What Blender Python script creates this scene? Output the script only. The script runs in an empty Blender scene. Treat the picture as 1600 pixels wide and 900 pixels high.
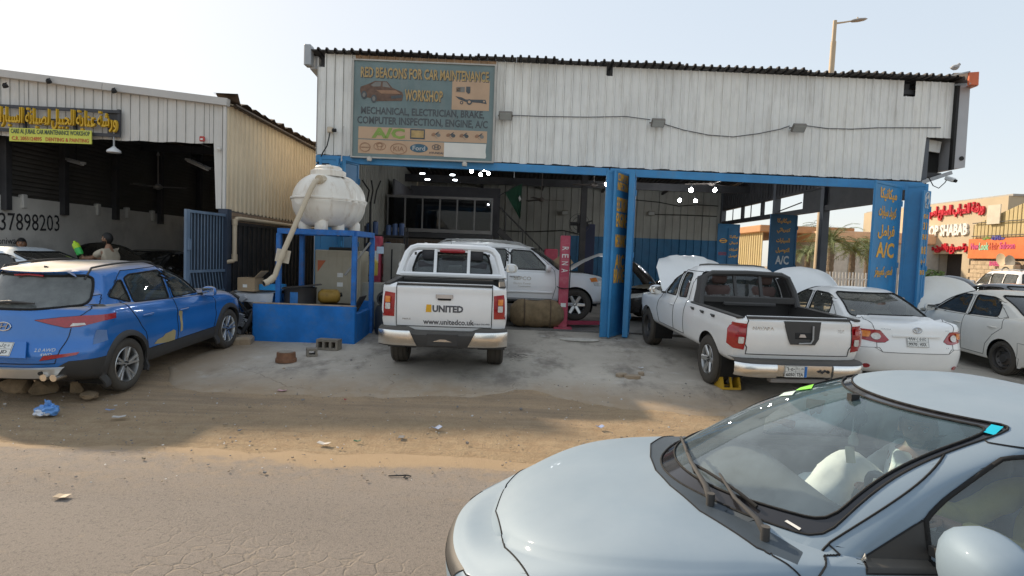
import bpy, bmesh, math, random
import numpy as np
from mathutils import Vector, Matrix, noise
R = math.radians
random.seed(7)
S = bpy.context.scene
C = S.collection

# ---------------------------------------------------------------- camera, sky, sun, exposure
CAM_POS = Vector((0.0, 0.0, 2.03))
F_PX, PITCH, ROLL = 930.0, R(3.08), R(2.1)
fwd = Vector((0, math.cos(PITCH), -math.sin(PITCH)))
rt0 = Vector((1, 0, 0)); up0 = rt0.cross(fwd)
rgt = rt0 * math.cos(ROLL) + up0 * math.sin(ROLL)
upv = rgt.cross(fwd)
cam = bpy.data.objects.new('camera', bpy.data.cameras.new('camera'))
C.objects.link(cam)
cam.data.sensor_width = 36.0
cam.data.lens = F_PX / 1600.0 * 36.0
cam.data.clip_start = 0.05
cam.data.clip_end = 3000
cam.matrix_world = Matrix(((rgt.x, upv.x, -fwd.x, CAM_POS.x), (rgt.y, upv.y, -fwd.y, CAM_POS.y), (rgt.z, upv.z, -fwd.z, CAM_POS.z), (0, 0, 0, 1)))
S.camera = cam
SUN_EL, SUN_DX, SUN_DY = R(31), -0.77, 0.638      # direction TO the sun in plan
w = bpy.data.worlds.new('World'); S.world = w; w.use_nodes = True
nt = w.node_tree
sky = nt.nodes.new('ShaderNodeTexSky'); sky.sky_type = 'NISHITA'; sky.sun_disc = False
sky.sun_elevation = SUN_EL
sky.sun_rotation = math.atan2(SUN_DX, SUN_DY)
sky.dust_density = 1.0; sky.air_density = 1.0; sky.ozone_density = 1.0
bg = nt.nodes['Background']; bg.inputs['Strength'].default_value = 0.13
gm = nt.nodes.new('ShaderNodeGamma'); gm.inputs['Gamma'].default_value = .2; nt.links.new(sky.outputs[0], gm.inputs['Color'])      # hazy air evens the sky out
hz = nt.nodes.new('ShaderNodeHueSaturation'); hz.inputs['Saturation'].default_value = 1.45; hz.inputs['Value'].default_value = 1.36; nt.links.new(gm.outputs[0], hz.inputs['Color'])
nt.links.new(hz.outputs[0], bg.inputs['Color'])
sl = bpy.data.lights.new('sun', 'SUN'); sl.energy = 1.45; sl.angle = R(2.5); sl.color = (1.0, 0.83, 0.62)
so = bpy.data.objects.new('sun', sl); C.objects.link(so)
sd = Vector((SUN_DX * math.cos(SUN_EL), SUN_DY * math.cos(SUN_EL), math.sin(SUN_EL))).normalized()
so.rotation_euler = (-sd).to_track_quat('-Z', 'Y').to_euler(); so.location = (-30, 30, 30)
S.view_settings.view_transform = 'Standard'; S.view_settings.look = 'None'
S.view_settings.exposure = 1.93; S.view_settings.gamma = 1.0
S.cycles.max_bounces = 6; S.cycles.diffuse_bounces = 4; S.cycles.transparent_max_bounces = 16
S.cycles.use_denoising = True

def ray(px, py):
    d = fwd + rgt * ((px - 800) / F_PX) + upv * ((450 - py) / F_PX)
    return d
def at(px, py, Y):                      # point of the place seen at a pixel of the photo, Y metres ahead
    d = ray(px, py); return CAM_POS + d * (Y / d.y)
def atz(px, py, z):
    d = ray(px, py); return CAM_POS + d * ((z - CAM_POS.z) / d.z)
def prj(p):
    v = Vector(p) - CAM_POS; k = v.dot(fwd); return (800 + F_PX * v.dot(rgt) / k, 450 - F_PX * v.dot(upv) / k)

# ---------------------------------------------------------------- helpers
def tag(o, label=None, cat=None, group=None, kind=None):
    if label: o['label'] = label
    if cat: o['category'] = cat
    if group: o['group'] = group
    if kind: o['kind'] = kind
    return o
def thing(name, label, cat, loc=(0, 0, 0), rz=0.0, group=None):
    o = bpy.data.objects.new(name, None); C.objects.link(o); o.empty_display_size = .2
    o.location = loc; o.rotation_euler = (0, 0, rz); return tag(o, label, cat, group)
def sub(name, parent, loc=(0, 0, 0), rot=(0, 0, 0)):
    o = bpy.data.objects.new(name, None); C.objects.link(o); o.parent = parent; o.location = loc; o.rotation_euler = rot; return o
def link(name, me, mats, parent=None, smooth=None):
    for m in (mats if isinstance(mats, (list, tuple)) else [mats]): me.materials.append(m)
    o = bpy.data.objects.new(name, me); C.objects.link(o)
    if parent is not None: o.parent = parent
    if smooth is not None:
        me.polygons.foreach_set('use_smooth', [True] * len(me.polygons)); me.set_sharp_from_angle(angle=R(smooth))
    return o
def copy_tree(o, parent=None):
    c = o.copy(); C.objects.link(c)
    if parent is not None: c.parent = parent
    for ch in o.children: copy_tree(ch, c)
    return c
class MB:
    def __init__(s): s.v = []; s.f = []; s.m = []
    def add(s, vs, fs, m=0):
        b = len(s.v); s.v += [tuple(p) for p in vs]; s.f += [tuple(i + b for i in f) for f in fs]; s.m += [m] * len(fs); return s
    def box(s, c, d, M=None, m=0, bev=0.0):
        x, y, z = d[0] / 2, d[1] / 2, d[2] / 2
        if bev > 0:
            b = min(bev, x * .9, y * .9, z * .9)
            bm = bmesh.new(); bmesh.ops.create_cube(bm, size=1)
            for v in bm.verts: v.co = Vector((v.co.x * 2 * x, v.co.y * 2 * y, v.co.z * 2 * z))
            bmesh.ops.bevel(bm, geom=bm.edges[:], offset=b, segments=1, affect='EDGES', profile=.5)
            P = [v.co.copy() for v in bm.verts]; bm.verts.index_update(); F = [[v.index for v in f.verts] for f in bm.faces]; bm.free()
        else:
            P = [Vector((a, b, e)) for a in (-x, x) for b in (-y, y) for e in (-z, z)]
            F = [(0, 1, 3, 2), (4, 6, 7, 5), (0, 4, 5, 1), (2, 3, 7, 6), (0, 2, 6, 4), (1, 5, 7, 3)]
        c = Vector(c)
        P = [(M @ p if M is not None else p) + c for p in P]
        return s.add(P, F, m)
    def bar(s, a, b, wd, ht, m=0, up=(0, 0, 1), bev=0):      # rectangular bar from a to b
        a, b = Vector(a), Vector(b); d = b - a; L = d.length; z = d / L
        u = Vector(up)
        if abs(u.dot(z)) > .98: u = Vector((0, 1, 0))
        x = u.cross(z).normalized(); y = z.cross(x)
        M = Matrix((x, y, z)).transposed()
        return s.box((a + b) / 2, (wd, ht, L), M, m, bev)
    def cyl(s, a, b, r, n=12, r2=None, cap=True, m=0):
        a, b = Vector(a), Vector(b); r2 = r if r2 is None else r2
        z = (b - a).normalized(); u = Vector((0, 0, 1)) if abs(z.z) < .95 else Vector((1, 0, 0))
        x = u.cross(z).normalized(); y = z.cross(x); P = []
        for c, q in ((a, r), (b, r2)):
            for i in range(n):
                t = 2 * math.pi * i / n; P.append(c + (x * math.cos(t) + y * math.sin(t)) * q)
        F = [(i, (i + 1) % n, n + (i + 1) % n, n + i) for i in range(n)]
        if cap: F += [tuple(range(n))[::-1], tuple(range(n, 2 * n))]
        return s.add(P, F, m)
    def tube(s, pts, r, n=8, m=0, cap=True, sq=None, closed=False):
        pts = [Vector(p) for p in pts]; k = len(pts); P = []; rr = r if hasattr(r, '__len__') else [r] * k
        x = None
        for i, p in enumerate(pts):
            a = pts[i - 1] if i > 0 else (pts[-1] if closed else p); b = pts[i + 1] if i < k - 1 else (pts[0] if closed else p)
            z = (b - a)
            if z.length < 1e-9: z = Vector((0, 0, 1))
            z.normalize()
            if x is None:
                u = Vector((0, 0, 1)) if abs(z.z) < .9 else Vector((1, 0, 0)); x = u.cross(z).normalized()
            else:
                x = x - z * x.dot(z)
                if x.length < 1e-6: x = z.orthogonal()
                x.normalize()
            y = z.cross(x)
            for j in range(n):
                t = 2 * math.pi * (j + .5) / n; P.append(p + (x * math.cos(t) + y * math.sin(t) * (sq or 1)) * rr[i])
        F = []
        for i in range(k if closed else k - 1):
            o1, o2 = i * n, ((i + 1) % k) * n
            for j in range(n): F.append((o1 + j, o1 + (j + 1) % n, o2 + (j + 1) % n, o2 + j))
        if cap and not closed: F += [tuple(range(n))[::-1], tuple(range((k - 1) * n, k * n))]
        return s.add(P, F, m)
    def lathe(s, prof, n=24, M=None, m=0, close=False, ms=None):     # profile of (r, z) spun about z
        P = []; k = len(prof)
        for r, z in prof:
            for i in range(n):
                t = 2 * math.pi * i / n; p = Vector((r * math.cos(t), r * math.sin(t), z)); P.append(M @ p if M is not None else p)
        b = len(s.v); s.v += [tuple(p) for p in P]
        for a in range(k if close else k - 1):
            c = (a + 1) % k
            for i in range(n):
                s.f.append((b + a * n + i, b + a * n + (i + 1) % n, b + c * n + (i + 1) % n, b + c * n + i)); s.m.append(ms[a] if ms else m)
        return s
    def prism(s, poly, d, M=None, m=0):                         # polygon (x, y) extruded 0..d in z
        n = len(poly); P = [Vector((p[0], p[1], 0)) for p in poly] + [Vector((p[0], p[1], d)) for p in poly]
        if M is not None: P = [M @ p for p in P]
        F = [tuple(range(n))[::-1], tuple(range(n, 2 * n))] + [(i, (i + 1) % n, n + (i + 1) % n, n + i) for i in range(n)]
        return s.add(P, F, m)
    def grid(s, rows, m=0, closed=False):
        h, wd = len(rows), len(rows[0]); P = [p for r in rows for p in r]; F = []
        for i in range(h - 1):
            for j in range(wd if closed else wd - 1):
                F.append((i * wd + j, i * wd + (j + 1) % wd, (i + 1) * wd + (j + 1) % wd, (i + 1) * wd + j))
        return s.add(P, F, m)
    def quad(s, a, b, c, d, m=0): return s.add([a, b, c, d], [(0, 1, 2, 3)], m)
    def build(s, name, mats, parent=None, smooth=None, fix=True):
        me = bpy.data.meshes.new(name); me.from_pydata(s.v, [], s.f)
        me.polygons.foreach_set('material_index', s.m)
        if fix:
            bm = bmesh.new(); bm.from_mesh(me); bmesh.ops.recalc_face_normals(bm, faces=bm.faces[:]); bm.to_mesh(me); bm.free()
        return link(name, me, mats, parent, smooth)

# ---------------------------------------------------------------- materials
def nod(nt, t, **kw):
    n = nt.nodes.new(t)
    for k, v in kw.items():
        if k in n.inputs: n.inputs[k].default_value = v
        else: setattr(n, k, v)
    return n
def rgba(c): return (c[0], c[1], c[2], 1)
_mats = {}
def pm(name, col, rough=.5, metal=0., var=.12, scale=3., bump=0., bscale=40., dust=0., dcol=(.42, .33, .22), spec=.5, stain=0., scol=(.2, .12, .06), sscale=1.5, streak=False, coat=0., emit=None, top=0.):
    if name in _mats: return _mats[name]
    m = bpy.data.materials.new(name); m.use_nodes = True; nt = m.node_tree; L = nt.links.new
    b = nt.nodes['Principled BSDF']; b.inputs['Roughness'].default_value = rough; b.inputs['Metallic'].default_value = metal
    b.inputs['Specular IOR Level'].default_value = spec; b.inputs['Coat Weight'].default_value = coat; b.inputs['Coat Roughness'].default_value = .06
    tc = nod(nt, 'ShaderNodeTexCoord'); co = tc.outputs['Object']
    n1 = nod(nt, 'ShaderNodeTexNoise', Scale=scale, Detail=6., Roughness=.6); L(co, n1.inputs['Vector'])
    mr = nod(nt, 'ShaderNodeMapRange'); mr.inputs['From Min'].default_value = .3; mr.inputs['From Max'].default_value = .7
    mr.inputs['To Min'].default_value = 1 - var; mr.inputs['To Max'].default_value = 1 + var; L(n1.outputs['Fac'], mr.inputs['Value'])
    hs = nod(nt, 'ShaderNodeVectorMath', operation='SCALE'); hs.inputs[0].default_value = col; L(mr.outputs[0], hs.inputs['Scale'])
    out = hs.outputs[0]
    if stain > 0:
        n2 = nod(nt, 'ShaderNodeTexNoise', Scale=sscale, Detail=8., Roughness=.7)
        if streak:
            mp = nod(nt, 'ShaderNodeMapping'); mp.inputs['Scale'].default_value = (3, 3, .35); L(co, mp.inputs['Vector']); L(mp.outputs[0], n2.inputs['Vector'])
        else: L(co, n2.inputs['Vector'])
        r2 = nod(nt, 'ShaderNodeMapRange'); r2.inputs['From Min'].default_value = .52; r2.inputs['From Max'].default_value = .75
        r2.inputs['To Max'].default_value = stain; L(n2.outputs['Fac'], r2.inputs['Value'])
        mx = nod(nt, 'ShaderNodeMix', data_type='RGBA'); L(r2.outputs[0], mx.inputs[0]); L(out, mx.inputs[6]); mx.inputs[7].default_value = rgba(scol); out = mx.outputs[2]
    if dust > 0 or top > 0:
        g = nod(nt, 'ShaderNodeNewGeometry'); sx = nod(nt, 'ShaderNodeSeparateXYZ'); L(g.outputs['Normal'], sx.inputs[0])
        r3 = nod(nt, 'ShaderNodeMapRange'); r3.inputs['From Min'].default_value = .55; r3.inputs['From Max'].default_value = .95
        r3.inputs['To Min'].default_value = dust; r3.inputs['To Max'].default_value = max(dust, top); L(sx.outputs['Z'], r3.inputs['Value'])
        n3 = nod(nt, 'ShaderNodeTexNoise', Scale=1.7, Detail=9., Roughness=.65); L(co, n3.inputs['Vector'])
        r4 = nod(nt, 'ShaderNodeMapRange'); r4.inputs['From Min'].default_value = .25; r4.inputs['From Max'].default_value = .65; r4.inputs['To Min'].default_value = .45; L(n3.outputs['Fac'], r4.inputs['Value'])
        ml = nod(nt, 'ShaderNodeMath', operation='MULTIPLY'); L(r3.outputs[0], ml.inputs[0]); L(r4.outputs[0], ml.inputs[1])
        mx = nod(nt, 'ShaderNodeMix', data_type='RGBA'); L(ml.outputs[0], mx.inputs[0]); L(out, mx.inputs[6]); mx.inputs[7].default_value = rgba(dcol); out = mx.outputs[2]
        ra = nod(nt, 'ShaderNodeMapRange'); ra.inputs['To Min'].default_value = rough; ra.inputs['To Max'].default_value = .85; L(ml.outputs[0], ra.inputs['Value']); L(ra.outputs[0], b.inputs['Roughness'])
        if coat: 
            rc = nod(nt, 'ShaderNodeMapRange'); rc.inputs['To Min'].default_value = coat; rc.inputs['To Max'].default_value = 0.; L(ml.outputs[0], rc.inputs['Value']); L(rc.outputs[0], b.inputs['Coat Weight'])
    L(out, b.inputs['Base Color'])
    if bump > 0:
        n4 = nod(nt, 'ShaderNodeTexNoise', Scale=bscale, Detail=5.); L(co, n4.inputs['Vector'])
        bp = nod(nt, 'ShaderNodeBump', Strength=bump, Distance=.02); L(n4.outputs['Fac'], bp.inputs['Height']); L(bp.outputs[0], b.inputs['Normal'])
    if emit:
        b.inputs['Emission Color'].default_value = rgba(emit[0]); b.inputs['Emission Strength'].default_value = emit[1]
    _mats[name] = m; return m
def glassm(name, tint=(.6, .7, .68), refl=1.0, rough=.02, dirt=0., dcol=(.5, .47, .4)):  # dirt: diffuse coat; on GLASSF and GLASSR it paints reflected sky
    if name in _mats: return _mats[name]
    m = bpy.data.materials.new(name); m.use_nodes = True; nt = m.node_tree; L = nt.links.new
    for n in list(nt.nodes): nt.nodes.remove(n)
    o = nod(nt, 'ShaderNodeOutputMaterial'); t = nod(nt, 'ShaderNodeBsdfTransparent'); t.inputs[0].default_value = rgba(tint)
    g = nod(nt, 'ShaderNodeBsdfGlossy'); g.inputs['Roughness'].default_value = rough; g.inputs[0].default_value = (refl, refl, refl, 1)
    fr = nod(nt, 'ShaderNodeFresnel', IOR=1.6); mx = nod(nt, 'ShaderNodeMixShader')
    L(fr.outputs[0], mx.inputs[0]); L(t.outputs[0], mx.inputs[1]); L(g.outputs[0], mx.inputs[2]); out = mx.outputs[0]
    if dirt > 0:
        tc = nod(nt, 'ShaderNodeTexCoord'); n = nod(nt, 'ShaderNodeTexNoise', Scale=4., Detail=8., Roughness=.7); L(tc.outputs['Object'], n.inputs[0])
        r = nod(nt, 'ShaderNodeMapRange'); r.inputs['From Min'].default_value = .3; r.inputs['From Max'].default_value = .75; r.inputs['To Min'].default_value = dirt * .5; r.inputs['To Max'].default_value = dirt * 1.3
        L(n.outputs['Fac'], r.inputs['Value']); d = nod(nt, 'ShaderNodeBsdfDiffuse'); d.inputs[0].default_value = rgba(dcol)
        m2 = nod(nt, 'ShaderNodeMixShader'); L(r.outputs[0], m2.inputs[0]); L(out, m2.inputs[1]); L(d.outputs[0], m2.inputs[2]); out = m2.outputs[0]
    L(out, o.inputs[0]); _mats[name] = m; return m

# ---------------------------------------------------------------- lettering
_AR = {'ا': 'FE8D', 'أ': 'FE83', 'ب': 'FE8F', 'ة': 'FE93', 'ت': 'FE95', 'ث': 'FE99', 'ج': 'FE9D', 'ح': 'FEA1', 'خ': 'FEA5', 'د': 'FEA9', 'ذ': 'FEAB', 'ر': 'FEAD', 'ز': 'FEAF',
       'س': 'FEB1', 'ش': 'FEB5', 'ص': 'FEB9', 'ض': 'FEBD', 'ط': 'FEC1', 'ظ': 'FEC5', 'ع': 'FEC9', 'غ': 'FECD', 'ف': 'FED1', 'ق': 'FED5', 'ك': 'FED9', 'ل': 'FEDD', 'م': 'FEE1',
       'ن': 'FEE5', 'ه': 'FEE9', 'و': 'FEED', 'ى': 'FEEF', 'ي': 'FEF1', 'ئ': 'FE89'}
_RJ = set('اأدذرزوةى')
def arabic(s):
    out = []
    for wd in s.split(' '):
        g = []
        for i, c in enumerate(wd):
            if c not in _AR: g.append(c); continue
            b = int(_AR[c], 16)
            pj = i > 0 and wd[i - 1] in _AR and wd[i - 1] not in _RJ
            nj = i < len(wd) - 1 and wd[i + 1] in _AR and c not in _RJ
            g.append(chr(b + (3 if pj and nj else 1 if pj else 2 if nj else 0)))
        out.append(''.join(reversed(g)))
    return ' '.join(reversed(out))
def text_mesh(s, width, height, depth=.003, bold=0., ar=False, ink=True):
    cu = bpy.data.curves.new('lettering', 'FONT'); cu.body = arabic(s) if ar else s; cu.extrude = depth / 2; cu.offset = bold; cu.resolution_u = 2; cu.size = 1; cu.fill_mode = 'FRONT' if depth < .006 else 'BOTH'
    o = bpy.data.objects.new('lettering', cu); C.objects.link(o); dg = bpy.context.evaluated_depsgraph_get(); dg.update()
    me = bpy.data.meshes.new_from_object(o.evaluated_get(dg)); bpy.data.objects.remove(o); bpy.data.curves.remove(cu)
    n = len(me.vertices); a = np.zeros(n * 3); me.vertices.foreach_get('co', a); a = a.reshape(-1, 3)
    if n:
        lo, hi = a.min(0), a.max(0); a[:, 0] = (a[:, 0] - (lo[0] + hi[0]) / 2) * (width / max(1e-6, hi[0] - lo[0])); a[:, 1] = (a[:, 1] - (lo[1] + hi[1]) / 2) * (height / max(1e-6, hi[1] - lo[1]))
        me.vertices.foreach_set('co', a.ravel())
    me.materials.clear(); return me
def frame(o, x, y):                        # matrix with x right, y up on a surface, z out of it
    x = Vector(x).normalized(); y = Vector(y); z = x.cross(y).normalized(); y = z.cross(x)
    return Matrix(((x.x, y.x, z.x, o[0]), (x.y, y.y, z.y, o[1]), (x.z, y.z, z.z, o[2]), (0, 0, 0, 1)))
def lettering(s, width, height, M, mat, parent, name='lettering', depth=.003, bold=0., ar=False):
    o = link(name, text_mesh(s, width, height, depth, bold, ar), mat, parent)
    o.matrix_local = M; return o
def strip(name, M, w_, h_, d_, mat, parent, bev=0.):
    o = MB().box((0, 0, 0), (w_, h_, d_), bev=bev).build(name, mat, parent); o.matrix_local = M; return o
# ---------------------------------------------------------------- vehicle bodies: a stack of plan outlines, split into panels
def tab(t, x):                              # smooth table lookup (monotone cubic)
    t = np.asarray(t, float); X, Y = t[:, 0], t[:, 1]; x = np.asarray(x, float)
    if len(X) == 1: return np.full_like(x, Y[0])
    h = np.diff(X); d = np.diff(Y) / h; m = np.zeros(len(X)); m[0], m[-1] = d[0], d[-1]
    for i in range(1, len(X) - 1):
        m[i] = 0 if d[i - 1] * d[i] <= 0 else 2 * d[i - 1] * d[i] / (d[i - 1] + d[i])
    x = np.clip(x, X[0], X[-1]); k = np.clip(np.searchsorted(X, x, 'right') - 1, 0, len(X) - 2)
    u = (x - X[k]) / h[k]; u2, u3 = u * u, u * u * u
    return (2 * u3 - 3 * u2 + 1) * Y[k] + (u3 - 2 * u2 + u) * h[k] * m[k] + (3 * u2 - 2 * u3) * Y[k + 1] + (u3 - u2) * h[k] * m[k + 1]
def resamp(P, n):
    P = np.asarray(P); s = np.r_[0, np.cumsum(np.hypot(*np.diff(P, axis=0).T))]; q = np.linspace(0, s[-1], n + 1)
    return np.c_[np.interp(q, s, P[:, 0]), np.interp(q, s, P[:, 1])]
def endcurve(x0, w, bow, cr, n):            # centre -> corner, x grows away from the end
    th = np.linspace(0, np.pi / 2, 200); y = w * np.sin(th) ** (2 / n); x = cr * (1 - np.cos(th) ** (2 / n))
    return np.c_[x0 + bow * (y / w) ** 2 + x, y]
def ring(sp, r):
    nr, nd, nc, nh, nf = sp['n']
    wr, wf = r.get('wr', r.get('w')), r.get('wf', r.get('w'))
    A = endcurve(r['xr'], wr, r.get('br', .05), r.get('cr', .25), r.get('er', 3.0))
    B = endcurve(0, wf, r.get('bf', .12), r.get('cf', .35), r.get('ef', 2.6)); B[:, 0] = r['xf'] - B[:, 0]
    xa, xb = A[-1, 0], B[-1, 0]
    def side(xs):
        t = (xs - xa) / (xb - xa); return wr + (wf - wr) * t + r.get('bulge', 0) * 4 * t * (1 - t)
    if r['t'] == 'L':
        xd, xh = max(sp['xd'], xa + .01), min(sp['xh'], xb - .01)
        rear = resamp(A, nr); x1 = np.linspace(xa, xd, nd + 1)[1:]; x2 = np.linspace(xd, xh, nc + 1)[1:]; x3 = np.linspace(xh, xb, nh + 1)[1:]; fr = resamp(B[::-1], nf)[1:]
    else:
        rear = resamp(A, nr + nd); x1 = np.zeros(0); x2 = np.linspace(xa, xb, nc + 1)[1:]; x3 = np.zeros(0); fr = resamp(B[::-1], nh + nf)[1:]
    xs = np.r_[x1, x2, x3]; P = np.r_[rear, np.c_[xs, side(xs)], fr]
    z = tab(r['z'], P[:, 0]) if hasattr(r['z'], '__len__') else np.full(len(P), r['z'])
    if 'zc' in r: z = z - r['zc'] * (P[:, 1] / max(wr, wf)) ** 2
    return np.c_[P, z]
def inpoly(px, py, poly):
    c = np.zeros(px.shape, bool); n = len(poly)
    for i in range(n):
        x1, y1 = poly[i]; x2, y2 = poly[(i + 1) % n]
        if y1 == y2: continue
        k = (y1 > py) != (y2 > py); c ^= k & (px < (x2 - x1) * (py - y1) / (y2 - y1) + x1)
    return c
def nearest_on(poly, p):
    best = None
    for i in range(len(poly)):
        a = np.array(poly[i]); b = np.array(poly[(i + 1) % len(poly)]); d = b - a; t = np.clip(np.dot(p - a, d) / max(1e-12, np.dot(d, d)), 0, 1); q = a + t * d; e = np.hypot(*(p - q))
        if best is None or e < best[0]: best = (e, q)
    return best
def roundpoly(P, r=.05, n=4):
    out = []; k = len(P)
    for i in range(k):
        a, b, c = (np.array(P[j % k], float) for j in (i - 1, i, i + 1)); u = a - b; v = c - b; lu, lv = np.hypot(*u), np.hypot(*v)
        q = min(r, lu * .45, lv * .45); s, e = b + u / lu * q, b + v / lv * q
        for t in np.linspace(0, 1, n + 1): out.append(tuple((1 - t) ** 2 * s + 2 * t * (1 - t) * b + t * t * e))
    return out
def circ(cx, cz, r, n=40): return [(cx + r * math.cos(2 * math.pi * i / n), cz + r * math.sin(2 * math.pi * i / n)) for i in range(n)]
AX = {'side': (0, 2, 1), 'rear': (1, 2, 0), 'front': (1, 2, 0), 'top': (0, 1, 2)}
def vehicle(sp, root):
    """body from sp['rings'] (bottom to top), then sp['regions'] cut out of it one by one; returns dict name -> [objects]"""
    K = [ring(sp, r) for r in sp['rings']]; nl = len(K); Z = []; K = np.array(K)
    for i in range(nl - 1):
        p0 = K[i - 1] if i > 0 and not sp['rings'][i].get('sharp') else 2 * K[i] - K[i + 1]
        p3 = K[i + 2] if i < nl - 2 and not sp['rings'][i + 1].get('sharp') else 2 * K[i + 1] - K[i]
        d0 = np.linalg.norm(K[i] - p0, axis=1) ** .5 + 1e-4; d1 = np.linalg.norm(K[i + 1] - K[i], axis=1) ** .5 + 1e-4; d2 = np.linalg.norm(p3 - K[i + 1], axis=1) ** .5 + 1e-4
        m1 = ((K[i] - p0) / d0[:, None] - (K[i + 1] - p0) / (d0 + d1)[:, None] + (K[i + 1] - K[i]) / d1[:, None]) * d1[:, None]
        m2 = ((K[i + 1] - K[i]) / d1[:, None] - (p3 - K[i]) / (d1 + d2)[:, None] + (p3 - K[i + 1]) / d2[:, None]) * d1[:, None]
        m = sp['rings'][i].get('m', 4); pw = sp['rings'][i].get('p')
        for j in range(m):
            u = j / m; a = K[i] * (2 * u ** 3 - 3 * u ** 2 + 1) + m1 * (u ** 3 - 2 * u ** 2 + u) + K[i + 1] * (3 * u ** 2 - 2 * u ** 3) + m2 * (u ** 3 - u ** 2)
            if sp['rings'][i].get('lin'): a = K[i] * (1 - u) + K[i + 1] * u
            if pw: a[:, 2] = K[i][:, 2] + (K[i + 1][:, 2] - K[i][:, 2]) * u ** pw
            if 'hood' in sp['rings'][i]:         # crown of bonnet and boot lid
                t, hb = sp['rings'][i]['hood']; q = u if not pw else u
                wgt = np.clip(np.linalg.norm(K[i + 1][:, :2] - K[i][:, :2], axis=1) - .12, 0, 1); a[:, 2] += hb * 4 * q * (1 - q) * np.minimum(1, wgt * 2)
            Z.append(a)
    Z.append(K[-1]); Z = np.array(Z)
    if 'warp' in sp: Z = sp['warp'](Z.reshape(-1, 3)).reshape(Z.shape)
    nL, nS = Z.shape[:2]
    V = np.r_[Z.reshape(-1, 3), Z.reshape(-1, 3) * (1, -1, 1)]; off = nL * nS
    a, b = np.meshgrid(np.arange(nL - 1), np.arange(nS - 1), indexing='ij'); q = (a * nS + b).ravel()
    F1 = np.c_[q, q + nS, q + nS + 1, q + 1]; F2 = F1[:, ::-1] + off
    F = np.r_[F1, F2]
    # weld the centre line
    ctr = np.abs(V[:off, 1]) < 1e-5; mp = np.arange(len(V)); mp[off:][ctr] = np.arange(off)[ctr]; F = mp[F]
    # drop degenerate
    def nrm(F): 
        return np.cross(V[F[:, 2]] - V[F[:, 0]], V[F[:, 3]] - V[F[:, 1]])
    Nn = nrm(F); ok = np.linalg.norm(Nn, axis=1) > 1e-9; F = F[ok]
    lab = np.zeros(len(F), int); names = [None]
    VN = np.zeros_like(V); 
    def vnormals():
        VN[:] = 0; N = nrm(F)
        for k in range(4): np.add.at(VN, F[:, k], N)
        VN[:] /= np.linalg.norm(VN, axis=1)[:, None] + 1e-12
    vnormals()
    moved = np.zeros(len(V), bool)
    for rg in sp['regions']:
        ax = AX[rg['view']]
        for sgn in ((1, -1) if (rg['view'] == 'side' or rg.get('sym')) and not rg.get('one') else (rg.get('one') or 1,)):
            poly = [(p[0], p[1]) for p in rg['poly']]
            if rg['view'] in ('rear', 'front') and sgn < 0: poly = [(-p[0], p[1]) for p in poly][::-1]
            if rg['view'] == 'top' and sgn < 0: poly = [(p[0], -p[1]) for p in poly][::-1]
            cen = V[F].mean(1); N = nrm(F); N /= np.linalg.norm(N, axis=1)[:, None] + 1e-12
            mn = rg.get('nmin', .3)
            if rg['view'] == 'side': k = (N[:, 1] * sgn > mn) & (cen[:, 1] * sgn > rg.get('ymin', .3))
            elif rg['view'] == 'rear': k = N[:, 0] < -mn
            elif rg['view'] == 'front': k = N[:, 0] > mn
            else: k = N[:, 2] > mn
            if 'x' in rg: k &= (cen[:, 0] > rg['x'][0]) & (cen[:, 0] < rg['x'][1])
            if 'z' in rg: k &= (cen[:, 2] > rg['z'][0]) & (cen[:, 2] < rg['z'][1])
            if 'on' in rg: k &= np.isin(lab, [i for i, nm in enumerate(names) if nm and nm[0] in rg['on']] + ([0] if 'body' in rg['on'] else []))
            ins = k & inpoly(cen[:, ax[0]], cen[:, ax[1]], poly)
            if not ins.any(): continue
            iv = np.zeros(len(V), bool); ov = np.zeros(len(V), bool); iv[F[ins].ravel()] = True; ov[F[~ins].ravel()] = True
            bd = np.where(iv & ov)[0]; taken = {}
            lim = rg.get('snap', .05)
            for cnr in poly if len(poly) < 30 else []:
                d = np.hypot(V[bd][:, ax[0]] - cnr[0], V[bd][:, ax[1]] - cnr[1]); j = d.argmin()
                if d[j] < lim and bd[j] not in taken: taken[bd[j]] = np.array(cnr)
            for v in bd:
                if moved[v]: continue
                p = V[v, [ax[0], ax[1]]]
                if v in taken: e, qn = 0, taken[v]
                else: e, qn = nearest_on(poly, p)
                if e > lim: continue
                dl = qn - p; n_ = VN[v]
                if abs(V[v, 1]) < 1e-6 and ax[0] == 1: dl[0] = 0
                if rg.get('steep') and abs(n_[ax[2]]) < .28: continue
                if abs(n_[ax[2]]) > .15:
                    dd = -(n_[ax[0]] * dl[0] + n_[ax[1]] * dl[1]) / n_[ax[2]]
                    dd = max(-.05, min(.05, dd))
                else: dd = 0
                V[v, ax[0]] += dl[0]; V[v, ax[1]] += dl[1]; V[v, ax[2]] += dd
            if rg.get('lock'): moved[bd] = True
            names.append((rg['name'], rg, sgn)); lab[ins] = len(names) - 1
    vnormals()
    out = {}
    def mk(sel, name, mat, offs=0., thick=0., smooth=35):
        f = F[sel]; u, inv = np.unique(f.ravel(), return_inverse=True); P = V[u] + VN[u] * offs; f = inv.reshape(-1, 4)
        if thick:
            n = len(P); E = {}
            for q in f:
                for i in range(4): 
                    e = (q[i], q[(i + 1) % 4]); E[e] = 1
            rim = [e for e in E if (e[1], e[0]) not in E and e[0] != e[1]]
            faces = f.tolist() + [[e[1], e[0], e[0] + n, e[1] + n] for e in rim]; P = np.r_[P, V[u] + VN[u] * (offs - thick)]
        else: faces = f.tolist()
        faces = [list(dict.fromkeys(q)) for q in faces]; faces = [q for q in faces if len(q) > 2]
        me = bpy.data.meshes.new(name); me.from_pydata(P.tolist(), [], faces)
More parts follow.
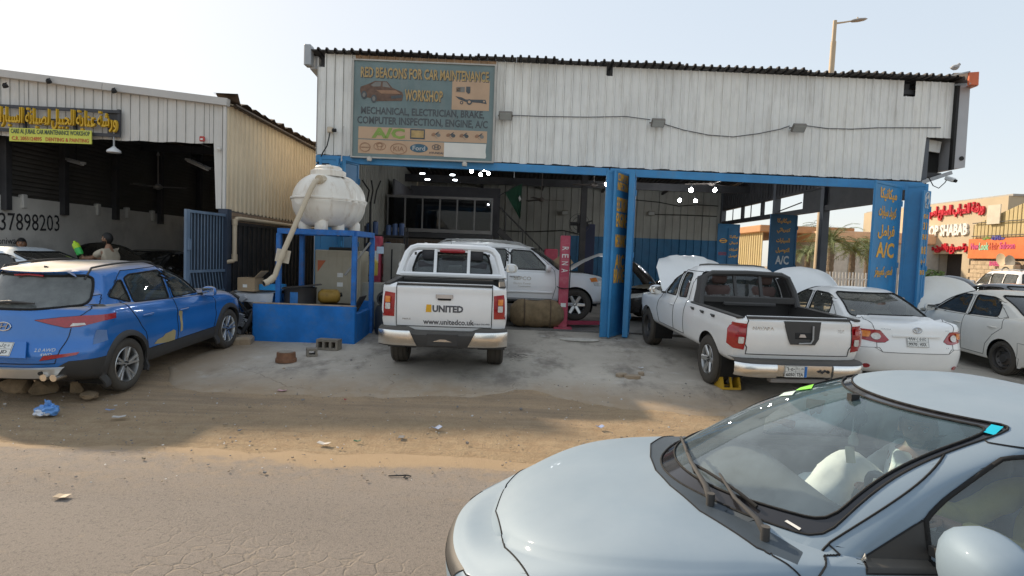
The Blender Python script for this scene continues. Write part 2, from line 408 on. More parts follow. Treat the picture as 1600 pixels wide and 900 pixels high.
        return link(name, me, mat, root, smooth)
    def loops(sel):
        f = F[sel]; E = {}
        for q in f:
            for i in range(4):
                if q[i] != q[(i + 1) % 4]: E[(q[i], q[(i + 1) % 4])] = 1
        nx = {}
        for e in E:
            if (e[1], e[0]) not in E: nx[e[0]] = e[1]
        res = []
        while nx:
            s0, c = nx.popitem(); lp = [s0]
            while c in nx and c != s0: lp.append(c); c = nx.pop(c)
            if len(lp) > 5: res.append(lp)
        return res
    vis = lab == 0
    out['body'] = [mk(vis, sp.get('body_name', 'body'), sp['paint'])]
    lm = sp.get('liner_mat')
    seam = MB(); rub = MB(); have = [False, False]
    keep = np.ones(len(F), bool)
    for i, nm in enumerate(names):
        if not nm: continue
        name, rg, sgn = nm; sel = lab == i
        if not sel.any(): continue
        if rg.get('kind') == 'cut': keep &= ~sel
        else:
            mat = rg.get('mat', sp['paint'])
            ob = mk(sel, name, mat, rg.get('off', 0.), rg.get('thick', 0.), 35)
            if rg.get('kind') == 'glass': keep &= ~sel
            if 'label' in rg: ob['label'] = rg['label']
            out.setdefault(name, []).append(ob)
        ww = rg.get('seam', 0)
        if ww:
            full = sel
            if 'merge' in rg: full = np.isin(lab, [j for j, q in enumerate(names) if q and (q[0] in rg['merge'] and q[2] == sgn or j == i)])
            for lp in loops(full):
                pts = [V[v] + VN[v] * (ww * .35 - .002 if not rg.get('rubber') else ww * .15) for v in lp]
                (rub if rg.get('rubber') else seam).tube(pts, ww * .5 if not rg.get('rubber') else ww, 4 if not rg.get('rubber') else 6, closed=True)
                have[1 if rg.get('rubber') else 0] = True
    if have[0]: out['seam'] = [seam.build('panel_gap', sp['black'], root, 60)]
    if have[1]: out['rubber'] = [rub.build('window_seal', sp['black'], root, 60)]
    zl = sp.get('liner_z', .0)
    if lm is not None:
        c = V[F].mean(1); s = keep & (c[:, 2] > zl); f = F[s]; u, inv = np.unique(f.ravel(), return_inverse=True); P = V[u] - VN[u] * .022; f = inv.reshape(-1, 4)[:, ::-1]
        me = bpy.data.meshes.new('interior_lining'); me.from_pydata(P.tolist(), [], f.tolist()); out['liner'] = [link('interior_lining', me, lm, root, 40)]
    sp['_V'] = V; sp['_F'] = F; sp['_VN'] = VN
    from mathutils.bvhtree import BVHTree
    sp['bvh'] = BVHTree.FromPolygons([tuple(p) for p in V], [tuple(q) for q in F])
    return out
def onbody(sp, view, a, b, sgn=1):         # point and normal on the body, seen along the view
    if view == 'side': o, d = (a, sgn * 3, b), (0, -sgn, 0)
    elif view == 'rear': o, d = (-3, a, b), (1, 0, 0)
    elif view == 'front': o, d = (9, a, b), (-1, 0, 0)
    else: o, d = (a, b, 4), (0, 0, -1)
    h = sp['bvh'].ray_cast(Vector(o), Vector(d))
    if h[0] is None: return Vector(o) + Vector(d) * 3, -Vector(d)
    n = h[1]
    if n.dot(Vector(d)) > 0: n = -n
    return h[0], n
def bodyframe(sp, view, a, b, sgn=1, off=.004):
    p, n = onbody(sp, view, a, b, sgn)
    x = {'rear': Vector((0, -1, 0)), 'front': Vector((0, 1, 0)), 'side': Vector((-sgn, 0, 0)), 'top': Vector((0, -1, 0))}[view]
    y = n.cross(x).normalized(); x = y.cross(n).normalized(); p = p + n * off
    return Matrix(((x.x, y.x, n.x, p.x), (x.y, y.y, n.y, p.y), (x.z, y.z, n.z, p.z), (0, 0, 0, 1)))
def drape(sp, me, view, a, b, sgn=1, off=.004, wrap=True):   # lay a flat mesh (x right, y up) on the body
    n = len(me.vertices); c = np.zeros(n * 3); me.vertices.foreach_get('co', c); c = c.reshape(-1, 3); o = c.copy()
    ux = {'rear': -1, 'front': 1, 'side': -sgn, 'top': -1}[view]
    for i in range(n):
        p, q = onbody(sp, view, a + ux * c[i, 0], b + c[i, 1], sgn) if view != 'top' else onbody(sp, view, a + c[i, 1], b + ux * c[i, 0])
        o[i] = p + q * (off + c[i, 2])
    me.vertices.foreach_set('co', o.ravel()); me.update(); return me
def drape_text(sp, s, wd, ht, view, a, b, mat, parent, sgn=1, bold=0., ar=False, off=.003, name='lettering'):
    return link(name, drape(sp, text_mesh(s, wd, ht, .002, bold, ar), view, a, b, sgn, off), mat, parent)
def drape_patch(sp, poly, view, a, b, mat, parent, name, sgn=1, off=.004, thick=.006):
    bm = bmesh.new(); vs = [bm.verts.new((p[0], p[1], 0)) for p in poly]; f = bm.faces.new(vs)
    if f.normal.z < 0: f.normal_flip()
    bmesh.ops.triangulate(bm, faces=bm.faces[:]); bmesh.ops.subdivide_edges(bm, edges=bm.edges[:], cuts=2, use_grid_fill=True)
    bm.normal_update(); me = bpy.data.meshes.new(name); bm.to_mesh(me); bm.free(); drape(sp, me, view, a, b, sgn, off)
    o = link(name, me, mat, parent)
    if thick:
        bm = bmesh.new(); bm.from_mesh(me); bmesh.ops.recalc_face_normals(bm, faces=bm.faces[:]); bmesh.ops.solidify(bm, geom=bm.faces[:], thickness=-thick); bm.to_mesh(me); bm.free()
    return o
def wheel(parent, x, y, r, wd, mats, style='5', side=1, steer=0., rimr=.68, lift=0.):
    """tyre with grooves and a rim with spokes; side=+1 shows its face towards +y"""
    w_ = sub('wheel', parent, (x, y, r - lift), (0, 0, steer))
    Mx = Matrix.Rotation(R(90), 4, 'X') if side < 0 else Matrix.Rotation(R(-90), 4, 'X')     # z of the lathe -> +-y
    h = wd / 2; q = r * rimr
    prof = [(q, -h * .8), (q + .02, -h * .98), ((q + r) / 2, -h * 1.04), (r - .035, -h), (r - .008, -h * .86)]
    for g in (-.5, 0., .5):
        c = g * wd * .6; prof += [(r, c - .012 if g > -.5 else c - .012), (r, c - .009), (r - .011, c - .008), (r - .011, c + .008), (r, c + .009)]
    prof += [(r - .008, h * .86), (r - .035, h), ((q + r) / 2, h * 1.04), (q + .02, h * .98), (q, h * .8)]
    MB().lathe(prof, 36, Mx, close=True).build('tyre', mats['tyre'], w_, 40)
    b = MB()
    b.lathe([(q + .004, -h * .8), (q - .01, -h * .6), (q - .025, 0), (q - .015, h * .6), (q - .004, h * .93), (q + .006, h * .84)], 36, Mx, m=0)
    if style == 'steel':
        b.lathe([(q - .02, h * .45), (q * .8, h * .55), (q * .62, h * .15), (q * .4, h * .35), (q * .33, h * .62), (0.001, h * .64)], 36, Mx, m=0)
        for i in range(8):
            t = 2 * math.pi * i / 8; p = Mx @ Vector((q * .72 * math.cos(t), q * .72 * math.sin(t), h * .30)); p2 = Mx @ Vector((q * .72 * math.cos(t), q * .72 * math.sin(t), h * .42)); b.cyl(p, p2, q * .085, 8, m=1)
    else:
        n = int(style.split('x')[0]); b.lathe([(q * .95, -h * .3), (q * .3, -h * .1), (.001, -h * .1)], 24, Mx, m=1)
        dbl = 'x' in style
        for i in range(n):
            t0 = 2 * math.pi * i / n
            for e in ((-.11, .11) if dbl else (0,)):
                wd0, wd1 = (q * .085, q * .075) if dbl else (q * .2, q * .15)
                a0, a1 = t0 + e * .9, t0 + e * (1.5 if dbl else 1) + (.18 if dbl else 0)
                p0 = Vector((q * .16 * math.cos(a0), q * .16 * math.sin(a0), h * .62)); p1 = Vector((q * .97 * math.cos(a1), q * .97 * math.sin(a1), h * .86))
                d = (p1 - p0).normalized(); s_ = Vector((-d.y, d.x, 0)).normalized()
                P = []
                for p, ww in ((p0, wd0), (p1, wd1)):
                    P += [p + s_ * ww, p + s_ * ww * .6 + Vector((0, 0, .014)), p - s_ * ww * .6 + Vector((0, 0, .014)), p - s_ * ww, p - s_ * ww - Vector((0, 0, .03)), p + s_ * ww - Vector((0, 0, .03))]
                b.add([Mx @ v for v in P], [(j, (j + 1) % 6, 6 + (j + 1) % 6, 6 + j) for j in range(6)] + [tuple(range(6)), tuple(range(6, 12))], 0)
        b.lathe([(q * .22, h * .4), (q * .2, h * .7), (q * .12, h * .76), (.001, h * .77)], 20, Mx, m=0)
        for i in range(5):
            t = 2 * math.pi * (i + .5) / 5; p = Vector((q * .15 * math.cos(t), q * .15 * math.sin(t), h * .68)); b.cyl(Mx @ p, Mx @ (p + Vector((0, 0, .02))), .011, 6, m=1)
    b.build('rim', [mats['rim'], mats['dark']], w_, 35)
    return w_
def wheelwell(parent, sp, x, zc, r, yin, yout, mat):
    n = 24
    for sg in (1, -1):
        b = MB(); rows = []
        for yy in (yin * sg, yout * sg): rows.append([(x + r * math.cos(math.pi * (i / n * 1.3 - .15)), yy, zc + r * math.sin(math.pi * (i / n * 1.3 - .15))) for i in range(n + 1)])
        b.grid(rows); c = [(x + r * math.cos(math.pi * (i / n * 1.3 - .15)), yin * sg, zc + r * math.sin(math.pi * (i / n * 1.3 - .15))) for i in range(n + 1)]
        b.add(c, [tuple(range(n + 1))])
        b.build('wheel_arch_liner', mat, parent, 40)
def plate(parent, M, latin, ar, wd=.32, ht=.16, blue=True, name='number_plate'):
    o = MB().box((0, 0, 0), (wd, ht, .008), bev=.004).build(name, pm('plate_white', (.72, .72, .68), .4), parent); o.matrix_local = M
    k = pm('plate_ink', (.03, .03, .03), .5); bl = pm('plate_blue', (.02, .16, .5), .4)
    b = MB(); e = .0045
    for (x, y, w_, h_) in ((0, 0, wd * .97, .003), (-wd * .02, 0, .003, ht * .93), (wd * .37 if blue else wd * .48, 0, .003, ht * .93), (0, ht * .47, wd * .97, .003), (0, -ht * .47, wd * .97, .003), (-wd * .48, 0, .003, ht * .93)): b.box((x, y, e), (w_, h_, .002))
    b.build('rule', k, o)
    if blue: MB().box((wd * .43, 0, e), (wd * .11, ht * .96, .002)).build('stripe', bl, o)
    xs = -.25; w1 = wd * .38
    for s, yy, isar in ((ar, ht * .24, True), (latin, -ht * .24, False)):
        l, r_ = s.split('|')
        lettering(l, w1, ht * .3, Matrix.Translation((-wd * .25, yy, e)), k, o, bold=.02, ar=isar and not l.strip().isdigit())
        lettering(r_, wd * .3, ht * .3, Matrix.Translation((wd * .17 if blue else wd * .22, yy, e)), k, o, bold=.02, ar=isar)
    return o
# ---------------------------------------------------------------- ground, road, apron
def sstep(a, b, x):
    t = min(1, max(0, (x - a) / (b - a))); return t * t * (3 - 2 * t)
_GY = [(5.2, 0), (6.2, .015), (7.8, .05), (9.0, .14), (10, .18), (11.5, .235), (13.2, .335), (13.6, .345), (80, .345)]
def gz(x, y):
    if y < 5.2: return 0.0
    z = float(tab(_GY, min(y, 79)))
    if y < 14: z *= 1 - .14 * sstep(2.2, 4.5, x) - .12 * sstep(-3.2, -4.6, x) * sstep(9.6, 8.6, y)
    return z
def bumps(x, y):
    if y < 5.0 or y > 13.3: return 0
    k = sstep(5.4, 6.6, y) * sstep(13.2, 12.5, y)
    return k * (.018 * noise.noise(Vector((x * .8, y * .8, 3))) + .012 * noise.noise(Vector((x * 2.3, y * 2.3, 7))) + (.006 * noise.noise(Vector((x * 7, y * 7, 1))) if y < 9.5 else 0))
def axis(lo, a, b, hi, st):
    m = list(np.arange(a, b, st)); L_, k, s = [], a, st
    while k > lo: s *= 1.35; k -= s; L_.append(max(k, lo))
    U_, k, s = [], b, st
    while k < hi: s *= 1.35; k += s; U_.append(min(k, hi))
    return L_[::-1] + m + [b] + U_
def posmat(name, build):
    m = bpy.data.materials.new(name); m.use_nodes = True; nt = m.node_tree
    b = nt.nodes['Principled BSDF']; g = nt.nodes.new('ShaderNodeTexCoord')
    build(nt, b, g.outputs['Object'], nt.links.new); return m
def N(nt, co, scale, detail=6, rough=.6, vec=None):
    n = nod(nt, 'ShaderNodeTexNoise', Scale=scale, Detail=float(detail), Roughness=rough)
    if vec is not None:
        mp = nod(nt, 'ShaderNodeMapping'); mp.inputs['Scale'].default_value = vec; nt.links.new(co, mp.inputs['Vector']); co = mp.outputs[0]
    nt.links.new(co, n.inputs['Vector']); return n.outputs['Fac']
def MRn(nt, v, a, b, c=0., d=1.):
    r = nod(nt, 'ShaderNodeMapRange'); r.interpolation_type = 'SMOOTHSTEP'
    for k, q in zip(('From Min', 'From Max', 'To Min', 'To Max'), (a, b, c, d)): r.inputs[k].default_value = q
    nt.links.new(v, r.inputs['Value']); return r.outputs[0]
def MX(nt, f, a, b):
    m = nod(nt, 'ShaderNodeMix', data_type='RGBA')
    for i, q in ((0, f), (6, a), (7, b)):
        if isinstance(q, (tuple, float, int)): m.inputs[i].default_value = rgba(q) if isinstance(q, tuple) else q
        else: nt.links.new(q, m.inputs[i])
    return m.outputs[2]
def MT(nt, op, a, b=None):
    m = nod(nt, 'ShaderNodeMath', operation=op)
    for i, q in enumerate((a, b)):
        if q is None: continue
        if isinstance(q, (float, int)): m.inputs[i].default_value = q
        else: nt.links.new(q, m.inputs[i])
    return m.outputs[0]
def _dirt(nt, b, co, L):
    sx = nod(nt, 'ShaderNodeSeparateXYZ'); L(co, sx.inputs[0])
    n1 = N(nt, co, .9, 8, .65, (.5, 1.4, 1)); n2 = N(nt, co, 5, 8, .7); n3 = N(nt, co, 45, 6, .7); n4 = N(nt, co, 1.8, 7, .7, (.35, 1.8, 1))
    y = MT(nt, 'ADD', sx.outputs['Y'], MT(nt, 'MULTIPLY', MT(nt, 'SUBTRACT', n1, .5), 2.2))
    sand = MX(nt, MRn(nt, n2, .35, .65), (.40, .275, .155), (.47, .34, .20))
    dirt = MX(nt, MRn(nt, n4, .35, .68), (.50, .35, .21), (.36, .26, .165))
    dirt = MX(nt, MRn(nt, n2, .55, .75), dirt, (.33, .27, .20))
    c = MX(nt, MRn(nt, y, 6.3, 7.6), sand, dirt)
    right = MRn(nt, MT(nt, 'ADD', sx.outputs['X'], MT(nt, 'MULTIPLY', n1, 1.5)), 1.2, 2.2)
    c = MX(nt, MT(nt, 'MULTIPLY', right, .75), c, sand)
    c = MX(nt, MT(nt, 'MULTIPLY', MRn(nt, n3, .45, .75), .35), c, (.14, .12, .1))
    c = MX(nt, MT(nt, 'MULTIPLY', MRn(nt, n3, .5, .28), .25), c, (.55, .48, .38))
    tr = N(nt, co, 1.6, 6, .65, (.28, 5.5, 1)); c = MX(nt, MT(nt, 'MULTIPLY', MRn(nt, tr, .52, .68), .25), c, (.15, .115, .08)); c = MX(nt, MT(nt, 'MULTIPLY', MRn(nt, tr, .46, .32), .25), c, (.48, .38, .26))
    L(c, b.inputs['Base Color']); b.inputs['Roughness'].default_value = .95
    bp = nod(nt, 'ShaderNodeBump', Strength=.9, Distance=.045); L(MT(nt, 'ADD', MT(nt, 'ADD', n3, tr), MT(nt, 'MULTIPLY', n2, 1.8)), bp.inputs['Height']); L(bp.outputs[0], b.inputs['Normal'])
def _asphalt(nt, b, co, L):
    sx = nod(nt, 'ShaderNodeSeparateXYZ'); L(co, sx.inputs[0])
    n1 = N(nt, co, .55, 7, .6, (.35, 1.5, 1)); n2 = N(nt, co, 6, 7, .7); n3 = N(nt, co, 110, 4, .8); n5 = N(nt, co, 38, 5, .75)
    c = MX(nt, MRn(nt, n1, .3, .7), (.25, .213, .18), (.195, .167, .143))
    c = MX(nt, MT(nt, 'MULTIPLY', MRn(nt, n3, .45, .60), .6), c, (.36, .31, .26))
    c = MX(nt, MT(nt, 'MULTIPLY', MRn(nt, n5, .52, .64), .5), c, (.10, .09, .08))
    vo = nod(nt, 'ShaderNodeTexVoronoi', feature='DISTANCE_TO_EDGE', Scale=7.0)
    wv = nod(nt, 'ShaderNodeVectorMath', operation='ADD'); nn = nod(nt, 'ShaderNodeTexNoise', Scale=7., Detail=4.); L(co, nn.inputs['Vector'])
    s2 = nod(nt, 'ShaderNodeVectorMath', operation='SCALE'); L(nn.outputs['Color'], s2.inputs[0]); s2.inputs['Scale'].default_value = .11
    L(co, wv.inputs[0]); L(s2.outputs[0], wv.inputs[1]); L(wv.outputs[0], vo.inputs['Vector'])
    n6 = N(nt, co, .75, 5, .6)
    reg = MT(nt, 'MULTIPLY', MRn(nt, MT(nt, 'ADD', n6, MT(nt, 'MULTIPLY', sx.outputs['X'], -.0)), .42, .58), MRn(nt, sx.outputs['Y'], 4.6, 3.4))
    crack = MT(nt, 'MULTIPLY', MRn(nt, vo.outputs['Distance'], .075, .01), reg)
    c = MX(nt, MT(nt, 'MULTIPLY', crack, .32), c, (.33, .27, .195))
    y = MT(nt, 'ADD', sx.outputs['Y'], MT(nt, 'MULTIPLY', MT(nt, 'SUBTRACT', n1, .5), 2.4))
    sf = MT(nt, 'MULTIPLY', MRn(nt, y, 4.6, 5.9), MRn(nt, MT(nt, 'ADD', n2, MRn(nt, y, 5.3, 6.1)), .3, .8))
    c = MX(nt, sf, c, MX(nt, n2, (.38, .265, .155), (.45, .325, .195)))
    c = MX(nt, MT(nt, 'MULTIPLY', MRn(nt, n2, .58, .75), .35), c, (.36, .28, .19))
    L(c, b.inputs['Base Color']); b.inputs['Roughness'].default_value = .9
    bp = nod(nt, 'ShaderNodeBump', Strength=.85, Distance=.012); h = MT(nt, 'ADD', MT(nt, 'ADD', n3, n5), MT(nt, 'MULTIPLY', crack, -1.2)); L(h, bp.inputs['Height']); L(bp.outputs[0], b.inputs['Normal'])
def _concrete(nt, b, co, L):
    sx = nod(nt, 'ShaderNodeSeparateXYZ'); L(co, sx.inputs[0])
    n1 = N(nt, co, .6, 8, .65); n2 = N(nt, co, 3.2, 8, .7); n3 = N(nt, co, 60, 5, .7); n4 = N(nt, co, 1.1, 8, .7, (1, .5, 1))
    c = MX(nt, MRn(nt, n1, .3, .7), (.42, .37, .305), (.52, .465, .385))
    c = MX(nt, MT(nt, 'MULTIPLY', MRn(nt, n4, .47, .66), .85), c, (.20, .172, .142))
    c = MX(nt, MT(nt, 'MULTIPLY', MRn(nt, n2, .56, .72), .6), c, (.60, .57, .52))
    c = MX(nt, MT(nt, 'MULTIPLY', MRn(nt, n2, .42, .25), .5), c, (.11, .1, .09))
    c = MX(nt, MT(nt, 'MULTIPLY', MRn(nt, n3, .5, .72), .25), c, (.15, .14, .12))
    vo = nod(nt, 'ShaderNodeTexVoronoi', feature='DISTANCE_TO_EDGE', Scale=.55)
    wv = nod(nt, 'ShaderNodeVectorMath', operation='ADD'); nn = nod(nt, 'ShaderNodeTexNoise', Scale=2., Detail=6.); L(co, nn.inputs['Vector'])
    s2 = nod(nt, 'ShaderNodeVectorMath', operation='SCALE'); L(nn.outputs['Color'], s2.inputs[0]); s2.inputs['Scale'].default_value = .7
    L(co, wv.inputs[0]); L(s2.outputs[0], wv.inputs[1]); L(wv.outputs[0], vo.inputs['Vector'])
    crk = MT(nt, 'MULTIPLY', MRn(nt, vo.outputs['Distance'], .009, .001), MRn(nt, N(nt, co, .45, 3, .5), .50, .62)); c = MX(nt, MT(nt, 'MULTIPLY', crk, .7), c, (.07, .06, .05))
    y = MT(nt, 'ADD', sx.outputs['Y'], MT(nt, 'MULTIPLY', MT(nt, 'SUBTRACT', n4, .5), 2.0))
    ed = MT(nt, 'MAXIMUM', MRn(nt, y, 9.3, 7.9), MRn(nt, MT(nt, 'ADD', sx.outputs['X'], MT(nt, 'MULTIPLY', n2, 1.4)), -3.0, -4.3)); c = MX(nt, MT(nt, 'MULTIPLY', ed, MRn(nt, n2, .25, .6, .55, 1)), c, (.33, .245, .16))
    L(c, b.inputs['Base Color']); b.inputs['Roughness'].default_value = .88
    bp = nod(nt, 'ShaderNodeBump', Strength=.5, Distance=.02); L(MT(nt, 'ADD', MT(nt, 'ADD', MT(nt, 'MULTIPLY', n3, .4), n2), MT(nt, 'MULTIPLY', crk, -1.0)), bp.inputs['Height']); L(bp.outputs[0], b.inputs['Normal'])
M_DIRT, M_ASPH, M_CONC = posmat('dusty_dirt', _dirt), posmat('worn_asphalt', _asphalt), posmat('stained_concrete', _concrete)
xs = axis(-500, -13, 13, 500, .16); ys = axis(-80, 4.6, 13.8, 900, .13)
tag(MB().grid([[(x, y, gz(x, y) + bumps(x, y) - (.006 if y < 5.2 else 0)) for x in xs] for y in ys]).build('ground', M_DIRT, smooth=60, fix=False), kind='structure')
def edge_y(x): return 5.75 + .25 * noise.noise(Vector((x * .5, 0, 2))) + .10 * noise.noise(Vector((x * 2.2, 1, 2))) + .04 * noise.noise(Vector((x * 7, 1, 2)))
xr = axis(-400, -9, 9, 400, .12); rows = []
for t in list(np.linspace(0, 1, 40)): rows.append([(x, -40 + (edge_y(x) + 40) * (1 - (1 - t) ** 3), 0) for x in xr])
rows = [[(p[0], p[1], gz(p[0], p[1]) + bumps(p[0], p[1]) + .008 - .012 * (i == len(rows) - 1)) for p in rw] for i, rw in enumerate(rows)]
tag(MB().grid(rows).build('road', M_ASPH, smooth=60, fix=False), kind='structure')
def apron_y(x): return float(tab([(-6, 9.6), (-5.2, 8.9), (-4.7, 8.15), (-4, 7.85), (-2, 7.9), (-.6, 8.1), (.2, 8.4), (1.2, 7.9), (3, 7.55), (5, 7.3), (12, 7.0)], x)) + .16 * noise.noise(Vector((x * 1.5, 5, 0))) + .07 * noise.noise(Vector((x * 5, 5, 0)))
xa = list(np.arange(-5.3, 12.01, .12)); rows = []
for i, t in enumerate(np.linspace(0, 1, 60)):
    rows.append([(x, apron_y(x) + (13.42 - apron_y(x)) * t, 0) for x in xa])
rows = [[(p[0], p[1], gz(p[0], p[1]) + bumps(p[0], p[1]) * .8 + (.022 if i > 0 else -.02) - (.06 if j in (0, len(xa) - 1) else 0)) for j, p in enumerate(rw)] for i, rw in enumerate(rows)]
tag(MB().grid(rows).build('concrete_apron', M_CONC, smooth=60, fix=False), kind='structure')
FL = .385
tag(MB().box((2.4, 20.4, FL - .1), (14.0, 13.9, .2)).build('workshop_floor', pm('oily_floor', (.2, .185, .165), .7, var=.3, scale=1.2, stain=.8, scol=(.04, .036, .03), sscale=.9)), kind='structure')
tag(MB().box((-9.0, 18.2, FL - .12), (6.4, 12.2, .2)).build('shed_floor', pm('oily_floor', (.2, .185, .165))), kind='structure')

# ---------------------------------------------------------------- sheet metal
def sheet(name, p0, u, out, us, zb, zt, mat, parent, pitch=.19, rib=.034, rw=.036, horiz=None, minor=True):
    """ribbed sheet standing along direction u from p0; us=(u0, u1); zb, zt numbers or functions of u"""
    f = (lambda q: q) if True else None
    B = zb if callable(zb) else (lambda q: zb); T = zt if callable(zt) else (lambda q: zt)
    pts = []; k0 = math.floor(us[0] / pitch) - 1; k1 = math.ceil(us[1] / pitch) + 1
    for k in range(k0, k1 + 1):
        c = k * pitch
        pts += [(c - rw * .55, 0), (c - rw * .25, rib), (c + rw * .25, rib), (c + rw * .55, 0)]
        if minor: pts += [(c + pitch * .4, 0), (c + pitch * .43, rib * .16), (c + pitch * .57, rib * .16), (c + pitch * .6, 0)]
    pts = [q for q in pts if us[0] < q[0] < us[1]]; pts = [(us[0], 0)] + pts + [(us[1], 0)]
    u = Vector(u); out = Vector(out); p0 = Vector(p0); rows = [[], []]
    for q, h in pts:
        base = p0 + u * q + out * h
        rows[0].append(base + Vector((0, 0, B(q) - p0.z))); rows[1].append(base + Vector((0, 0, T(q) - p0.z)))
    n = max(2, int((T(us[0]) - B(us[0])) / .7)); R_ = [[a.lerp(b, i / n) for a, b in zip(*rows)] for i in range(n + 1)]
    b = MB().grid(R_); nc = len(pts) - 1; shady = [pts[j][1] - pts[j + 1][1] > rib * .5 for j in range(nc)]; b.m = [1 if shady[i % nc] else 0 for i in range(len(b.f))]  # dirty: the one flank of each rib that takes the painted shade tone
    return b.build(name, [mat, RIB_SHADE.get(mat.name, mat)], parent)
RIB_SHADE = {}
DARK = pm('dark_metal', (.012, .012, .012), .7)
CLAD = pm('weathered_white_cladding', (.79, .785, .745), .5, var=.07, scale=1.5, stain=.7, scol=(.44, .41, .36), sscale=1.9, streak=True, bump=.3, bscale=2.2)
CLADW = pm('paler_white_cladding', (.82, .81, .76), .5, var=.07, scale=1.2, stain=.65, scol=(.50, .465, .41), sscale=2.1, streak=True, bump=.3, bscale=2.2)
CLADR = pm('rusted_tan_cladding', (.40, .25, .14), .7, var=.25, scale=5, stain=.5, scol=(.55, .5, .42), sscale=3, streak=True)
RIB_SHADE[CLAD.name] = RIB_SHADE[CLADW.name] = RIB_SHADE['grey_white_fascia'] = pm('rib_shade', (.40, .39, .36), .8, var=.3, scale=2); RIB_SHADE['tan_side_cladding'] = pm('tan_rib_shade', (.40, .31, .20), .8, var=.3, scale=2)  # darker tone paints a shade line along one flank of the ribs
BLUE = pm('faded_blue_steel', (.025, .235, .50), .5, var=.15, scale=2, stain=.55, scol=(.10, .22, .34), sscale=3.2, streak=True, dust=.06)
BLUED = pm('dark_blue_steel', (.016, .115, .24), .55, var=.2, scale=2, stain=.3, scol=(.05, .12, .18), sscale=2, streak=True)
ROOFM = pm('dark_roof_sheet', (.045, .04, .037), .7, var=.3, scale=4)
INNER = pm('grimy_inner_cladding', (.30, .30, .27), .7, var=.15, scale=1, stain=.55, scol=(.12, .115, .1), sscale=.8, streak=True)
STEEL = pm('dark_steel_frame', (.035, .035, .038), .6, var=.25, stain=.3, scol=(.1, .07, .05))
GALV = pm('galvanised_grey', (.36, .37, .38), .45, metal=.3, var=.1)

# ---- the workshop
WS = thing('workshop_building', 'big white corrugated steel workshop with two open bays and blue door frames', 'building', (0, 0, 0))
A = Vector((-4.51, 13.5, 0)); Bv = Vector((9.9, 13.8, 0)); fu = (Bv - A).normalized(); fo = Vector((fu.y, -fu.x, 0)); FW = (Bv - A).length
def fp(u, z, o=0.): return A + fu * u + fo * o + Vector((0, 0, z))
ztop = lambda u: 6.37 - .04 * u / FW
def zbot(u):
    if u > 13.80: return 5.08
    return 4.155 - .06 * u / FW + .018 * noise.noise(Vector((u * 4, 0, 0))) - .012 * (int(u / .19) % 3 == 0)
holes = [(0, .16, 6.08), (6.45, 6.6, 6.15), (13.25, 13.52, 5.98)]
def zt2(u):
    for a, b, z in holes:
        if a <= u < b: return z
    return ztop(u)
edges = [0, .16, 1.0, 1.95, 2.9, 3.85, 4.8, 5.75, 6.45, 6.6, 7.65, 8.6, 9.55, 10.5, 11.45, 12.4, 13.25, 13.52, 13.80, 14.41]
for i in range(len(edges) - 1):
    a, b = edges[i] + (.0), edges[i + 1]
    o = .002 * ((i * 7) % 3)
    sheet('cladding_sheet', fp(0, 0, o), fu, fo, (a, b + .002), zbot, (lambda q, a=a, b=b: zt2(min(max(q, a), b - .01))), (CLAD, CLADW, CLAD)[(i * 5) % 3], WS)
sheet('rusted_sheet', fp(0, 0, .036), fu, fo, (.85, 3.98), 6.17, lambda u: ztop(u) - .01, CLADR, WS)
# frame behind the cladding, beams, posts
b = MB()
for z in (4.25, 5.2, 6.1): b.bar(fp(.05, z, -.12), fp(FW - .1, z, -.12), .1, .1)
for u in (.1, 3.3, 6.5, 9.9, 13.4): b.bar(fp(u, 4.0, -.16), fp(u, 6.3, -.16), .1, .1)
b.build('wall_frame', STEEL, WS)
for u0, u1, z in ((.0, 6.62, 4.02), (6.62, 13.85, 3.98)):
    MB().bar(fp(u0 + .01, z + .03, -.02), fp(u1 - .01, z - .01, -.02), .16, .16, bev=.012).build('door_beam', BLUE, WS)
MB().bar(fp(.4, 3.99, .05), fp(6.6, 3.945, .05), .05, .05).build('door_track', BLUE, WS)
MB().bar(fp(6.9, 3.945, .05), fp(13.8, 3.885, .05), .05, .05).build('door_track', BLUE, WS)
for u in (.08, 6.95, 13.78): MB().bar(fp(u, .3, -.08), fp(u, 3.93, -.08), .14, .18).build('door_post', BLUE, WS)
# roof sheets
for i in range(16):
    x0 = -4.72 + i * .928; rows = []
    for (yy, zz) in ((13.33, 6.405), (13.9, 6.40), (27.2, 5.3)):
        rw = []
        for j in range(6):
            c = x0 + j * .1856
            if j == 5: rw.append((x0 + .924, yy + .02 * x0 / 10, zz)); break
            rw += [(c, yy, zz), (c + .05, yy, zz), (c + .065, yy, zz + .05), (c + .105, yy, zz + .05), (c + .12, yy, zz)]
        jit = .018 * noise.noise(Vector((i * 3.1, yy, 0))) + (.03 * (noise.noise(Vector((i * 1.7, 2, 0)))) if i > 11 and yy < 14 else 0)
        rows.append([(p[0], p[1] + .31 * (p[0] + 4.5) / 14.4 - (.03 * (i % 3) if yy < 13.5 else 0), p[2] + jit) for p in rw])
    low = [[(p[0], p[1], p[2] - .03) for p in rw] for rw in rows]
    bb = MB().grid(rows).grid(low); n_ = len(rows[0]); bb.grid([low[0], rows[0]]); bb.build('roof_sheet', ROOFM, WS, fix=False)
MB().box((-4.68, 13.42, 6.28), (.16, .22, .46), bev=.02).build('gutter_end', GALV, WS)
MB().bar((-4.62, 13.6, 6.2), (-4.62, 27, 5.2), .18, .3).build('gutter', GALV, WS)
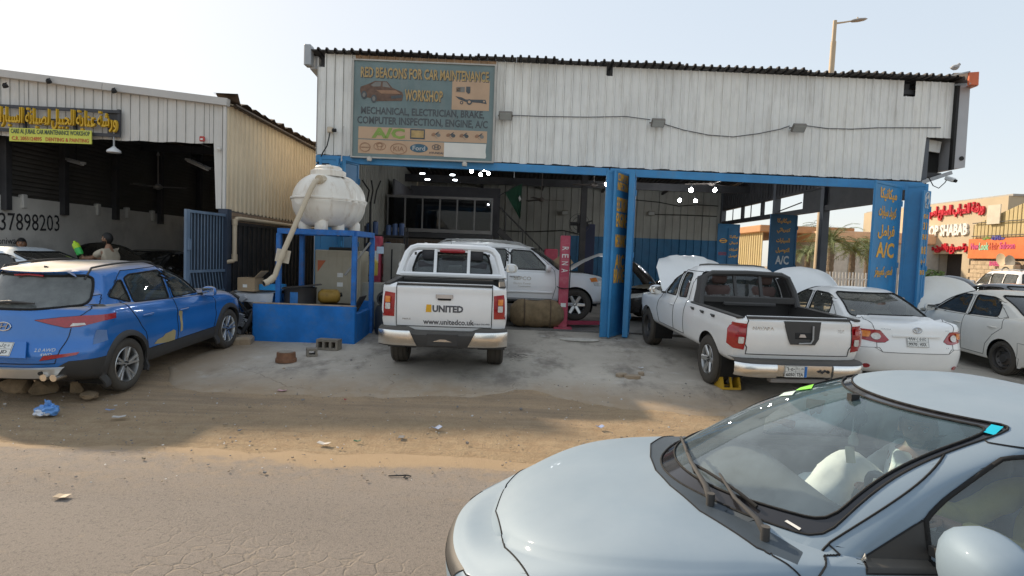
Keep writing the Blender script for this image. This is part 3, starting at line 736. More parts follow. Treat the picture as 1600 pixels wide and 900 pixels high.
# walls
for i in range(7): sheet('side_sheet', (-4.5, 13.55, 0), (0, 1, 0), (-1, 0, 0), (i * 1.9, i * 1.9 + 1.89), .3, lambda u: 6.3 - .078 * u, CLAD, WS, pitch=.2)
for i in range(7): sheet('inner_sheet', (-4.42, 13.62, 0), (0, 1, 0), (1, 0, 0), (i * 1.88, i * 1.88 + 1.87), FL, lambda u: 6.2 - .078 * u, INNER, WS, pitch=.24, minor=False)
for i in range(14):
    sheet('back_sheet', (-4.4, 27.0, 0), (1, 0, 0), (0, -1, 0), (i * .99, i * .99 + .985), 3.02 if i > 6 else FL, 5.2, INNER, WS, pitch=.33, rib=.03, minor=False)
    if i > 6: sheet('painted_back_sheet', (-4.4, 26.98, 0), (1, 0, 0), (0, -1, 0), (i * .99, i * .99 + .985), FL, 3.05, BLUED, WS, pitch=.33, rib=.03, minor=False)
MB().box((2.4, 27.1, 2.9), (14, .08, 5)).build('outer_back_wall', CLAD, WS)
# open side on the street: posts, rails, clerestory gaps
XR = 9.36
b = MB()
b.bar((XR, 13.9, 3.80), (XR, 27, 3.83), .14, .16); b.build('side_rail', STEEL, WS)
MB().bar((XR, 13.9, 4.52), (XR, 27, 4.45), .14, .14).build('side_rail', STEEL, WS)
for y in (13.95, 18.1, 21.45, 26.9): MB().bar((XR, y, .3), (XR, y, 5.9), .2, .2).build('side_post', pm('grey_post', (.10, .11, .125), .6), WS)
for y in (24.6, 22.65): MB().bar((XR, y, 3.88), (XR, y, 4.42), .1, .16).build('mullion', STEEL, WS)
for y in (23.75, 25.7): MB().bar((XR, y, 3.88), (XR, y, 4.42), .03, .03).build('mullion', STEEL, WS)
MB().box((XR + .02, 16.7, 4.17), (.05, 5.6, .62)).build('closed_panel', STEEL, WS)
MB().bar((XR, 19.6, 4.12), (XR, 21.3, 3.95), .03, .03).build('brace', STEEL, WS)
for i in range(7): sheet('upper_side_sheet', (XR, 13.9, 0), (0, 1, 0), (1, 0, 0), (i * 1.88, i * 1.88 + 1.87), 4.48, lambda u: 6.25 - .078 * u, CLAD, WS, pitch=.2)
for i in range(7): sheet('upper_inner_sheet', (XR - .06, 13.9, 0), (0, 1, 0), (-1, 0, 0), (i * 1.88, i * 1.88 + 1.87), 4.48, lambda u: 6.2 - .078 * u, STEEL, WS, pitch=.24, minor=False)
for i, y in enumerate((16.2, 18.6, 21.2, 23.8)):
    z = 6.15 - .081 * (y - 13.6) - .35
    MB().bar((-4.4, y, z), (9.3, y, z), .12, .28).build('roof_truss', STEEL, WS)
for x in (-1.5, 1.2, 3.9, 6.6): MB().bar((x, 13.8, 6.12), (x, 27, 5.06), .08, .1).build('roof_purlin', STEEL, WS)
MB().bar((2.35, 20.5, FL), (2.35, 20.5, 5.5), .2, .2).build('inner_post', STEEL, WS)
# box end of the sign board on the street side
MB().bar((9.93, 13.75, 4.36), (9.93, 13.75, 6.3), .06, .1).build('board_edge', DARK, WS)
gp = MB(); gp.add([(9.97, 13.72, 4.38), (10.22, 13.72, 4.42), (10.20, 13.72, 6.30), (9.96, 13.72, 6.32), (9.97, 16, 4.38), (10.22, 16, 4.42), (10.20, 16, 6.30), (9.96, 16, 6.32)], [(0, 1, 2, 3), (1, 5, 6, 2), (5, 4, 7, 6), (4, 0, 3, 7), (3, 2, 6, 7), (0, 4, 5, 1)])
gp.build('board_case', pm('grey_aluminium', (.42, .42, .43), .45, var=.06), WS)
MB().cyl((10.12, 13.70, 4.62), (10.12, 13.73, 4.62), .05, 12).build('case_socket', DARK, WS)
MB().bar((9.28, 13.76, 4.05), (9.95, 13.76, 4.30), .06, .08).build('notch_rail', GALV, WS)
MB().box((9.62, 14.2, 4.62), (.62, .04, .8)).build('notch_back', DARK, WS)
MB().box((9.6, 14.05, 4.95), (.5, .05, .26), Matrix.Rotation(.12, 3, 'Y')).build('loose_sheet', CLAD, WS)
# interior: mezzanine office with windows over a brick wall
BRICKW = pm('brown_brick', (.13, .092, .07), .85, var=.3, scale=14, stain=.3, scol=(.05, .04, .035))
MB().box((-2.56, 20.25, 1.45), (3.6, .2, 2.1)).build('brick_wall', pm('brick_mortar', (.16, .14, .12), .9), WS)
bt = MB(); nb = 0
for r_ in range(13):
    for c_ in range(16):
        x = -4.3 + c_ * .235 + (.117 if r_ % 2 else 0)
        if x > -.85: continue
        if r_ >= 5: bt.box((x, 20.14 + .004 * ((r_ * 5 + c_ * 3) % 3), .46 + r_ * .16), (.215, .03, .145))
tag(bt.build('brick_course', BRICKW, WS), kind='stuff')
b = MB(); b.box((-2.55, 22.0, 2.62), (3.66, 4.0, .16)); b.build('mezzanine_floor', STEEL, WS)
OFG = glassm('office_glass', (.25, .27, .29), refl=.45, dirt=.05, dcol=(.12, .12, .12))
WF = pm('office_frame', (.19, .185, .18), .5)
MB().bar((-4.32, 20.15, 2.78), (-.74, 20.15, 2.78), .1, .12).build('window_sill', WF, WS)
MB().bar((-4.32, 20.17, 3.9), (-.74, 20.17, 3.9), .08, .08).build('window_head', WF, WS)
for i in range(7): MB().bar((-4.28 + i * .585, 20.16, 2.84), (-4.28 + i * .585, 20.16, 3.86), .05, .05).build('window_mullion', WF, WS)
for i in range(6): MB().box((-3.99 + i * .585, 20.18, 3.35), (.53, .008, 1.0)).build('window_pane', OFG, WS)
MB().box((-4.15, 22.2, 3.6), (.06, 3.6, 1.8)).box((-2.4, 24.0, 3.7), (3.6, .06, 2.0)).build('office_wall', pm('office_dark', (.09, .09, .1), .8), WS)
for i in range(5): MB().box((-3.9 + i * .7, 21.6, 3.0 + .08 * (i % 2)), (.5, .5, .5 + .2 * (i % 3)), bev=.05).build('stored_box', pm('dusk_box', (.05, .045, .042), .9), WS)
# ceiling spots of the office
LED = pm('lamp_lit', (.9, .9, .9), .4, emit=((.88, .95, 1.), 5))
for px, py in ((660, 272), (668, 281), (707, 274), (711, 282)):
    p = at(px, py, 21.5); MB().cyl(p, p + Vector((0, 0, .03)), .085, 14).build('ceiling_spot', LED, WS)
# staircase and stringer beside the office
b = MB(); b.bar((-.55, 20.3, 2.9), (2.0, 21.5, .6), .06, .2); b.bar((-.55, 20.3, 3.7), (2.0, 21.5, 1.4), .04, .04)
for i in range(4): b.bar((-.3 + i * .6, 20.4 + i * .29, 2.7 - i * .54), (-.3 + i * .6, 20.4 + i * .29, 3.5 - i * .54), .04, .04)
b.build('stair_rail', STEEL, WS)
# wiring on the back wall
for pts in ([(775, 360), (830, 362), (880, 360), (905, 366)], [(990, 312), (1030, 316), (1060, 322), (1090, 320), (1122, 322)], [(1020, 335), (1070, 336), (1120, 338)]):
    MB().tube([at(px, py, 26.9) for px, py in pts], .02, 6).build('wall_cable', DARK, WS)

# ---- folding door leaves
def leaf(a, b, z0, z1, label, texts=(), col=BLUE, ar=False, tcol=None, group='blue folding door leaves', flip=False, window=None, thick=.05):
    a, b = Vector((a[0], a[1], 0)), Vector((b[0], b[1], 0)); L = (b - a).length; u = (b - a) / L; o = Vector((u.y, -u.x, 0))
    t = thing('door_leaf', label, 'door', (a.x, a.y, z0), math.atan2(u.y, u.x), group); H = z1 - z0
    m_ = MB(); m_.box((L / 2, thick / 2, H / 2), (L - .1, thick * .5, H - .1)); m_.build('panel', col, t)
    for k in range(5):
        x = L * (k + .5) / 5
    for (c, d, n_) in (((.03, thick / 2, H / 2), (.06, thick, H), 'stile'), ((L - .03, thick / 2, H / 2), (.06, thick, H), 'stile'), ((L / 2, thick / 2, .03), (L - .12, thick, .06), 'rail'), ((L / 2, thick / 2, H - .03), (L - .12, thick, .06), 'rail')):
        MB().box(c, d, bev=.006).build(n_, col, t)
    for z in (.4, H * .5, H - .4): MB().cyl((L - .0, -.005, z - .06), (L - .0, -.005, z + .06), .018, 8).build('hinge', col, t)
    if window: MB().box((window[0], thick * .2, window[1]), (window[2], thick * .3, window[3])).build('opening', DARK, t)
    for (s, fx, z, w_, h_, isar, c_, *bo) in texts:
        lettering(s, w_ * L, h_, frame((fx * L, thick * .25 - .006, z), (1, 0, 0), (0, 0, 1)), c_, t, bold=bo[0] if bo else .03, ar=isar)
    return t
ORT = pm('orange_stencil', (.80, .42, .06), .6, var=.2, scale=12, stain=.12, scol=(.1, .2, .3))
WHT = pm('white_stencil', (.6, .62, .62), .6, var=.15); RDT = pm('red_stencil', (.30, .06, .09), .7, var=.2)
leaf((1.92, 12.70), (2.11, 12.74), .36, 3.92, 'narrow blank blue door leaf beside the stencilled leaf between the bays')
TX = []
H0 = 3.56
for s, py, hp in (('COMPUTER', 279, 13), ('INSPECTION', 293, 13), ('ELECTRICIAN', 321, 22), ('ENGINE', 345, 22), ('MECHANIC', 377, 20), ('A\\C', 409, 22), ('BRAKE', 431, 22)):
    z = at(970, py, 13.1).z - .36; TX.append((s, .47, z, .58 if s == 'A\\C' else .66, hp * 13.1 / 930, False, ORT))
leaf((2.11, 12.66), (2.60, 13.5), .36, 3.94, 'blue door leaf between the bays stencilled ELECTRICIAN ENGINE MECHANIC in orange', TX)
leaf((2.53, 12.78), (2.70, 13.46), .36, 3.94, 'blank blue door leaf folded edge on at the white hood bay', thick=.12)
TX = []
for s, py, hp, w_, ar_ in (('ميكانيكا', 305, 20, .62, True), ('كهرباء سيارات', 333, 20, .66, True), ('فرامل', 363, 22, .62, True), ('A/C', 391, 24, .66, False), ('فحص كمبيوتر', 425, 18, .66, True)):
    TX.append((s, .5, at(1382, py, 13.15).z - .36, w_, hp * 13.15 / 930, ar_, ORT))
leaf((7.63, 12.72), (8.70, 13.5), .36, 3.92, 'blue door leaf with orange Arabic words and A/C at the street corner', TX)
leaf((8.74, 13.48), (9.08, 13.22), .36, 3.95, 'blank blue door leaf between the two lettered leaves at the street corner')
TX = [('REGAL', .55, at(1442, 322, 13.2).z - .36, .5, .09, False, WHT), ('MECHANIC', .5, at(1442, 338, 13.2).z - .36, .6, .10, False, ORT), ('3/1', .5, at(1442, 353, 13.2).z - .36, .5, .16, False, ORT), ('ENGINE', .5, at(1442, 370, 13.2).z - .36, .6, .12, False, ORT),
      ('BRAKE', .5, at(1442, 391, 13.2).z - .36, .7, .17, False, ORT), ('تبريد', .5, at(1442, 409, 13.2).z - .36, .6, .14, True, ORT), ('COMPUTER', .5, at(1442, 426, 13.2).z - .36, .7, .11, False, ORT)]
l3 = leaf((8.95, 13.15), (9.21, 13.30), .36, 3.80, 'blue door leaf under a white round emblem at the street corner', TX)
b = MB(); c = Vector((.16, .006, at(1442, 310, 13.2).z - .36)); b.tube([c + Vector((.085 * math.cos(t), 0, .14 * math.sin(t))) for t in np.linspace(0, 2 * math.pi, 25)[:-1]], .012, 6, closed=True)
b.add([c + Vector(p) for p in ((-.06, -.004, -.10), (.0, -.004, .02), (-.05, -.004, .03), (.02, -.004, .10), (.06, -.004, .05), (.03, -.004, -.02))], [(0, 1, 2), (1, 5, 4, 3, 2)]); b.build('emblem', WHT, l3)
leaf((-4.40, 13.38), (-3.96, 13.38), .36, 4.08, 'blue door leaf with a small dark opening behind the water tank', window=(.15, 3.45, .16, .26))
leaf((-3.95, 13.38), (-3.72, 12.9), .36, 3.96, 'blank blue door leaf folded outward behind the water tank')
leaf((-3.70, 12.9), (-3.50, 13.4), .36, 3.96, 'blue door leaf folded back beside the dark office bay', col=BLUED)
TX = [('ميكانيكا', .5, at(1215, 345, 18.6).z - FL, .5, .17, True, ORT), ('كهربائي', .5, at(1215, 360, 18.6).z - FL, .5, .17, True, ORT), ('السيارات', .5, at(1215, 376, 18.6).z - FL, .5, .17, True, ORT), ('التوصيل', .5, at(1215, 391, 18.6).z - FL, .5, .17, True, ORT), ('A/C', .5, at(1210, 406, 18.6).z - FL, .5, .27, False, WHT)]
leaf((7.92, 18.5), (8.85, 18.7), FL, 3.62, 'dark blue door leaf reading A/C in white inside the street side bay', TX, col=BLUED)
TX = [('ميكانيكا', .75, at(1141, 370, 24.5).z - FL, .4, .14, True, ORT), ('كهربائي', .75, at(1141, 380, 24.5).z - FL, .4, .14, True, ORT), ('السيارات', .75, at(1141, 390, 24.5).z - FL, .4, .14, True, ORT), ('التوصيل', .75, at(1141, 400, 24.5).z - FL, .4, .14, True, ORT), ('RADIATOR', .25, at(1122, 396, 24.5).z - FL, .4, .14, False, RDT)]
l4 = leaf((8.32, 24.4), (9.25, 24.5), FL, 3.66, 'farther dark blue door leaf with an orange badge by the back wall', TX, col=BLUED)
b = MB(); c = Vector((.24, -.006, at(1122, 376, 24.5).z - FL)); b.tube([c + Vector((.14 * math.cos(t), 0, .08 * math.sin(t))) for t in np.linspace(0, 2 * math.pi, 21)[:-1]], .014, 6, closed=True); b.bar(c + Vector((-.17, 0, 0)), c + Vector((.17, 0, 0)), .02, .04); b.build('emblem', ORT, l4)
MB().bar((.465, -.006, .1), (.465, -.006, 3.1), .05, .05).build('stile', BLUED, l4)

# ---- painted board over the bay
sgn = thing('workshop_sign', 'weathered teal sign reading RED BEACONS FOR CAR MAINTENANCE WORKSHOP', 'sign', (-3.655, 13.36, 4.115), math.atan2(.05, 3.1))
SW, SH = 3.1, 2.09
def sgm(name, c, **k): return pm(name, c, .6, **k)
TEAL = sgm('faded_teal_board', (.155, .215, .215), var=.2, scale=1.2, stain=.55, scol=(.24, .235, .22), sscale=2.0, streak=True)
CREAM = sgm('peach_print', (.50, .34, .22), var=.1, scale=2, stain=.4, scol=(.42, .22, .12), sscale=2)
GOLD = sgm('gold_print', (.42, .29, .12), var=.25, scale=8); DKP = sgm('dark_print', (.075, .085, .09), var=.2, scale=6); GRN = sgm('green_print', (.22, .32, .07), var=.15)
MB().box((SW / 2, .05, SH / 2), (SW, .10, SH)).build('board', TEAL, sgn)
for c, d in (((SW / 2, .03, SH + .015), (SW + .08, .12, .03)), ((SW / 2, .03, -.015), (SW + .08, .12, .03)), ((-.02, .03, SH / 2), (.04, .12, SH)), ((SW + .02, .03, SH / 2), (.04, .12, SH))): MB().box(c, d).build('frame', pm('sign_frame', (.42, .40, .36), .5), sgn)
def sm(u, v, o=.003): return frame((u * SW, -o, (1 - v) * SH), (1, 0, 0), (0, 0, 1))
def st(s, u0, u1, v0, v1, m_, bold=.02, o=.004, **k): return lettering(s, (u1 - u0) * SW, (v1 - v0) * SH, sm((u0 + u1) / 2, (v0 + v1) / 2, o), m_, sgn, bold=bold, **k)
def sp_(poly, m_, name='print', o=.004): 
    M = Matrix(((1, 0, 0, 0), (0, 0, -1, 0), (0, 1, 0, 0), (0, 0, 0, 1)))
    P = [(u * SW, (1 - v) * SH) for u, v in poly]; ob = MB().prism(P, .003).build(name, m_, sgn); ob.matrix_local = Matrix.Translation((0, -o + .003, 0)) @ M; return ob
st('RED BEACONS FOR CAR MAINTENANCE', .053, .963, .068, .178, DKP, .05, .003); st('RED BEACONS FOR CAR MAINTENANCE', .048, .958, .062, .172, GOLD, .025, .006)
st('WORKSHOP', .368, .638, .285, .405, DKP, .05, .003); st('WORKSHOP', .364, .634, .28, .40, GOLD, .025, .006)
st('MECHANICAL, ELECTRICIAN, BRAKE,', .055, .935, .475, .565, DKP, .022); st('COMPUTER INSPECTION, ENGINE, A/C', .03, .962, .575, .668, DKP, .022)
sp_([(.70, .155), (.967, .155), (.967, .47), (.70, .47)], CREAM, 'picture_panel', .004)
sp_([(.04, .685), (.96, .685), (.96, .81), (.04, .81)], CREAM, 'picture_panel', .004); sp_([(.04, .82), (.655, .82), (.655, .965), (.04, .965)], CREAM, 'picture_panel', .004)
sp_([(.655, .82), (.957, .82), (.953, .90), (.958, .95), (.954, .972), (.655, .97)], pm('white_patch', (.70, .68, .62), .7, var=.05), 'blank_patch', .007)
BRN = sgm('brown_print', (.13, .075, .05), var=.3, scale=9); BRL = sgm('light_brown_print', (.30, .17, .10), var=.2); GRY = sgm('grey_print_sign', (.2, .19, .17))
sp_([(.045, .30), (.05, .27), (.11, .235), (.15, .205), (.235, .205), (.275, .27), (.345, .31), (.352, .345), (.345, .40), (.16, .415), (.13, .385), (.055, .375)], BRN, 'car_print', .007)
sp_([(.12, .25), (.155, .215), (.195, .212), (.19, .26), (.14, .265)], GRY, 'car_print', .010); sp_([(.205, .212), (.232, .213), (.262, .27), (.205, .262)], GRY, 'car_print', .010)
sp_([(.16, .30), (.30, .295), (.335, .33), (.20, .335)], BRL, 'car_print', .010); sp_([(.265, .355), (.345, .34), (.345, .37), (.27, .385)], DKP, 'car_print', .010)
for u, v in ((.145, .39), (.075, .355)):
    sp_([(u + .020 * math.cos(t), v + .042 * math.sin(t)) for t in np.linspace(0, 2 * math.pi, 17)[:-1]], DKP, 'car_print', .012); sp_([(u + .011 * math.cos(t), v + .024 * math.sin(t)) for t in np.linspace(0, 2 * math.pi, 13)[:-1]], GRY, 'car_print', .015)
for P, m_ in (([(.73, .235), (.79, .23), (.79, .285), (.73, .285)], GRY), ([(.80, .225), (.83, .225), (.83, .29), (.815, .30), (.80, .28)], DKP), ([(.725, .33), (.77, .34), (.80, .36), (.94, .355), (.95, .40), (.90, .39), (.80, .385), (.75, .36)], DKP), ([(.73, .24), (.76, .24), (.76, .28), (.73, .28)], CREAM)): sp_(P, m_, 'lorry_print', .009)
for u, v, r_ in ((.825, .385, .02), (.77, .395, .012), (.93, .375, .013)):
    sp_([(u + r_ * math.cos(t), v + r_ * 1.5 * math.sin(t)) for t in np.linspace(0, 2 * math.pi, 15)[:-1]], DKP, 'lorry_print', .011)
    sp_([(u + r_ * .5 * math.cos(t), v + r_ * .75 * math.sin(t)) for t in np.linspace(0, 2 * math.pi, 11)[:-1]], CREAM, 'lorry_print', .013)
st('A/C', .135, .372, .69, .80, GRN, .05, .008)
def ring_(u, v, ru, rv, m_, w_=.006, name='badge_print'):
    b = MB(); b.tube([(SW * (u + ru * math.cos(t)), -.008, SH * (1 - v) + SH * rv * math.sin(t)) for t in np.linspace(0, 2 * math.pi, 29)[:-1]], w_ * SW / 2, 4, closed=True); return b.build(name, m_, sgn)
sp_([(.41, .69), (.515, .69), (.515, .795), (.41, .795)], DKP, 'gauge_print', .008); sp_([(.418, .705), (.507, .705), (.507, .78), (.418, .78)], GOLD, 'gauge_print', .011)
for u, c_ in ((.594, GRY), (.70, DKP), (.795, DKP), (.905, GRY)):
    for k in range(4):
        a = k * 1.7; sp_([(u + .018 * math.cos(a) + .016 * math.cos(t), .745 + .02 * math.sin(a) + .02 * math.sin(t + a)) for t in np.linspace(0, 2 * math.pi, 8)[:-1]], (c_, GRY, BRL, DKP)[k], 'spare_part_print', .008 + .002 * k)
st('NISSAN', .055, .125, .895, .91, BRL, .01, .008); ring_(.09, .90, .036, .045, BRL)
ring_(.195, .885, .042, .04, BRL, .004); ring_(.195, .885, .016, .036, BRL, .004); ring_(.195, .872, .025, .018, BRL, .004)
ring_(.33, .905, .058, .055, BRL, .005); st('KIA', .292, .368, .88, .93, BRL, .01, .008)
sp_([(.475 + .064 * math.cos(t), .89 + .045 * math.sin(t)) for t in np.linspace(0, 2 * math.pi, 29)[:-1]], sgm('ford_blue', (.05, .12, .17)), 'oval_badge', .008); st('Ford', .43, .52, .867, .915, pm('pale_print', (.5, .5, .48), .6), .01, .012)
ring_(.60, .872, .030, .026, DKP, .005); st('H', .585, .615, .855, .89, DKP, .02, .009); st('HYUNDAI', .55, .65, .922, .945, DKP, .02, .008)

# ---- fittings on the workshop front
def flood(loc, label, tilt=.5, dark=False, yaw=0., group='floodlights on the workshop wall'):
    t = thing('floodlight', label, 'floodlight', loc, yaw, group); M = Matrix.Rotation(tilt, 3, 'X')
    m_ = pm('lamp_housing', (.14, .14, .135), .5, var=.2, dust=.2, top=.3)
    MB().box((0, 0, 0), (.30, .075, .20), M, bev=.015).build('housing', m_, t)
    MB().box(M @ Vector((0, -.04, 0)), (.26, .008, .16), M, bev=.003).build('lens', pm('lamp_glass', (.35, .36, .34), .2, coat=.5), t)
    b = MB(); b.bar((-.16, .02, 0), (-.16, .12, .02), .02, .03).bar((.16, .02, 0), (.16, .12, .02), .02, .03).bar((-.16, .13, .02), (.16, .13, .02), .03, .02); b.build('bracket', m_, t); return t
fl = []
for px, py, lab in ((790, 182, 'small grey floodlight beside the edge of the teal sign'), (1028, 192, 'grey floodlight with cables at the middle of the cladding'), (1250, 199, 'grey floodlight tilted down near the torn roof end')):
    p = at(px, py, 13.45); p.y = 13.38 + .02 * p.x; fl.append(flood(p, lab, .75))
def cable(name, pts, r_, label, cat='cable', mat=None, group=None):
    o = MB().tube(pts, r_, 6).build(name, mat or pm('cable_grey', (.10, .10, .10), .7), None, 60); return tag(o, label, cat, group)
def fpx(px, py, o=.035):
    p = at(px, py, 13.5); u = (p - A).dot(fu); return fp(u, at(px, py, 13.5 + .3 * u / FW - o).z, o)
cable('cable', [fpx(*q) for q in ((800, 180), (850, 182), (920, 183), (980, 182), (1018, 187))], .009, 'thin grey cable running along the white cladding from the sign', group='cables on the cladding')
cable('cable', [fpx(*q) for q in ((1040, 194), (1070, 203), (1110, 211), (1150, 214), (1190, 209), (1225, 202), (1240, 197))], .010, 'dark cable sagging between two floodlights', group='cables on the cladding')
cable('cable', [fpx(*q) for q in ((1262, 196), (1300, 201), (1340, 202), (1380, 200), (1430, 200), (1483, 200))], .010, 'dark cable from the last floodlight to the roof end', group='cables on the cladding')
for px, py in ((577, 248), (726, 256)):
    p = at(px, py, 13.3); t = thing('sign_lamp', 'round white lamp under the %s of the teal sign' % ('starting letters' if px < 600 else 'blank white patch'), 'lamp', p, 0, 'lamps under the sign')
    MB().lathe([(.001, -.05), (.05, -.05), (.06, 0), (.035, .045), (.001, .05)], 14).build('lamp_shade', pm('dusty_lamp', (.5, .46, .4), .5), t, 40); MB().cyl((0, 0, .04), (0, .1, .08), .012, 6).build('arm', GALV, t)
p = at(516, 203, 13.4); t = thing('junction_box', 'small cream junction box with a black cable on the wall corner', 'electrical box', p)
MB().box((0, 0, 0), (.13, .1, .13), bev=.02).build('case', pm('cream_plastic', (.55, .47, .36), .5), t); MB().cyl((.06, -.03, -.01), (.14, -.03, -.01), .04, 10).build('plug', DARK, t)
MB().tube([Vector((.0, -.02, -.06)) + Vector(q) for q in ((.0, 0, 0), (-.02, 0, -.12), (-.06, 0, -.3), (-.15, 0, -.45), (-.2, .02, -.55))], .014, 6).build('cable', DARK, t)
tag(MB().tube([at(537, 197, 13.4), at(534, 240, 13.4), at(533, 268, 13.35)], .014, 6).build('conduit_pipe', pm('pale_conduit', (.55, .53, .5), .5)), 'thin pale conduit running down the wall beside the sign', 'pipe')
p = at(1485, 280, 13.5); t = thing('security_camera', 'small white camera on a looping cable under the wall end', 'camera', p, .4)
MB().box((0, 0, 0), (.14, .2, .09), Matrix.Rotation(.4, 3, 'X'), bev=.02).build('case', pm('camera_white', (.6, .6, .58), .5), t); MB().cyl((0, -.09, -.04), (0, -.13, -.06), .035, 10).build('lens', DARK, t)
MB().tube([(0, .05, .05), (-.1, .05, -.08), (-.3, .05, -.22), (-.5, .05, -.18), (-.68, .05, -.0)], .010, 6).build('cable', DARK, t)
# orange sign box at the roof end
ob = thing('orange_sign_box', 'open orange sheet metal sign box at the end of the roof', 'sign box', (10.0, 13.5, 6.2))
OR = pm('orange_metal', (.62, .14, .05), .5, var=.12, stain=.2, scol=(.4, .1, .05)); p = lambda px, py, Y: at(px, py, Y) - Vector((10.0, 13.5, 6.2))
q = [p(1515, 113, 13.4), p(1530, 112, 13.4), p(1529, 133, 13.4), p(1514, 132, 13.4)]
MB().add(q + [v + Vector((.0, .05, 0)) for v in q], [(0, 1, 2, 3), (7, 6, 5, 4), (0, 4, 5, 1), (1, 5, 6, 2), (2, 6, 7, 3), (3, 7, 4, 0)]).build('end_panel', OR, ob)
MB().add([p(1514, 133, 13.4), p(1529, 134, 13.4), p(1508, 142, 14.6), p(1500, 139, 14.6)], [(0, 1, 2, 3)]).build('bottom_panel', OR, ob)
MB().add([p(1470, 127, 13.9), p(1490, 114, 13.9), p(1515, 113, 13.42), p(1514, 132, 13.42), p(1485, 132, 14.0)], [(0, 1, 2, 3, 4)]).build('inner_panel', pm('orange_back', (.09, .07, .06), .7), ob)
MB().bar(p(1468, 122, 13.85), p(1516, 112, 13.4), .03, .03).bar(p(1486, 133, 13.9), p(1516, 131, 13.4), .04, .04).build('edge_angle', GALV, ob)
# pigeon on the roof end
p = at(1492, 108, 13.55); t = thing('pigeon', 'pale grey pigeon perched on the roof end by the orange box', 'bird', p, .3)
bm = MB(); prof = [(-.13, .0, .012), (-.10, .012, .03), (-.04, .03, .055), (.03, .045, .06), (.075, .075, .045), (.095, .105, .032), (.115, .12, .033), (.14, .118, .02), (.165, .112, .004)]
bm.tube([(x, 0, z) for x, z, r_ in prof], [r_ for x, z, r_ in prof], 10); bm.cyl((.0, .02, -.03), (.0, .02, .0), .006, 5).cyl((.0, -.02, -.03), (.0, -.02, .0), .006, 5)
bm.build('body', pm('pigeon_grey', (.42, .40, .38), .8, var=.3, scale=20), t, 60)
for sg in (1, -1): MB().add([(.05, sg * .05, .07), (-.12, sg * .03, .03), (-.05, sg * .062, .02), (.04, sg * .06, .035)], [(0, 1, 2, 3)]).build('wing', pm('wing_grey', (.25, .25, .26), .8), t)
# ---------------------------------------------------------------- the shed next door
SHD = thing('shed_building', 'low cream corrugated workshop shed with a dark open front and pitched roof', 'building', (0, 0, 0))
XL, XRs, YS = -10.75, -5.80, 12.0
FASC = pm('grey_white_fascia', (.62, .60, .56), .55, var=.07, scale=1.5, stain=.35, scol=(.45, .41, .34), sscale=1.4, streak=True)
TANW = pm('tan_side_cladding', (.69, .57, .40), .6, var=.08, scale=1.2, stain=.4, scol=(.50, .36, .21), sscale=1.2, streak=True)
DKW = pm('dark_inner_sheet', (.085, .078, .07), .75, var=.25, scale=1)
BLKS = pm('black_sheet', (.016, .017, .02), .5, var=.3, scale=3, stain=.35, scol=(.09, .09, .10), sscale=2.2)
rt = lambda x: 4.90 - .089 * (x + 5.7) if x > -10.4 else 5.318 - .25 * (-10.4 - x)
for i in range(7):
    a = XL + i * .922; b_ = min(a + .918, XRs - .0)
    if a > XRs - .05: break
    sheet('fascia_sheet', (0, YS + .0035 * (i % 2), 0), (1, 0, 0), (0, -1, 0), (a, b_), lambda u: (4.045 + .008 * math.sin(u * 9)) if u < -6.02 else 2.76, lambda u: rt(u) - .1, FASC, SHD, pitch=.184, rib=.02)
for x0, x1 in ((XL, -10.4), (-10.4, -8.2), (-8.195, -5.74)):
    MB().bar((x0, YS - .05, rt(x0 + .001) - .05), (x1 - .004, YS - .05, rt(x1) - .05), .14, .14).build('fascia_cap', pm('pale_flashing', (.50, .48, .45), .5, var=.06), SHD)
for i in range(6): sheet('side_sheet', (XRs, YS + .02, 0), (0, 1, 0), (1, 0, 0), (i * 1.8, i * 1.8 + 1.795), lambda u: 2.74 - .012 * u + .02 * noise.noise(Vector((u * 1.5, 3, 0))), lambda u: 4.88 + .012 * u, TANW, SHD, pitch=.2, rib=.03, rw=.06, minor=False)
MB().bar((XRs - .02, YS - .02, 2.76), (XRs - .02, YS - .02, 4.85), .05, .06).build('corner_flashing', FASC, SHD)
MB().bar((XRs - .02, YS + .02, .2), (XRs - .02, YS + .02, 2.76), .18, .18).build('corner_post', pm('navy_post', (.03, .045, .075), .6, var=.2), SHD)
for i in range(6):      # roof, rusty wavy edge sticking out over the side wall
    x0 = XL - .1 + i * .88; rows = []
    for yy in (YS + .03, YS + .1, YS + 12):
        rw = []
        for j in range(5):
            c = x0 + j * .176
            for dx, dz in ((0, 0), (.06, 0), (.075, .04), (.115, .04), (.13, 0)): rw.append((c + dx, yy, rt(min(max(c + dx, XL), -5.4)) - .08 + dz))
        rows.append(rw)
    MB().grid(rows).build('roof_sheet', pm('rusty_roof', (.10, .075, .055), .8, var=.3, scale=3), SHD, fix=False)
rows = [[], []]
for k in range(90):
    y = YS - .05 + k * .12; w_ = .05 * math.sin(k * 2 * math.pi / 4) + .05 * noise.noise(Vector((y, 0, 0))) + (.14 if k < 2 else 0)
    rows[0].append((XRs - .25, y, 4.98 + .012 * (y - 12) + w_ * .4)); rows[1].append((XRs + .16 + .03 * math.sin(k * 1.3), y, 4.93 + .012 * (y - 12) + w_ * .7))
MB().grid(rows).grid([[(p[0], p[1], p[2] - .02) for p in r_] for r_ in rows]).build('roof_edge', pm('rusty_edge', (.11, .075, .05), .8, var=.35, scale=4), SHD, fix=False)
MBRK = pm('shed_brick', (.30, .21, .14), .9, var=.25, scale=12, stain=.3, scol=(.15, .1, .07))
MB().box((XRs - .06, 17, 1.5), (.12, 10, 2.5)).build('lower_wall', pm('brick_mortar', (.16, .14, .12)), SHD)
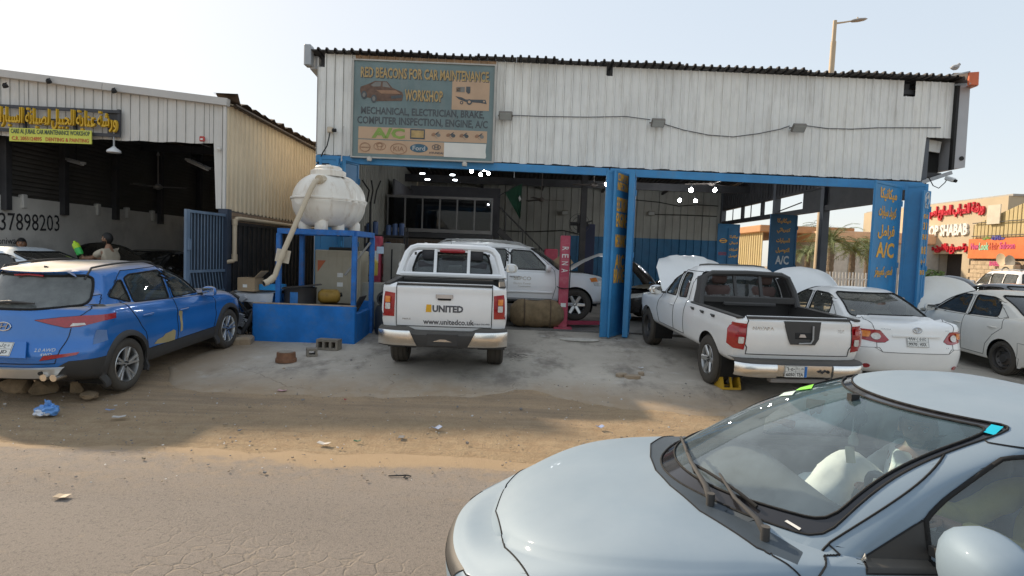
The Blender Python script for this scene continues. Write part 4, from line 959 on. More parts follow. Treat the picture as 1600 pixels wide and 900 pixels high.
for r_ in range(3):
    for k in range(34): MB().box((XRs + .004, YS + .16 + k * .25 + (.12 if r_ % 2 else 0), 2.51 + r_ * .082), (.03, .235, .07)).build('brick', MBRK, SHD)
for k in range(9):
    t = MB(); y0 = YS + .12 + k * .93
    t.box((XRs + .035, y0 + .46, 1.40), (.015, .915, 2.2)); [t.box((XRs + .05, y0 + .12 + j * .23, 1.40), (.025, .06, 2.18)) for j in range(4)]
    t.build('black_panel', BLKS, SHD)
MB().bar((XRs + .05, YS + .1, 2.49), (XRs + .05, YS + 8.6, 2.49), .06, .06).build('panel_rail', STEEL, SHD)
# inside walls
MB().box((XL + .05, 18, 1.6), (.2, 12, 2.6)).build('block_wall', pm('painted_block_wall', (.68, .65, .60), .8, var=.12, scale=1.5, stain=.4, scol=(.17, .15, .13), sscale=.9), SHD)
for i in range(9):
    MB().box((XL + .16 - .02, 12.9 + i * 1.15, 2.82), (.12, .14, .3), bev=.02).build('wall_bracket', FASC, SHD) if i < 5 else None
b = MB().box((XL + .06, 18, 4.0), (.04, 12, 2.3))
for k in range(22): b.box((XL + .12, 18, 3.0 + k * .1), (.03, 12, .07))
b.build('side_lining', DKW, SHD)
for y in (12.4, 14.0, 15.8, 17.8, 20, 22.4): MB().bar((XL + .2, y, 2.6), (XL + .2, y, 5.1), .14, .14).build('wall_post', STEEL, SHD)
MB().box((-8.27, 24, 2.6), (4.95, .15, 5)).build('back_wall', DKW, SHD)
for x in (-6.46, -6.05): MB().box((x, 23.88, 3.55), (.34, .03, .62)).build('back_window', pm('dim_window', (.16, .165, .17), .4), SHD)
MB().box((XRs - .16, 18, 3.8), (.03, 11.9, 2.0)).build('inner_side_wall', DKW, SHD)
for y in (14, 17, 20, 23): MB().bar((XL, y, 4.72), (XRs - .2, y, 4.62), .1, .2).build('roof_truss', STEEL, SHD)
SPR = pm('spray_paint', (.035, .033, .035), .8)
lettering('37898203', 1.62, .37, frame((XL + .156, 13.1, 2.38), (0, 1, .03), (0, 0, 1)), SPR, SHD, name='graffiti', bold=.0)
lettering('oniwas', .52, .13, frame((XL + .156, 12.5, 1.96), (0, 1, .03), (0, 0, 1)), SPR, SHD, name='graffiti', bold=.0)
# sign with raised letters
t = thing('lettered_sign', 'dark frame with raised yellow Arabic letters on the shed fascia', 'sign', (-10.05, YS - .16, 4.40)); fr = pm('dark_sign_frame', (.05, .052, .06), .6)
sl = -.012
for z in (-.23, 0, .23): MB().bar((-.68, .06, z - .01), (2.20, .06, z - .05), .05, .06).build('frame_bar', fr, t)
for x in (-.66, .3, 1.3, 2.17): MB().bar((x, .075, -.25), (x, .075, .23), .05, .05).build('frame_bar', fr, t)
MB().box((2.05, .085, -.02), (.24, .01, .44)).build('frame_plate', fr, t)
YL = pm('yellow_letters', (.62, .38, .015), .45, var=.1)
words = [('ورشة', 2.0, .38), ('عناية', 1.58, .37), ('الجبيل', 1.13, .44), ('لصيانة', .63, .46), ('السيارات', .03, .62)]
for s, x, w_ in words: lettering(s, w_, .40, frame((x, -.01, -.01 - .012 * x), (1, 0, -.012), (0, 0, 1)), YL, t, name='letters', depth=.06, bold=.010, ar=True)
t = thing('banner', 'yellow banner reading CARE AL JUBAIL CAR MAINTENANCE WORKSHOP on the shed', 'sign', (-9.135, YS - .22, 4.045), R(.4))
MB().box((0, 0, 0), (1.60, .02, .26)).build('panel', pm('yellow_banner', (.60, .62, .10), .6, var=.06), t)
lettering('CARE AL JUBAIL CAR MAINTENANCE WORKSHOP', 1.54, .115, frame((0, -.013, .055), (1, 0, 0), (0, 0, 1)), pm('dark_green_print', (.06, .09, .06), .6), t, bold=.02)
lettering('C.R. 2055124895   DENTING & PAINTING', 1.5, .075, frame((0, -.013, -.07), (1, 0, 0), (0, 0, 1)), pm('red_print', (.50, .09, .04), .6), t, bold=.02)
p = at(178, 235, 11.9); t = thing('gooseneck_lamp', 'white bell shaped lamp hanging under the shed fascia', 'lamp', p, 0)
MB().lathe([(.02, .08), (.05, .05), (.12, .0), (.13, -.04), (.115, -.05), (.001, -.045)], 16).build('lamp_shade', pm('enamel_white', (.6, .6, .6), .3), t, 50)
MB().tube([(0, 0, .07), (0, 0, .34), (0, .08, .40)], .016, 6).build('stem', GALV, t); MB().box((-.1, .05, .35), (.07, .03, .22)).build('bracket', GALV, t)
for px, py, lab in ((8, 134, 'black spot lamp on a rod near the top of the shed gable'), (76, 127, 'tiny dark spot lamp on the shed roof cap above the yellow letters'), (178, 142, 'tiny dark spot lamp on the shed roof cap above the hanging bell lamp')):
    p = at(px, py, 11.8); t = thing('spot_lamp', lab, 'lamp', p, 0, 'spot lamps on the shed'); MB().lathe([(.02, .05), (.045, .02), (.05, -.03), (.001, -.03)], 10, Matrix.Rotation(.7, 4, 'X')).build('lamp_shade', DARK, t); MB().tube([(0, 0, .04), (-.02, .05, .07), (-.12, .14, .05)], .012, 5).build('rod', DARK, t)
p = at(316, 217, 11.92); t = thing('alarm_box', 'small red alarm box on the shed fascia near its corner', 'alarm', p); MB().box((0, 0, 0), (.10, .05, .10), bev=.012).build('case', pm('alarm_red', (.45, .05, .04), .5), t); MB().box((0, -.027, -.01), (.05, .004, .03)).build('label_plate', CLAD, t)
p = at(342, 233, 11.95); t = thing('bulkhead_light', 'small pale bulkhead light on the shed corner sheet', 'lamp', p); MB().lathe([(.04, 0), (.04, .03), (.001, .05)], 10, Matrix.Rotation(R(90), 4, 'X')).build('cover', FASC, t)
for (x0, y0, x1, y1, Y, lab) in ((78, 241, 130, 255, 14.5, 'unlit fluorescent tube hanging in the shed behind the yellow banner'), (293, 249, 325, 263, 14.5, 'unlit fluorescent tube hanging in the shed near its corner')):
    a, c = at(x0, y0, Y), at(x1, y1, Y - .9); t = thing('tube_light', lab, 'tube light', a, 0, 'fluorescent tubes in the shed')
    MB().bar((0, 0, 0), c - a, .12, .05).build('batten', pm('batten_grey', (.3, .3, .3), .5), t); MB().cyl(Vector((0, 0, -.045)), c - a + Vector((0, 0, -.045)), .018, 8).build('tube', pm('tube_white', (.5, .5, .5), .3), t)
    for k in (.2, .8): MB().cyl((c - a) * k, (c - a) * k + Vector((0, 0, .5)), .006, 5).build('hanger', DARK, t)
def fan(p, drop, label, a0=.3, r_=.6, col=None, blades=3):
    t = thing('ceiling_fan', label, 'fan', p, a0, 'ceiling fans'); m_ = col or pm('fan_grey', (.16, .15, .14), .6)
    MB().lathe([(.001, .08), (.05, .07), (.11, .02), (.11, -.03), (.04, -.07), (.001, -.08)], 16).build('motor', m_, t, 40)
    MB().cyl((0, 0, .07), (0, 0, drop), .014, 8).lathe([(.05, drop - .1), (.02, drop - .02), (.001, drop)], 8).build('down_rod', m_, t)
    for k in range(blades):
        a = 2 * math.pi * k / blades; M = Matrix.Rotation(a, 3, 'Z') @ Matrix.Rotation(.18, 3, 'X'); MB().box(M @ Vector((.1 + r_ / 2, 0, 0)), (r_, .13, .012), M, bev=.004).build('blade', m_, t)
fan(at(247, 292, 15.5), .9, 'grey ceiling fan in the dark shed', .1)
# blue barred gate leaf swung out of the shed
a, c = Vector((-5.78, 12.0)), Vector((-5.92, 10.75)); L = (c - a).length
t = thing('barred_gate', 'blue grey steel gate leaf swung open at the shed corner', 'gate', (a.x, a.y, .28), math.atan2(c.y - a.y, c.x - a.x)); gm = pm('blue_grey_steel', (.13, .19, .27), .5, var=.15, stain=.35, scol=(.28, .28, .27), sscale=3)
for (p0, p1, w_, n_) in (((.03, 0, 0), (.03, 0, 2.38), .06, 'stile'), ((L - .05, 0, 0), (L - .05, 0, 2.38), .1, 'stile'), ((.06, 0, 2.35), (L - .1, 0, 2.35), .05, 'rail'), ((.06, 0, 1.25), (L - .1, 0, 1.25), .045, 'rail'), ((.06, 0, .85), (L - .1, 0, .85), .045, 'rail'), ((.06, 0, .03), (L - .1, 0, .03), .06, 'rail')): MB().bar(p0, p1, w_, .05).build(n_, gm, t)
MB().box((L / 2, -.02, .44), (L - .16, .006, .8)).build('kick_plate', gm, t); MB().box((L / 2, -.035, 1.6), (L - .16, .006, 1.5)).build('backing_sheet', pm('navy_sheet', (.035, .05, .075), .6), t)
for k in range(11):
    x = .13 + k * (L - .3) / 10; MB().cyl((x, 0, 1.27), (x, 0, 2.33), .011, 6).build('bar', gm, t); MB().cyl((x - .04, 0, .87), (x + .04, 0, 1.23), .011, 6).build('bar', gm, t)
MB().box((L - .05, .04, 1.75), (.06, .05, .2)).build('lock_box', gm, t)
tag(MB().tube([(-5.70, 18.5, 2.60), (-5.66, 12.35, 2.59), (-5.66, 12.18, 2.58), (-5.66, 12.10, 2.50), (-5.66, 12.10, 1.80), (-5.68, 12.08, 1.72), (-5.76, 11.95, 1.70)], .045, 10).cyl((-5.66, 12.10, 1.86), (-5.66, 12.10, 1.72), .058, 10).cyl((-5.66, 12.1, 2.57), (-5.66, 12.1, 2.45), .055, 10).build('drain_pipe', pm('tan_pvc', (.52, .42, .29), .5, var=.08), None, 50), 'tan plastic drain pipe along the shed side wall bending down to an open end', 'pipe')

# ---------------------------------------------------------------- across the side street
FB = thing('shop_building', 'sunlit cream shop with red Arabic lettering and the white words SHOP SHABAB', 'building', (28.1, 34.2, .3), R(90))
CR = pm('cream_render', (.50, .41, .28), .8, var=.06, scale=.6); CR2 = pm('grey_render', (.38, .36, .33), .8)
RED = pm('red_letters', (.55, .012, .03), .4); CWH = pm('white_letters', (.75, .73, .68), .5)
# local x runs away along the street (+Y), local -y faces the street (+X world is local -y): facade at y = 0 faces -X after rotation
MB().box((7, -3, 4.55), (14, 6, 3.3)).build('upper_wall', CR, FB); MB().box((7, -3.2, 6.25), (14.1, 6, .12)).build('parapet_cap', CR2, FB)
for x0, x1 in ((0, .3), (2.6, 3.2), (6.0, 6.6), (10, 14)): MB().box(((x0 + x1) / 2, -.5, 1.45), (x1 - x0, .98, 2.9)).build('pier', CR, FB)
MB().box((7, -1.6, 1.45), (13.9, 1.2, 2.9)).build('shop_back', pm('shop_dark', (.06, .05, .045), .8), FB)
for k in range(4): MB().box((1.1, -.6, .5 + k * .55), (1.5, .5, .05)).build('shelf', CR2, FB)
for k in range(8): MB().box((.6 + (k % 4) * .33, -.5, .68 + (k // 4) * .55), (.26, .3, .3)).build('boxed_goods', pm('goods', (.22, .2, .18), .7, var=.5, scale=3), FB)
def fbx(px, py, Yx=28.1):       # a pixel on the street facade -> local x, z
    d = ray(px, py); k = (Yx - CAM_POS.x) / d.x; p = CAM_POS + d * k; return p.y - 34.2, p.z - .3
def ftext(s, px0, px1, py0, py1, m_, ar=False, bold=.03, depth=.12):
    xa, z0 = fbx(px0, (py0 + py1) / 2); xb, z1 = fbx(px1, (py0 + py1) / 2); zt = fbx((px0 + px1) / 2, py0)[1]; zb_ = fbx((px0 + px1) / 2, py1)[1]
    lettering(s, abs(xa - xb), zt - zb_, frame(((xa + xb) / 2, .06, (zt + zb_) / 2), (-1, 0, 0), (0, 0, 1)), m_, FB, depth=depth, bold=bold, ar=ar, name='letters')
ftext('ورشة الشباب السابع لصيانة', 1446, 1540, 319, 343, RED, True, .045); ftext('SHOP SHABAB', 1442, 1514, 351, 369, CWH, False, .035); ftext('رة صبغ بالفرن ميكا', 1446, 1513, 380, 397, RED, True, .045)
NB = thing('salon_building', 'sunlit yellow corrugated shop with an orange hair salon sign', 'building', (24.0, 25.5, .3), R(90)); YW = pm('yellow_cladding', (.50, .40, .20), .6, var=.08, stain=.25, scol=(.35, .26, .14), streak=True)
for i in range(6):
    sheet('wall_sheet', (0, 0, 2.9), (1, 0, 0), (0, 1, 0), (i * .96, i * .96 + .955), 2.45, lambda u: 5.95 - .3 * u, YW, NB, pitch=.24, rib=.03)
MB().box((2.9, -2.5, 1.25), (5.75, 4.9, 2.45)).build('lower_wall', pm('brick_mortar', (.16, .14, .12)), NB)
STN = pm('tan_stone', (.46, .36, .24), .9, var=.25, scale=6)
for r_ in range(11):
    for k in range(12):
        x = .0 + k * .48 + (.24 if r_ % 2 else 0)
        if 1.0 < x < 3.4 and r_ < 8: continue
        MB().box((x + .24, .0, .11 + r_ * .215), (.46, .06 + .02 * ((k * 3 + r_) % 3), .2)).build('stone_block', STN, NB)
MB().box((2.9, .14, 2.98), (5.8, .10, 1.0)).build('sign_board', pm('orange_board', (.66, .16, .04), .5), NB)
def ntext(s, px0, px1, py0, py1, m_, **k):
    def f(px, py):
        d = ray(px, py); kk = 23.85 / d.x; p = CAM_POS + d * kk; return p.y - 25.5, p.z - .3
    xa, _ = f(px0, py0); xb, _ = f(px1, py0); zt = f((px0 + px1) / 2, py0)[1]; zb_ = f((px0 + px1) / 2, py1)[1]
    lettering(s, abs(xa - xb), zt - zb_, frame(((xa + xb) / 2, .20, (zt + zb_) / 2), (-1, 0, 0), (0, 0, 1)), m_, NB, depth=.03, **k)
ntext('New', 1519, 1531, 380, 390, pm('pink_print', (.55, .08, .2), .5), bold=.02); ntext('Look', 1532, 1547, 379, 391, pm('mint_print', (.3, .6, .4), .5), bold=.02); ntext('Hair', 1548, 1562, 379, 390, pm('red_print', (.50, .09, .04)), bold=.02); ntext('Saloon', 1564, 1588, 378, 389, pm('pink_print', (.55, .08, .2)), bold=.02)
ntext('صالون', 1537, 1550, 369, 375, GRN, ar=True, bold=.04); ntext('حلاقة', 1551, 1572, 368, 375, pm('navy_print', (.05, .05, .3), .5), ar=True, bold=.04)
MB().box((2.2, .03, 1.15), (2.2, .08, 1.7)).build('shop_window', pm('dark_shop_glass', (.03, .03, .035), .15), NB)
for x in (1.1, 1.85, 2.6, 3.3): MB().bar((x, .08, .3), (x, .08, 2.0), .06, .04).build('window_bar', CR2, NB)
ntext('BARBER SHOP', 1548, 1583, 408, 416, pm('pink_print', (.55, .08, .2)), bold=.03)
MB().bar((0, .12, 3.62), (5.7, .12, 3.62), .04, .04).bar((0, .12, 4.3), (5.7, .12, 4.3), .04, .04).build('conduit', STEEL, NB)
def far(px, py, X):
    d = ray(px, py); return CAM_POS + d * (X / d.x)
p = far(1577, 425, 23.4); t = thing('air_conditioner', 'beige outdoor air conditioner below the salon window', 'air conditioner', p, R(90)); MB().box((0, 0, 0), (.85, .35, .65), bev=.03).build('case', CR, t); MB().lathe([(.24, .18), (.24, .2), (.2, .2), (.2, .18)], 16, Matrix.Rotation(R(-90), 4, 'X'), close=True).build('fan_ring', DARK, t)
for px, py, lab, c_ in ((1567, 405, 'pale satellite dish on the salon wall', CR), (1581, 408, 'dark satellite dish on the salon wall', pm('dish_grey', (.2, .19, .17), .6))):
    p = far(px, py, 23.6); t = thing('satellite_dish', lab, 'satellite dish', p, 0, 'satellite dishes'); MB().lathe([(.001, .0), (.15, .02), (.3, .08), (.3, .09), (.15, .03), (.001, .01)], 18, Matrix.Rotation(R(-100), 4, 'Y') , close=True).build('dish', c_, t, 40); MB().cyl((0, 0, 0), (.35, 0, -.1), .02, 6).build('arm', GALV, t)
p = far(1553, 335, 23.85); tag(MB().box((p.x, p.y, p.z), (.04, .8, .95)).build('blank_plate', pm('pale_plate', (.55, .50, .40), .6)), 'blank pale plate on the yellow cladding above the orange board', 'sign')
# far sheds and planting seen through the bay
t = thing('far_shed', 'long sunlit yellow shed seen through the open street bay', 'building', (17.5, 42, .3), R(90)); 
for i in range(10): sheet('wall_sheet', (0, 0, 0), (1, 0, 0), (0, 1, 0), (i * 2.4, i * 2.4 + 2.39), .0, 4.1, YW, t, pitch=.4, rib=.05)
MB().box((12, -3, 4.3), (24.4, 6.6, .5), bev=.05).build('roof', pm('orange_roof', (.50, .26, .12), .7), t)
t = thing('far_warehouse', 'grey wall warehouse with an orange roof band beyond the palms', 'building', (21.5, 40, .3)); MB().box((5, 3, 1.75), (11, 6, 3.5)).build('wall', pm('warehouse_grey', (.55, .52, .46), .8), t); MB().box((5, 3, 3.85), (11.4, 6.4, .7), bev=.04).build('roof_band', pm('orange_band', (.75, .47, .28), .7), t)
for x in (1, 4, 7, 10): MB().box((x, -.02, 1.6), (.1, .06, 3.2)).build('pilaster', CR2, t)
def palm(p, h, label, n=34, fl_=1.9, seed=0):
    rnd = random.Random(seed); t = thing('palm_tree', label, 'tree', p, rnd.random() * 6, 'palm trees by the side street')
    bark = pm('palm_bark', (.16, .12, .08), .9, var=.3, scale=9, bump=.6, bscale=14); lf = pm('palm_leaf', (.15, .18, .06), .6, var=.35, scale=2)
    MB().lathe([(.001, -.1)] + [((.17 - .04 * k / 20) * (1 + .12 * (k % 2)), h * k / 20) for k in range(21)] + [(.001, h + .05)], 10).build('trunk', bark, t)
    b = MB()
    for i in range(n):
        a = i * 2.399 + rnd.random() * .5; e = rnd.uniform(-.25, 1.25); ln = fl_ * rnd.uniform(.75, 1.1); pts = []
        for k in range(9):
            s = k / 8; q = e - 1.6 * s * s; pts.append((s, q))
        pos = Vector((0, 0, h)); spine = [pos.copy()]
        for k in range(8):
            el = e - 1.5 * ((k + .5) / 8) ** 1.5; pos = pos + Vector((math.cos(a) * math.cos(el), math.sin(a) * math.cos(el), math.sin(el))) * ln / 8; spine.append(pos.copy())
        b.tube(spine, [.022 - .002 * k for k in range(9)], 3, cap=False)
        for k in range(1, 9):
            d = (spine[k] - spine[k - 1]).normalized(); sd_ = d.cross(Vector((0, 0, 1))).normalized(); upn = sd_.cross(d)
            for m_ in (0, .33, .66):
                c = spine[k - 1].lerp(spine[k], m_)
                for sg in (1, -1):
                    L_ = .42 * (1.1 - .6 * k / 8) * rnd.uniform(.7, 1.1); tip = c + (sd_ * sg * .8 + d * .75 + upn * rnd.uniform(-.35, .25)) * L_
                    b.add([c - d * .015, c + d * .02, tip], [(0, 1, 2)])
    b.build('crown', lf, t, fix=False)
def gpt(px, Y): p = at(px, 400, Y); return Vector((p.x, Y, .33))
palm(gpt(1298, 29), 3.0, 'palm tree with wide pale fronds beside the dark bay post', 30, 2.0, 1); palm(gpt(1332, 31), 2.6, 'bushier palm tree next to the lettered corner door', 30, 1.9, 2); palm(gpt(1262, 33), 2.4, 'palm tree just beside the A/C door leaf', 24, 1.7, 3); palm(gpt(1356, 34), 2.8, 'palm tree half hidden by the lettered corner door', 24, 1.7, 4)
a = gpt(1285, 27); t = thing('picket_fence', 'white picket fence below the palm trees', 'fence', (a.x, a.y, .3), -.05); wp = pm('fence_white', (.6, .58, .54), .6)
for z in (.35, 1.25): MB().bar((0, 0, z), (4.2, 0, z), .05, .05).build('rail', wp, t)
for k in range(29): MB().box((.07 + k * .145, -.04, .80), (.07, .025, 1.5)).build('picket', wp, t)
# street lamp beyond the roof
t = thing('street_lamp', 'tall tan street lamp with a single arm above the workshop roof', 'street lamp', (at(1288, 420, 26.5).x - .36, 26.5, .3)); tan = pm('tan_pole', (.52, .40, .26), .5, var=.06)
hp = at(1299, 32, 26.5).z - .3; MB().cyl((0, 0, 0), (.12, 0, hp - .9), .14, 12, .11).build('pole', tan, t, 40); MB().cyl((.12, 0, hp - .9), (.13, 0, hp), .085, 12, .08).build('pole_top', tan, t, 40)
MB().tube([(.13, 0, hp - .12), (.5, 0, hp - .06), (.9, 0, hp + .02)], [.04, .035, .03], 8).build('arm', tan, t)
MB().tube([(.78, 0, hp - .0), (.9, 0, hp + .02), (1.15, 0, hp + .06), (1.4, 0, hp + .1), (1.52, 0, hp + .13)], [.04, .13, .16, .12, .03], 10, sq=.45).build('lamp_head', pm('lamp_grey', (.34, .32, .3), .5), t, 50); MB().lathe([(.04, 0), (.03, .06), (.001, .07)], 8, Matrix.Translation((1.1, 0, hp + .12))).build('sensor', tan, t)
for px, Y, lab in ((1500, 36, 'green bush at the foot of the cream shop'),):
    p = far(1458, 426, 27.0); t = thing('bush', lab, 'bush', (p.x, p.y, .3)); rnd = random.Random(3); b = MB()
    for i in range(420):
        d = Vector((rnd.gauss(0, 1), rnd.gauss(0, 1), rnd.gauss(0, 1))).normalized() * rnd.uniform(.5, 1); c = Vector((d.x * .8, d.y * .9, 1.1 + d.z * .75)); u_ = Vector((rnd.gauss(0, 1), rnd.gauss(0, 1), rnd.gauss(0, 1))).normalized() * .14; v_ = u_.orthogonal().normalized() * .08
        b.add([c - u_, c + v_, c + u_, c - v_], [(0, 1, 2, 3)])
    b.build('foliage', pm('bush_leaf', (.09, .16, .03), .6, var=.4, scale=4), t, fix=False); MB().cyl((0, 0, 0), (0, 0, .9), .05, 6).build('stem', STEEL, t)
# ---------------------------------------------------------------- vehicles
WHITE = pm('white_paint', (.86, .86, .84), .3, var=.04, scale=2, dust=.06, top=.22, dcol=(.62, .52, .38), coat=.6, stain=.1, scol=(.45, .38, .28), sscale=1.2)
WHITE2 = pm('clean_white_paint', (.86, .86, .85), .3, var=.03, dust=.03, top=.08, dcol=(.6, .52, .4), coat=.6)
DUSTYW = pm('dusty_white_paint', (.82, .80, .74), .35, var=.05, dust=.12, top=.6, dcol=(.6, .47, .3), coat=.4, stain=.15, scol=(.5, .4, .28))
BLUEP = pm('blue_paint', (.012, .155, .50), .26, metal=.2, var=.06, dust=.02, top=.93, dcol=(.52, .42, .27), coat=.9, stain=.1, scol=(.08, .14, .3))
SILVER = pm('silver_paint', (.195, .265, .33), .58, metal=.15, var=.03, dust=.08, top=.2, dcol=(.52, .54, .55), coat=.04, spec=.3, stain=.05, scol=(.5, .47, .42))
BLACKP = pm('black_paint', (.012, .012, .014), .25, coat=.8, dust=.05, top=.1)
GREYP = pm('grey_paint', (.38, .38, .37), .4, coat=.3, dust=.1, top=.2)
PLASTIC = pm('black_plastic', (.028, .029, .031), .55, var=.15, dust=.07, top=.22, dcol=(.3, .25, .18), bump=.05, bscale=200)
SEAM = pm('dark_gap', (.006, .006, .006), .8)
RUBBER = pm('tyre_rubber', (.028, .027, .026), .8, var=.2, dust=.25, top=.3, dcol=(.2, .16, .11), bump=.1, bscale=60)
RIM = pm('alloy', (.55, .55, .54), .32, metal=.85, var=.1, stain=.3, scol=(.3, .25, .18), sscale=4)
STEELRIM = pm('steel_rim', (.09, .085, .08), .5, metal=.6, var=.2, stain=.4, scol=(.2, .13, .08), sscale=5)
DARK = pm('dark_metal', (.012, .012, .012), .7)
CHROME = pm('chrome', (.72, .71, .69), .12, metal=1., var=.05)
CHROMED = pm('dull_chrome', (.8, .79, .77), .22, metal=1., var=.1, stain=.15, scol=(.3, .22, .14), sscale=4)
LRED = pm('red_lens', (.34, .006, .012), .12, coat=1., var=.2, scale=30)
LCLR = pm('clear_lens', (.62, .6, .56), .15, coat=1., var=.2, scale=30)
LAMB = pm('amber_lens', (.75, .22, .02), .15, coat=1., var=.15, scale=30)
LINER = pm('interior_trim', (.11, .105, .095), .85, var=.1)
LINERB = pm('beige_trim', (.34, .30, .23), .85, var=.1)
SEATM = pm('seat_cloth', (.055, .055, .06), .9, var=.15)
SEATR = pm('brown_seat_cloth', (.10, .065, .058), .9, var=.15)
SEATB = pm('beige_seat_cloth', (.33, .28, .2), .9, var=.15)
GLASS = glassm('window_glass', (.84, .93, .91), dirt=.07, dcol=(.55, .62, .62))
GLASSD = glassm('dusty_window_glass', (.60, .67, .65), dirt=.16, dcol=(.5, .50, .44))
GLASST = glassm('tinted_window_glass', (.12, .13, .13), dirt=.08)
GLASSF = glassm('windscreen_glass', (.90, .97, .97), dirt=.17, dcol=(.44, .56, .64))  # bluish diffuse coat paints the haze of reflected sky over the glass
COWL = pm('cowl_plastic', (.045, .06, .075), .5, var=.1, bump=.05, bscale=200)
GLASSR = glassm('sky_sheen_rear_glass', (.16, .17, .17), dirt=.30, dcol=(.46, .48, .45))  # pale diffuse coat paints the sky's reflection on the rear glass
GLASSB = glassm('tinted_band_glass', (.72, .92, .95), dirt=.12, dcol=(.32, .50, .58))
FRIT = pm('black_glass_border', (.022, .022, .025), .12, coat=.3)
WM = {'tyre': RUBBER, 'rim': RIM, 'dark': DARK}
WMS = {'tyre': RUBBER, 'rim': STEELRIM, 'dark': DARK}
BADGE = pm('badge_chrome', (.6, .6, .6), .2, metal=.9)
INK = pm('vinyl_ink', (.04, .04, .045), .5)

def seat(parent, x, y, z, mat, wd=.5, h=.62, back=.25):
    s = MB(); s.box((x, y, z), (.5, wd, .16), bev=.05)
    M = Matrix.Rotation(-back, 3, 'Y'); top = Vector((x - .26, y, z + .06)) + M @ Vector((0, 0, h / 2)); s.box(top, (.14, wd * .96, h), M, bev=.06)
    hp = Vector((x - .26, y, z + .06)) + M @ Vector((.0, 0, h + .13)); s.box(hp, (.09, wd * .52, .2), M, bev=.04)
    return s.build('seat', mat, parent, 50)
def steering(parent, x, y, z, mat, r=.19, tilt=.42):
    M = Matrix.Translation((x, y, z)) @ Matrix.Rotation(-(math.pi / 2 - tilt), 4, 'Y')
    b = MB(); b.tube([M @ Vector((r * math.cos(t), r * math.sin(t), 0)) for t in np.linspace(0, 2 * math.pi, 33)[:-1]], .017, 8, closed=True)
    b.cyl(M @ Vector((0, 0, -.02)), M @ Vector((0, 0, .02)), .07, 14)
    for a in (0, math.pi, -math.pi / 2): b.bar(M @ Vector((0, 0, 0)), M @ Vector((r * math.cos(a + math.pi / 2), r * math.sin(a + math.pi / 2), 0)), .035, .02)
    return b.build('steering_wheel', mat, parent, 40)
def underbody(parent, x0, x1, wd, z0, z1):
    b = MB(); b.box(((x0 + x1) / 2, 0, (z0 + z1) / 2), (x1 - x0, wd * 2, z1 - z0)); return b.build('underbody', DARK, parent)
def mirror(parent, x, y, z, mat, sg, glass=None, sc=1.):
    o = MB(); rows = []
    for i in range(9):
        t = i / 8; k = max(.02, math.sin(math.pi * t)) ** .32 if 0 < t < 1 else .12
        yy = y + sg * (.02 + .21 * t) * sc; h = (.085 - .012 * t) * k * sc; d = .07 * k * sc
        rows.append([(x + d * math.copysign(abs(math.cos(a)) ** .75, math.cos(a)) * (1.25 if math.cos(a) > 0 else .45) - .015, yy, z + h * math.copysign(abs(math.sin(a)) ** .75, math.sin(a))) for a in np.linspace(0, 2 * math.pi, 17)[:-1]])
    o.grid(rows, closed=True); o.add(rows[0], [tuple(range(16))]); o.add(rows[-1], [tuple(range(16))]); h = o.build('mirror', mat, parent, 50)
    MB().box((x - .047, y + sg * .125 * sc, z), (.004, .16 * sc, .11 * sc), bev=.002).build('mirror_glass', CHROME, h)
    MB().bar((x, y - sg * .05, z - .05), (x, y + sg * .05, z - .035), .05, .035).build('mirror_arm', PLASTIC, h); return h
def handle(parent, sp, x, z, sg, mat, L=.2):
    p, n = onbody(sp, 'side', x, z, sg); b = MB()
    pts = [p + Vector((L * (t - .5), 0, 0)) + n * (.004 + .028 * math.sin(math.pi * t) ** .6) for t in np.linspace(0, 1, 9)]
    b.tube(pts, [.008] + [.014] * 7 + [.008], 8); return b.build('door_handle', mat, parent, 50)
def openlid(ob, hx, hz, ang):
    ob.matrix_local = Matrix.Translation((hx, 0, hz)) @ Matrix.Rotation(ang, 4, 'Y') @ Matrix.Translation((-hx, 0, -hz))

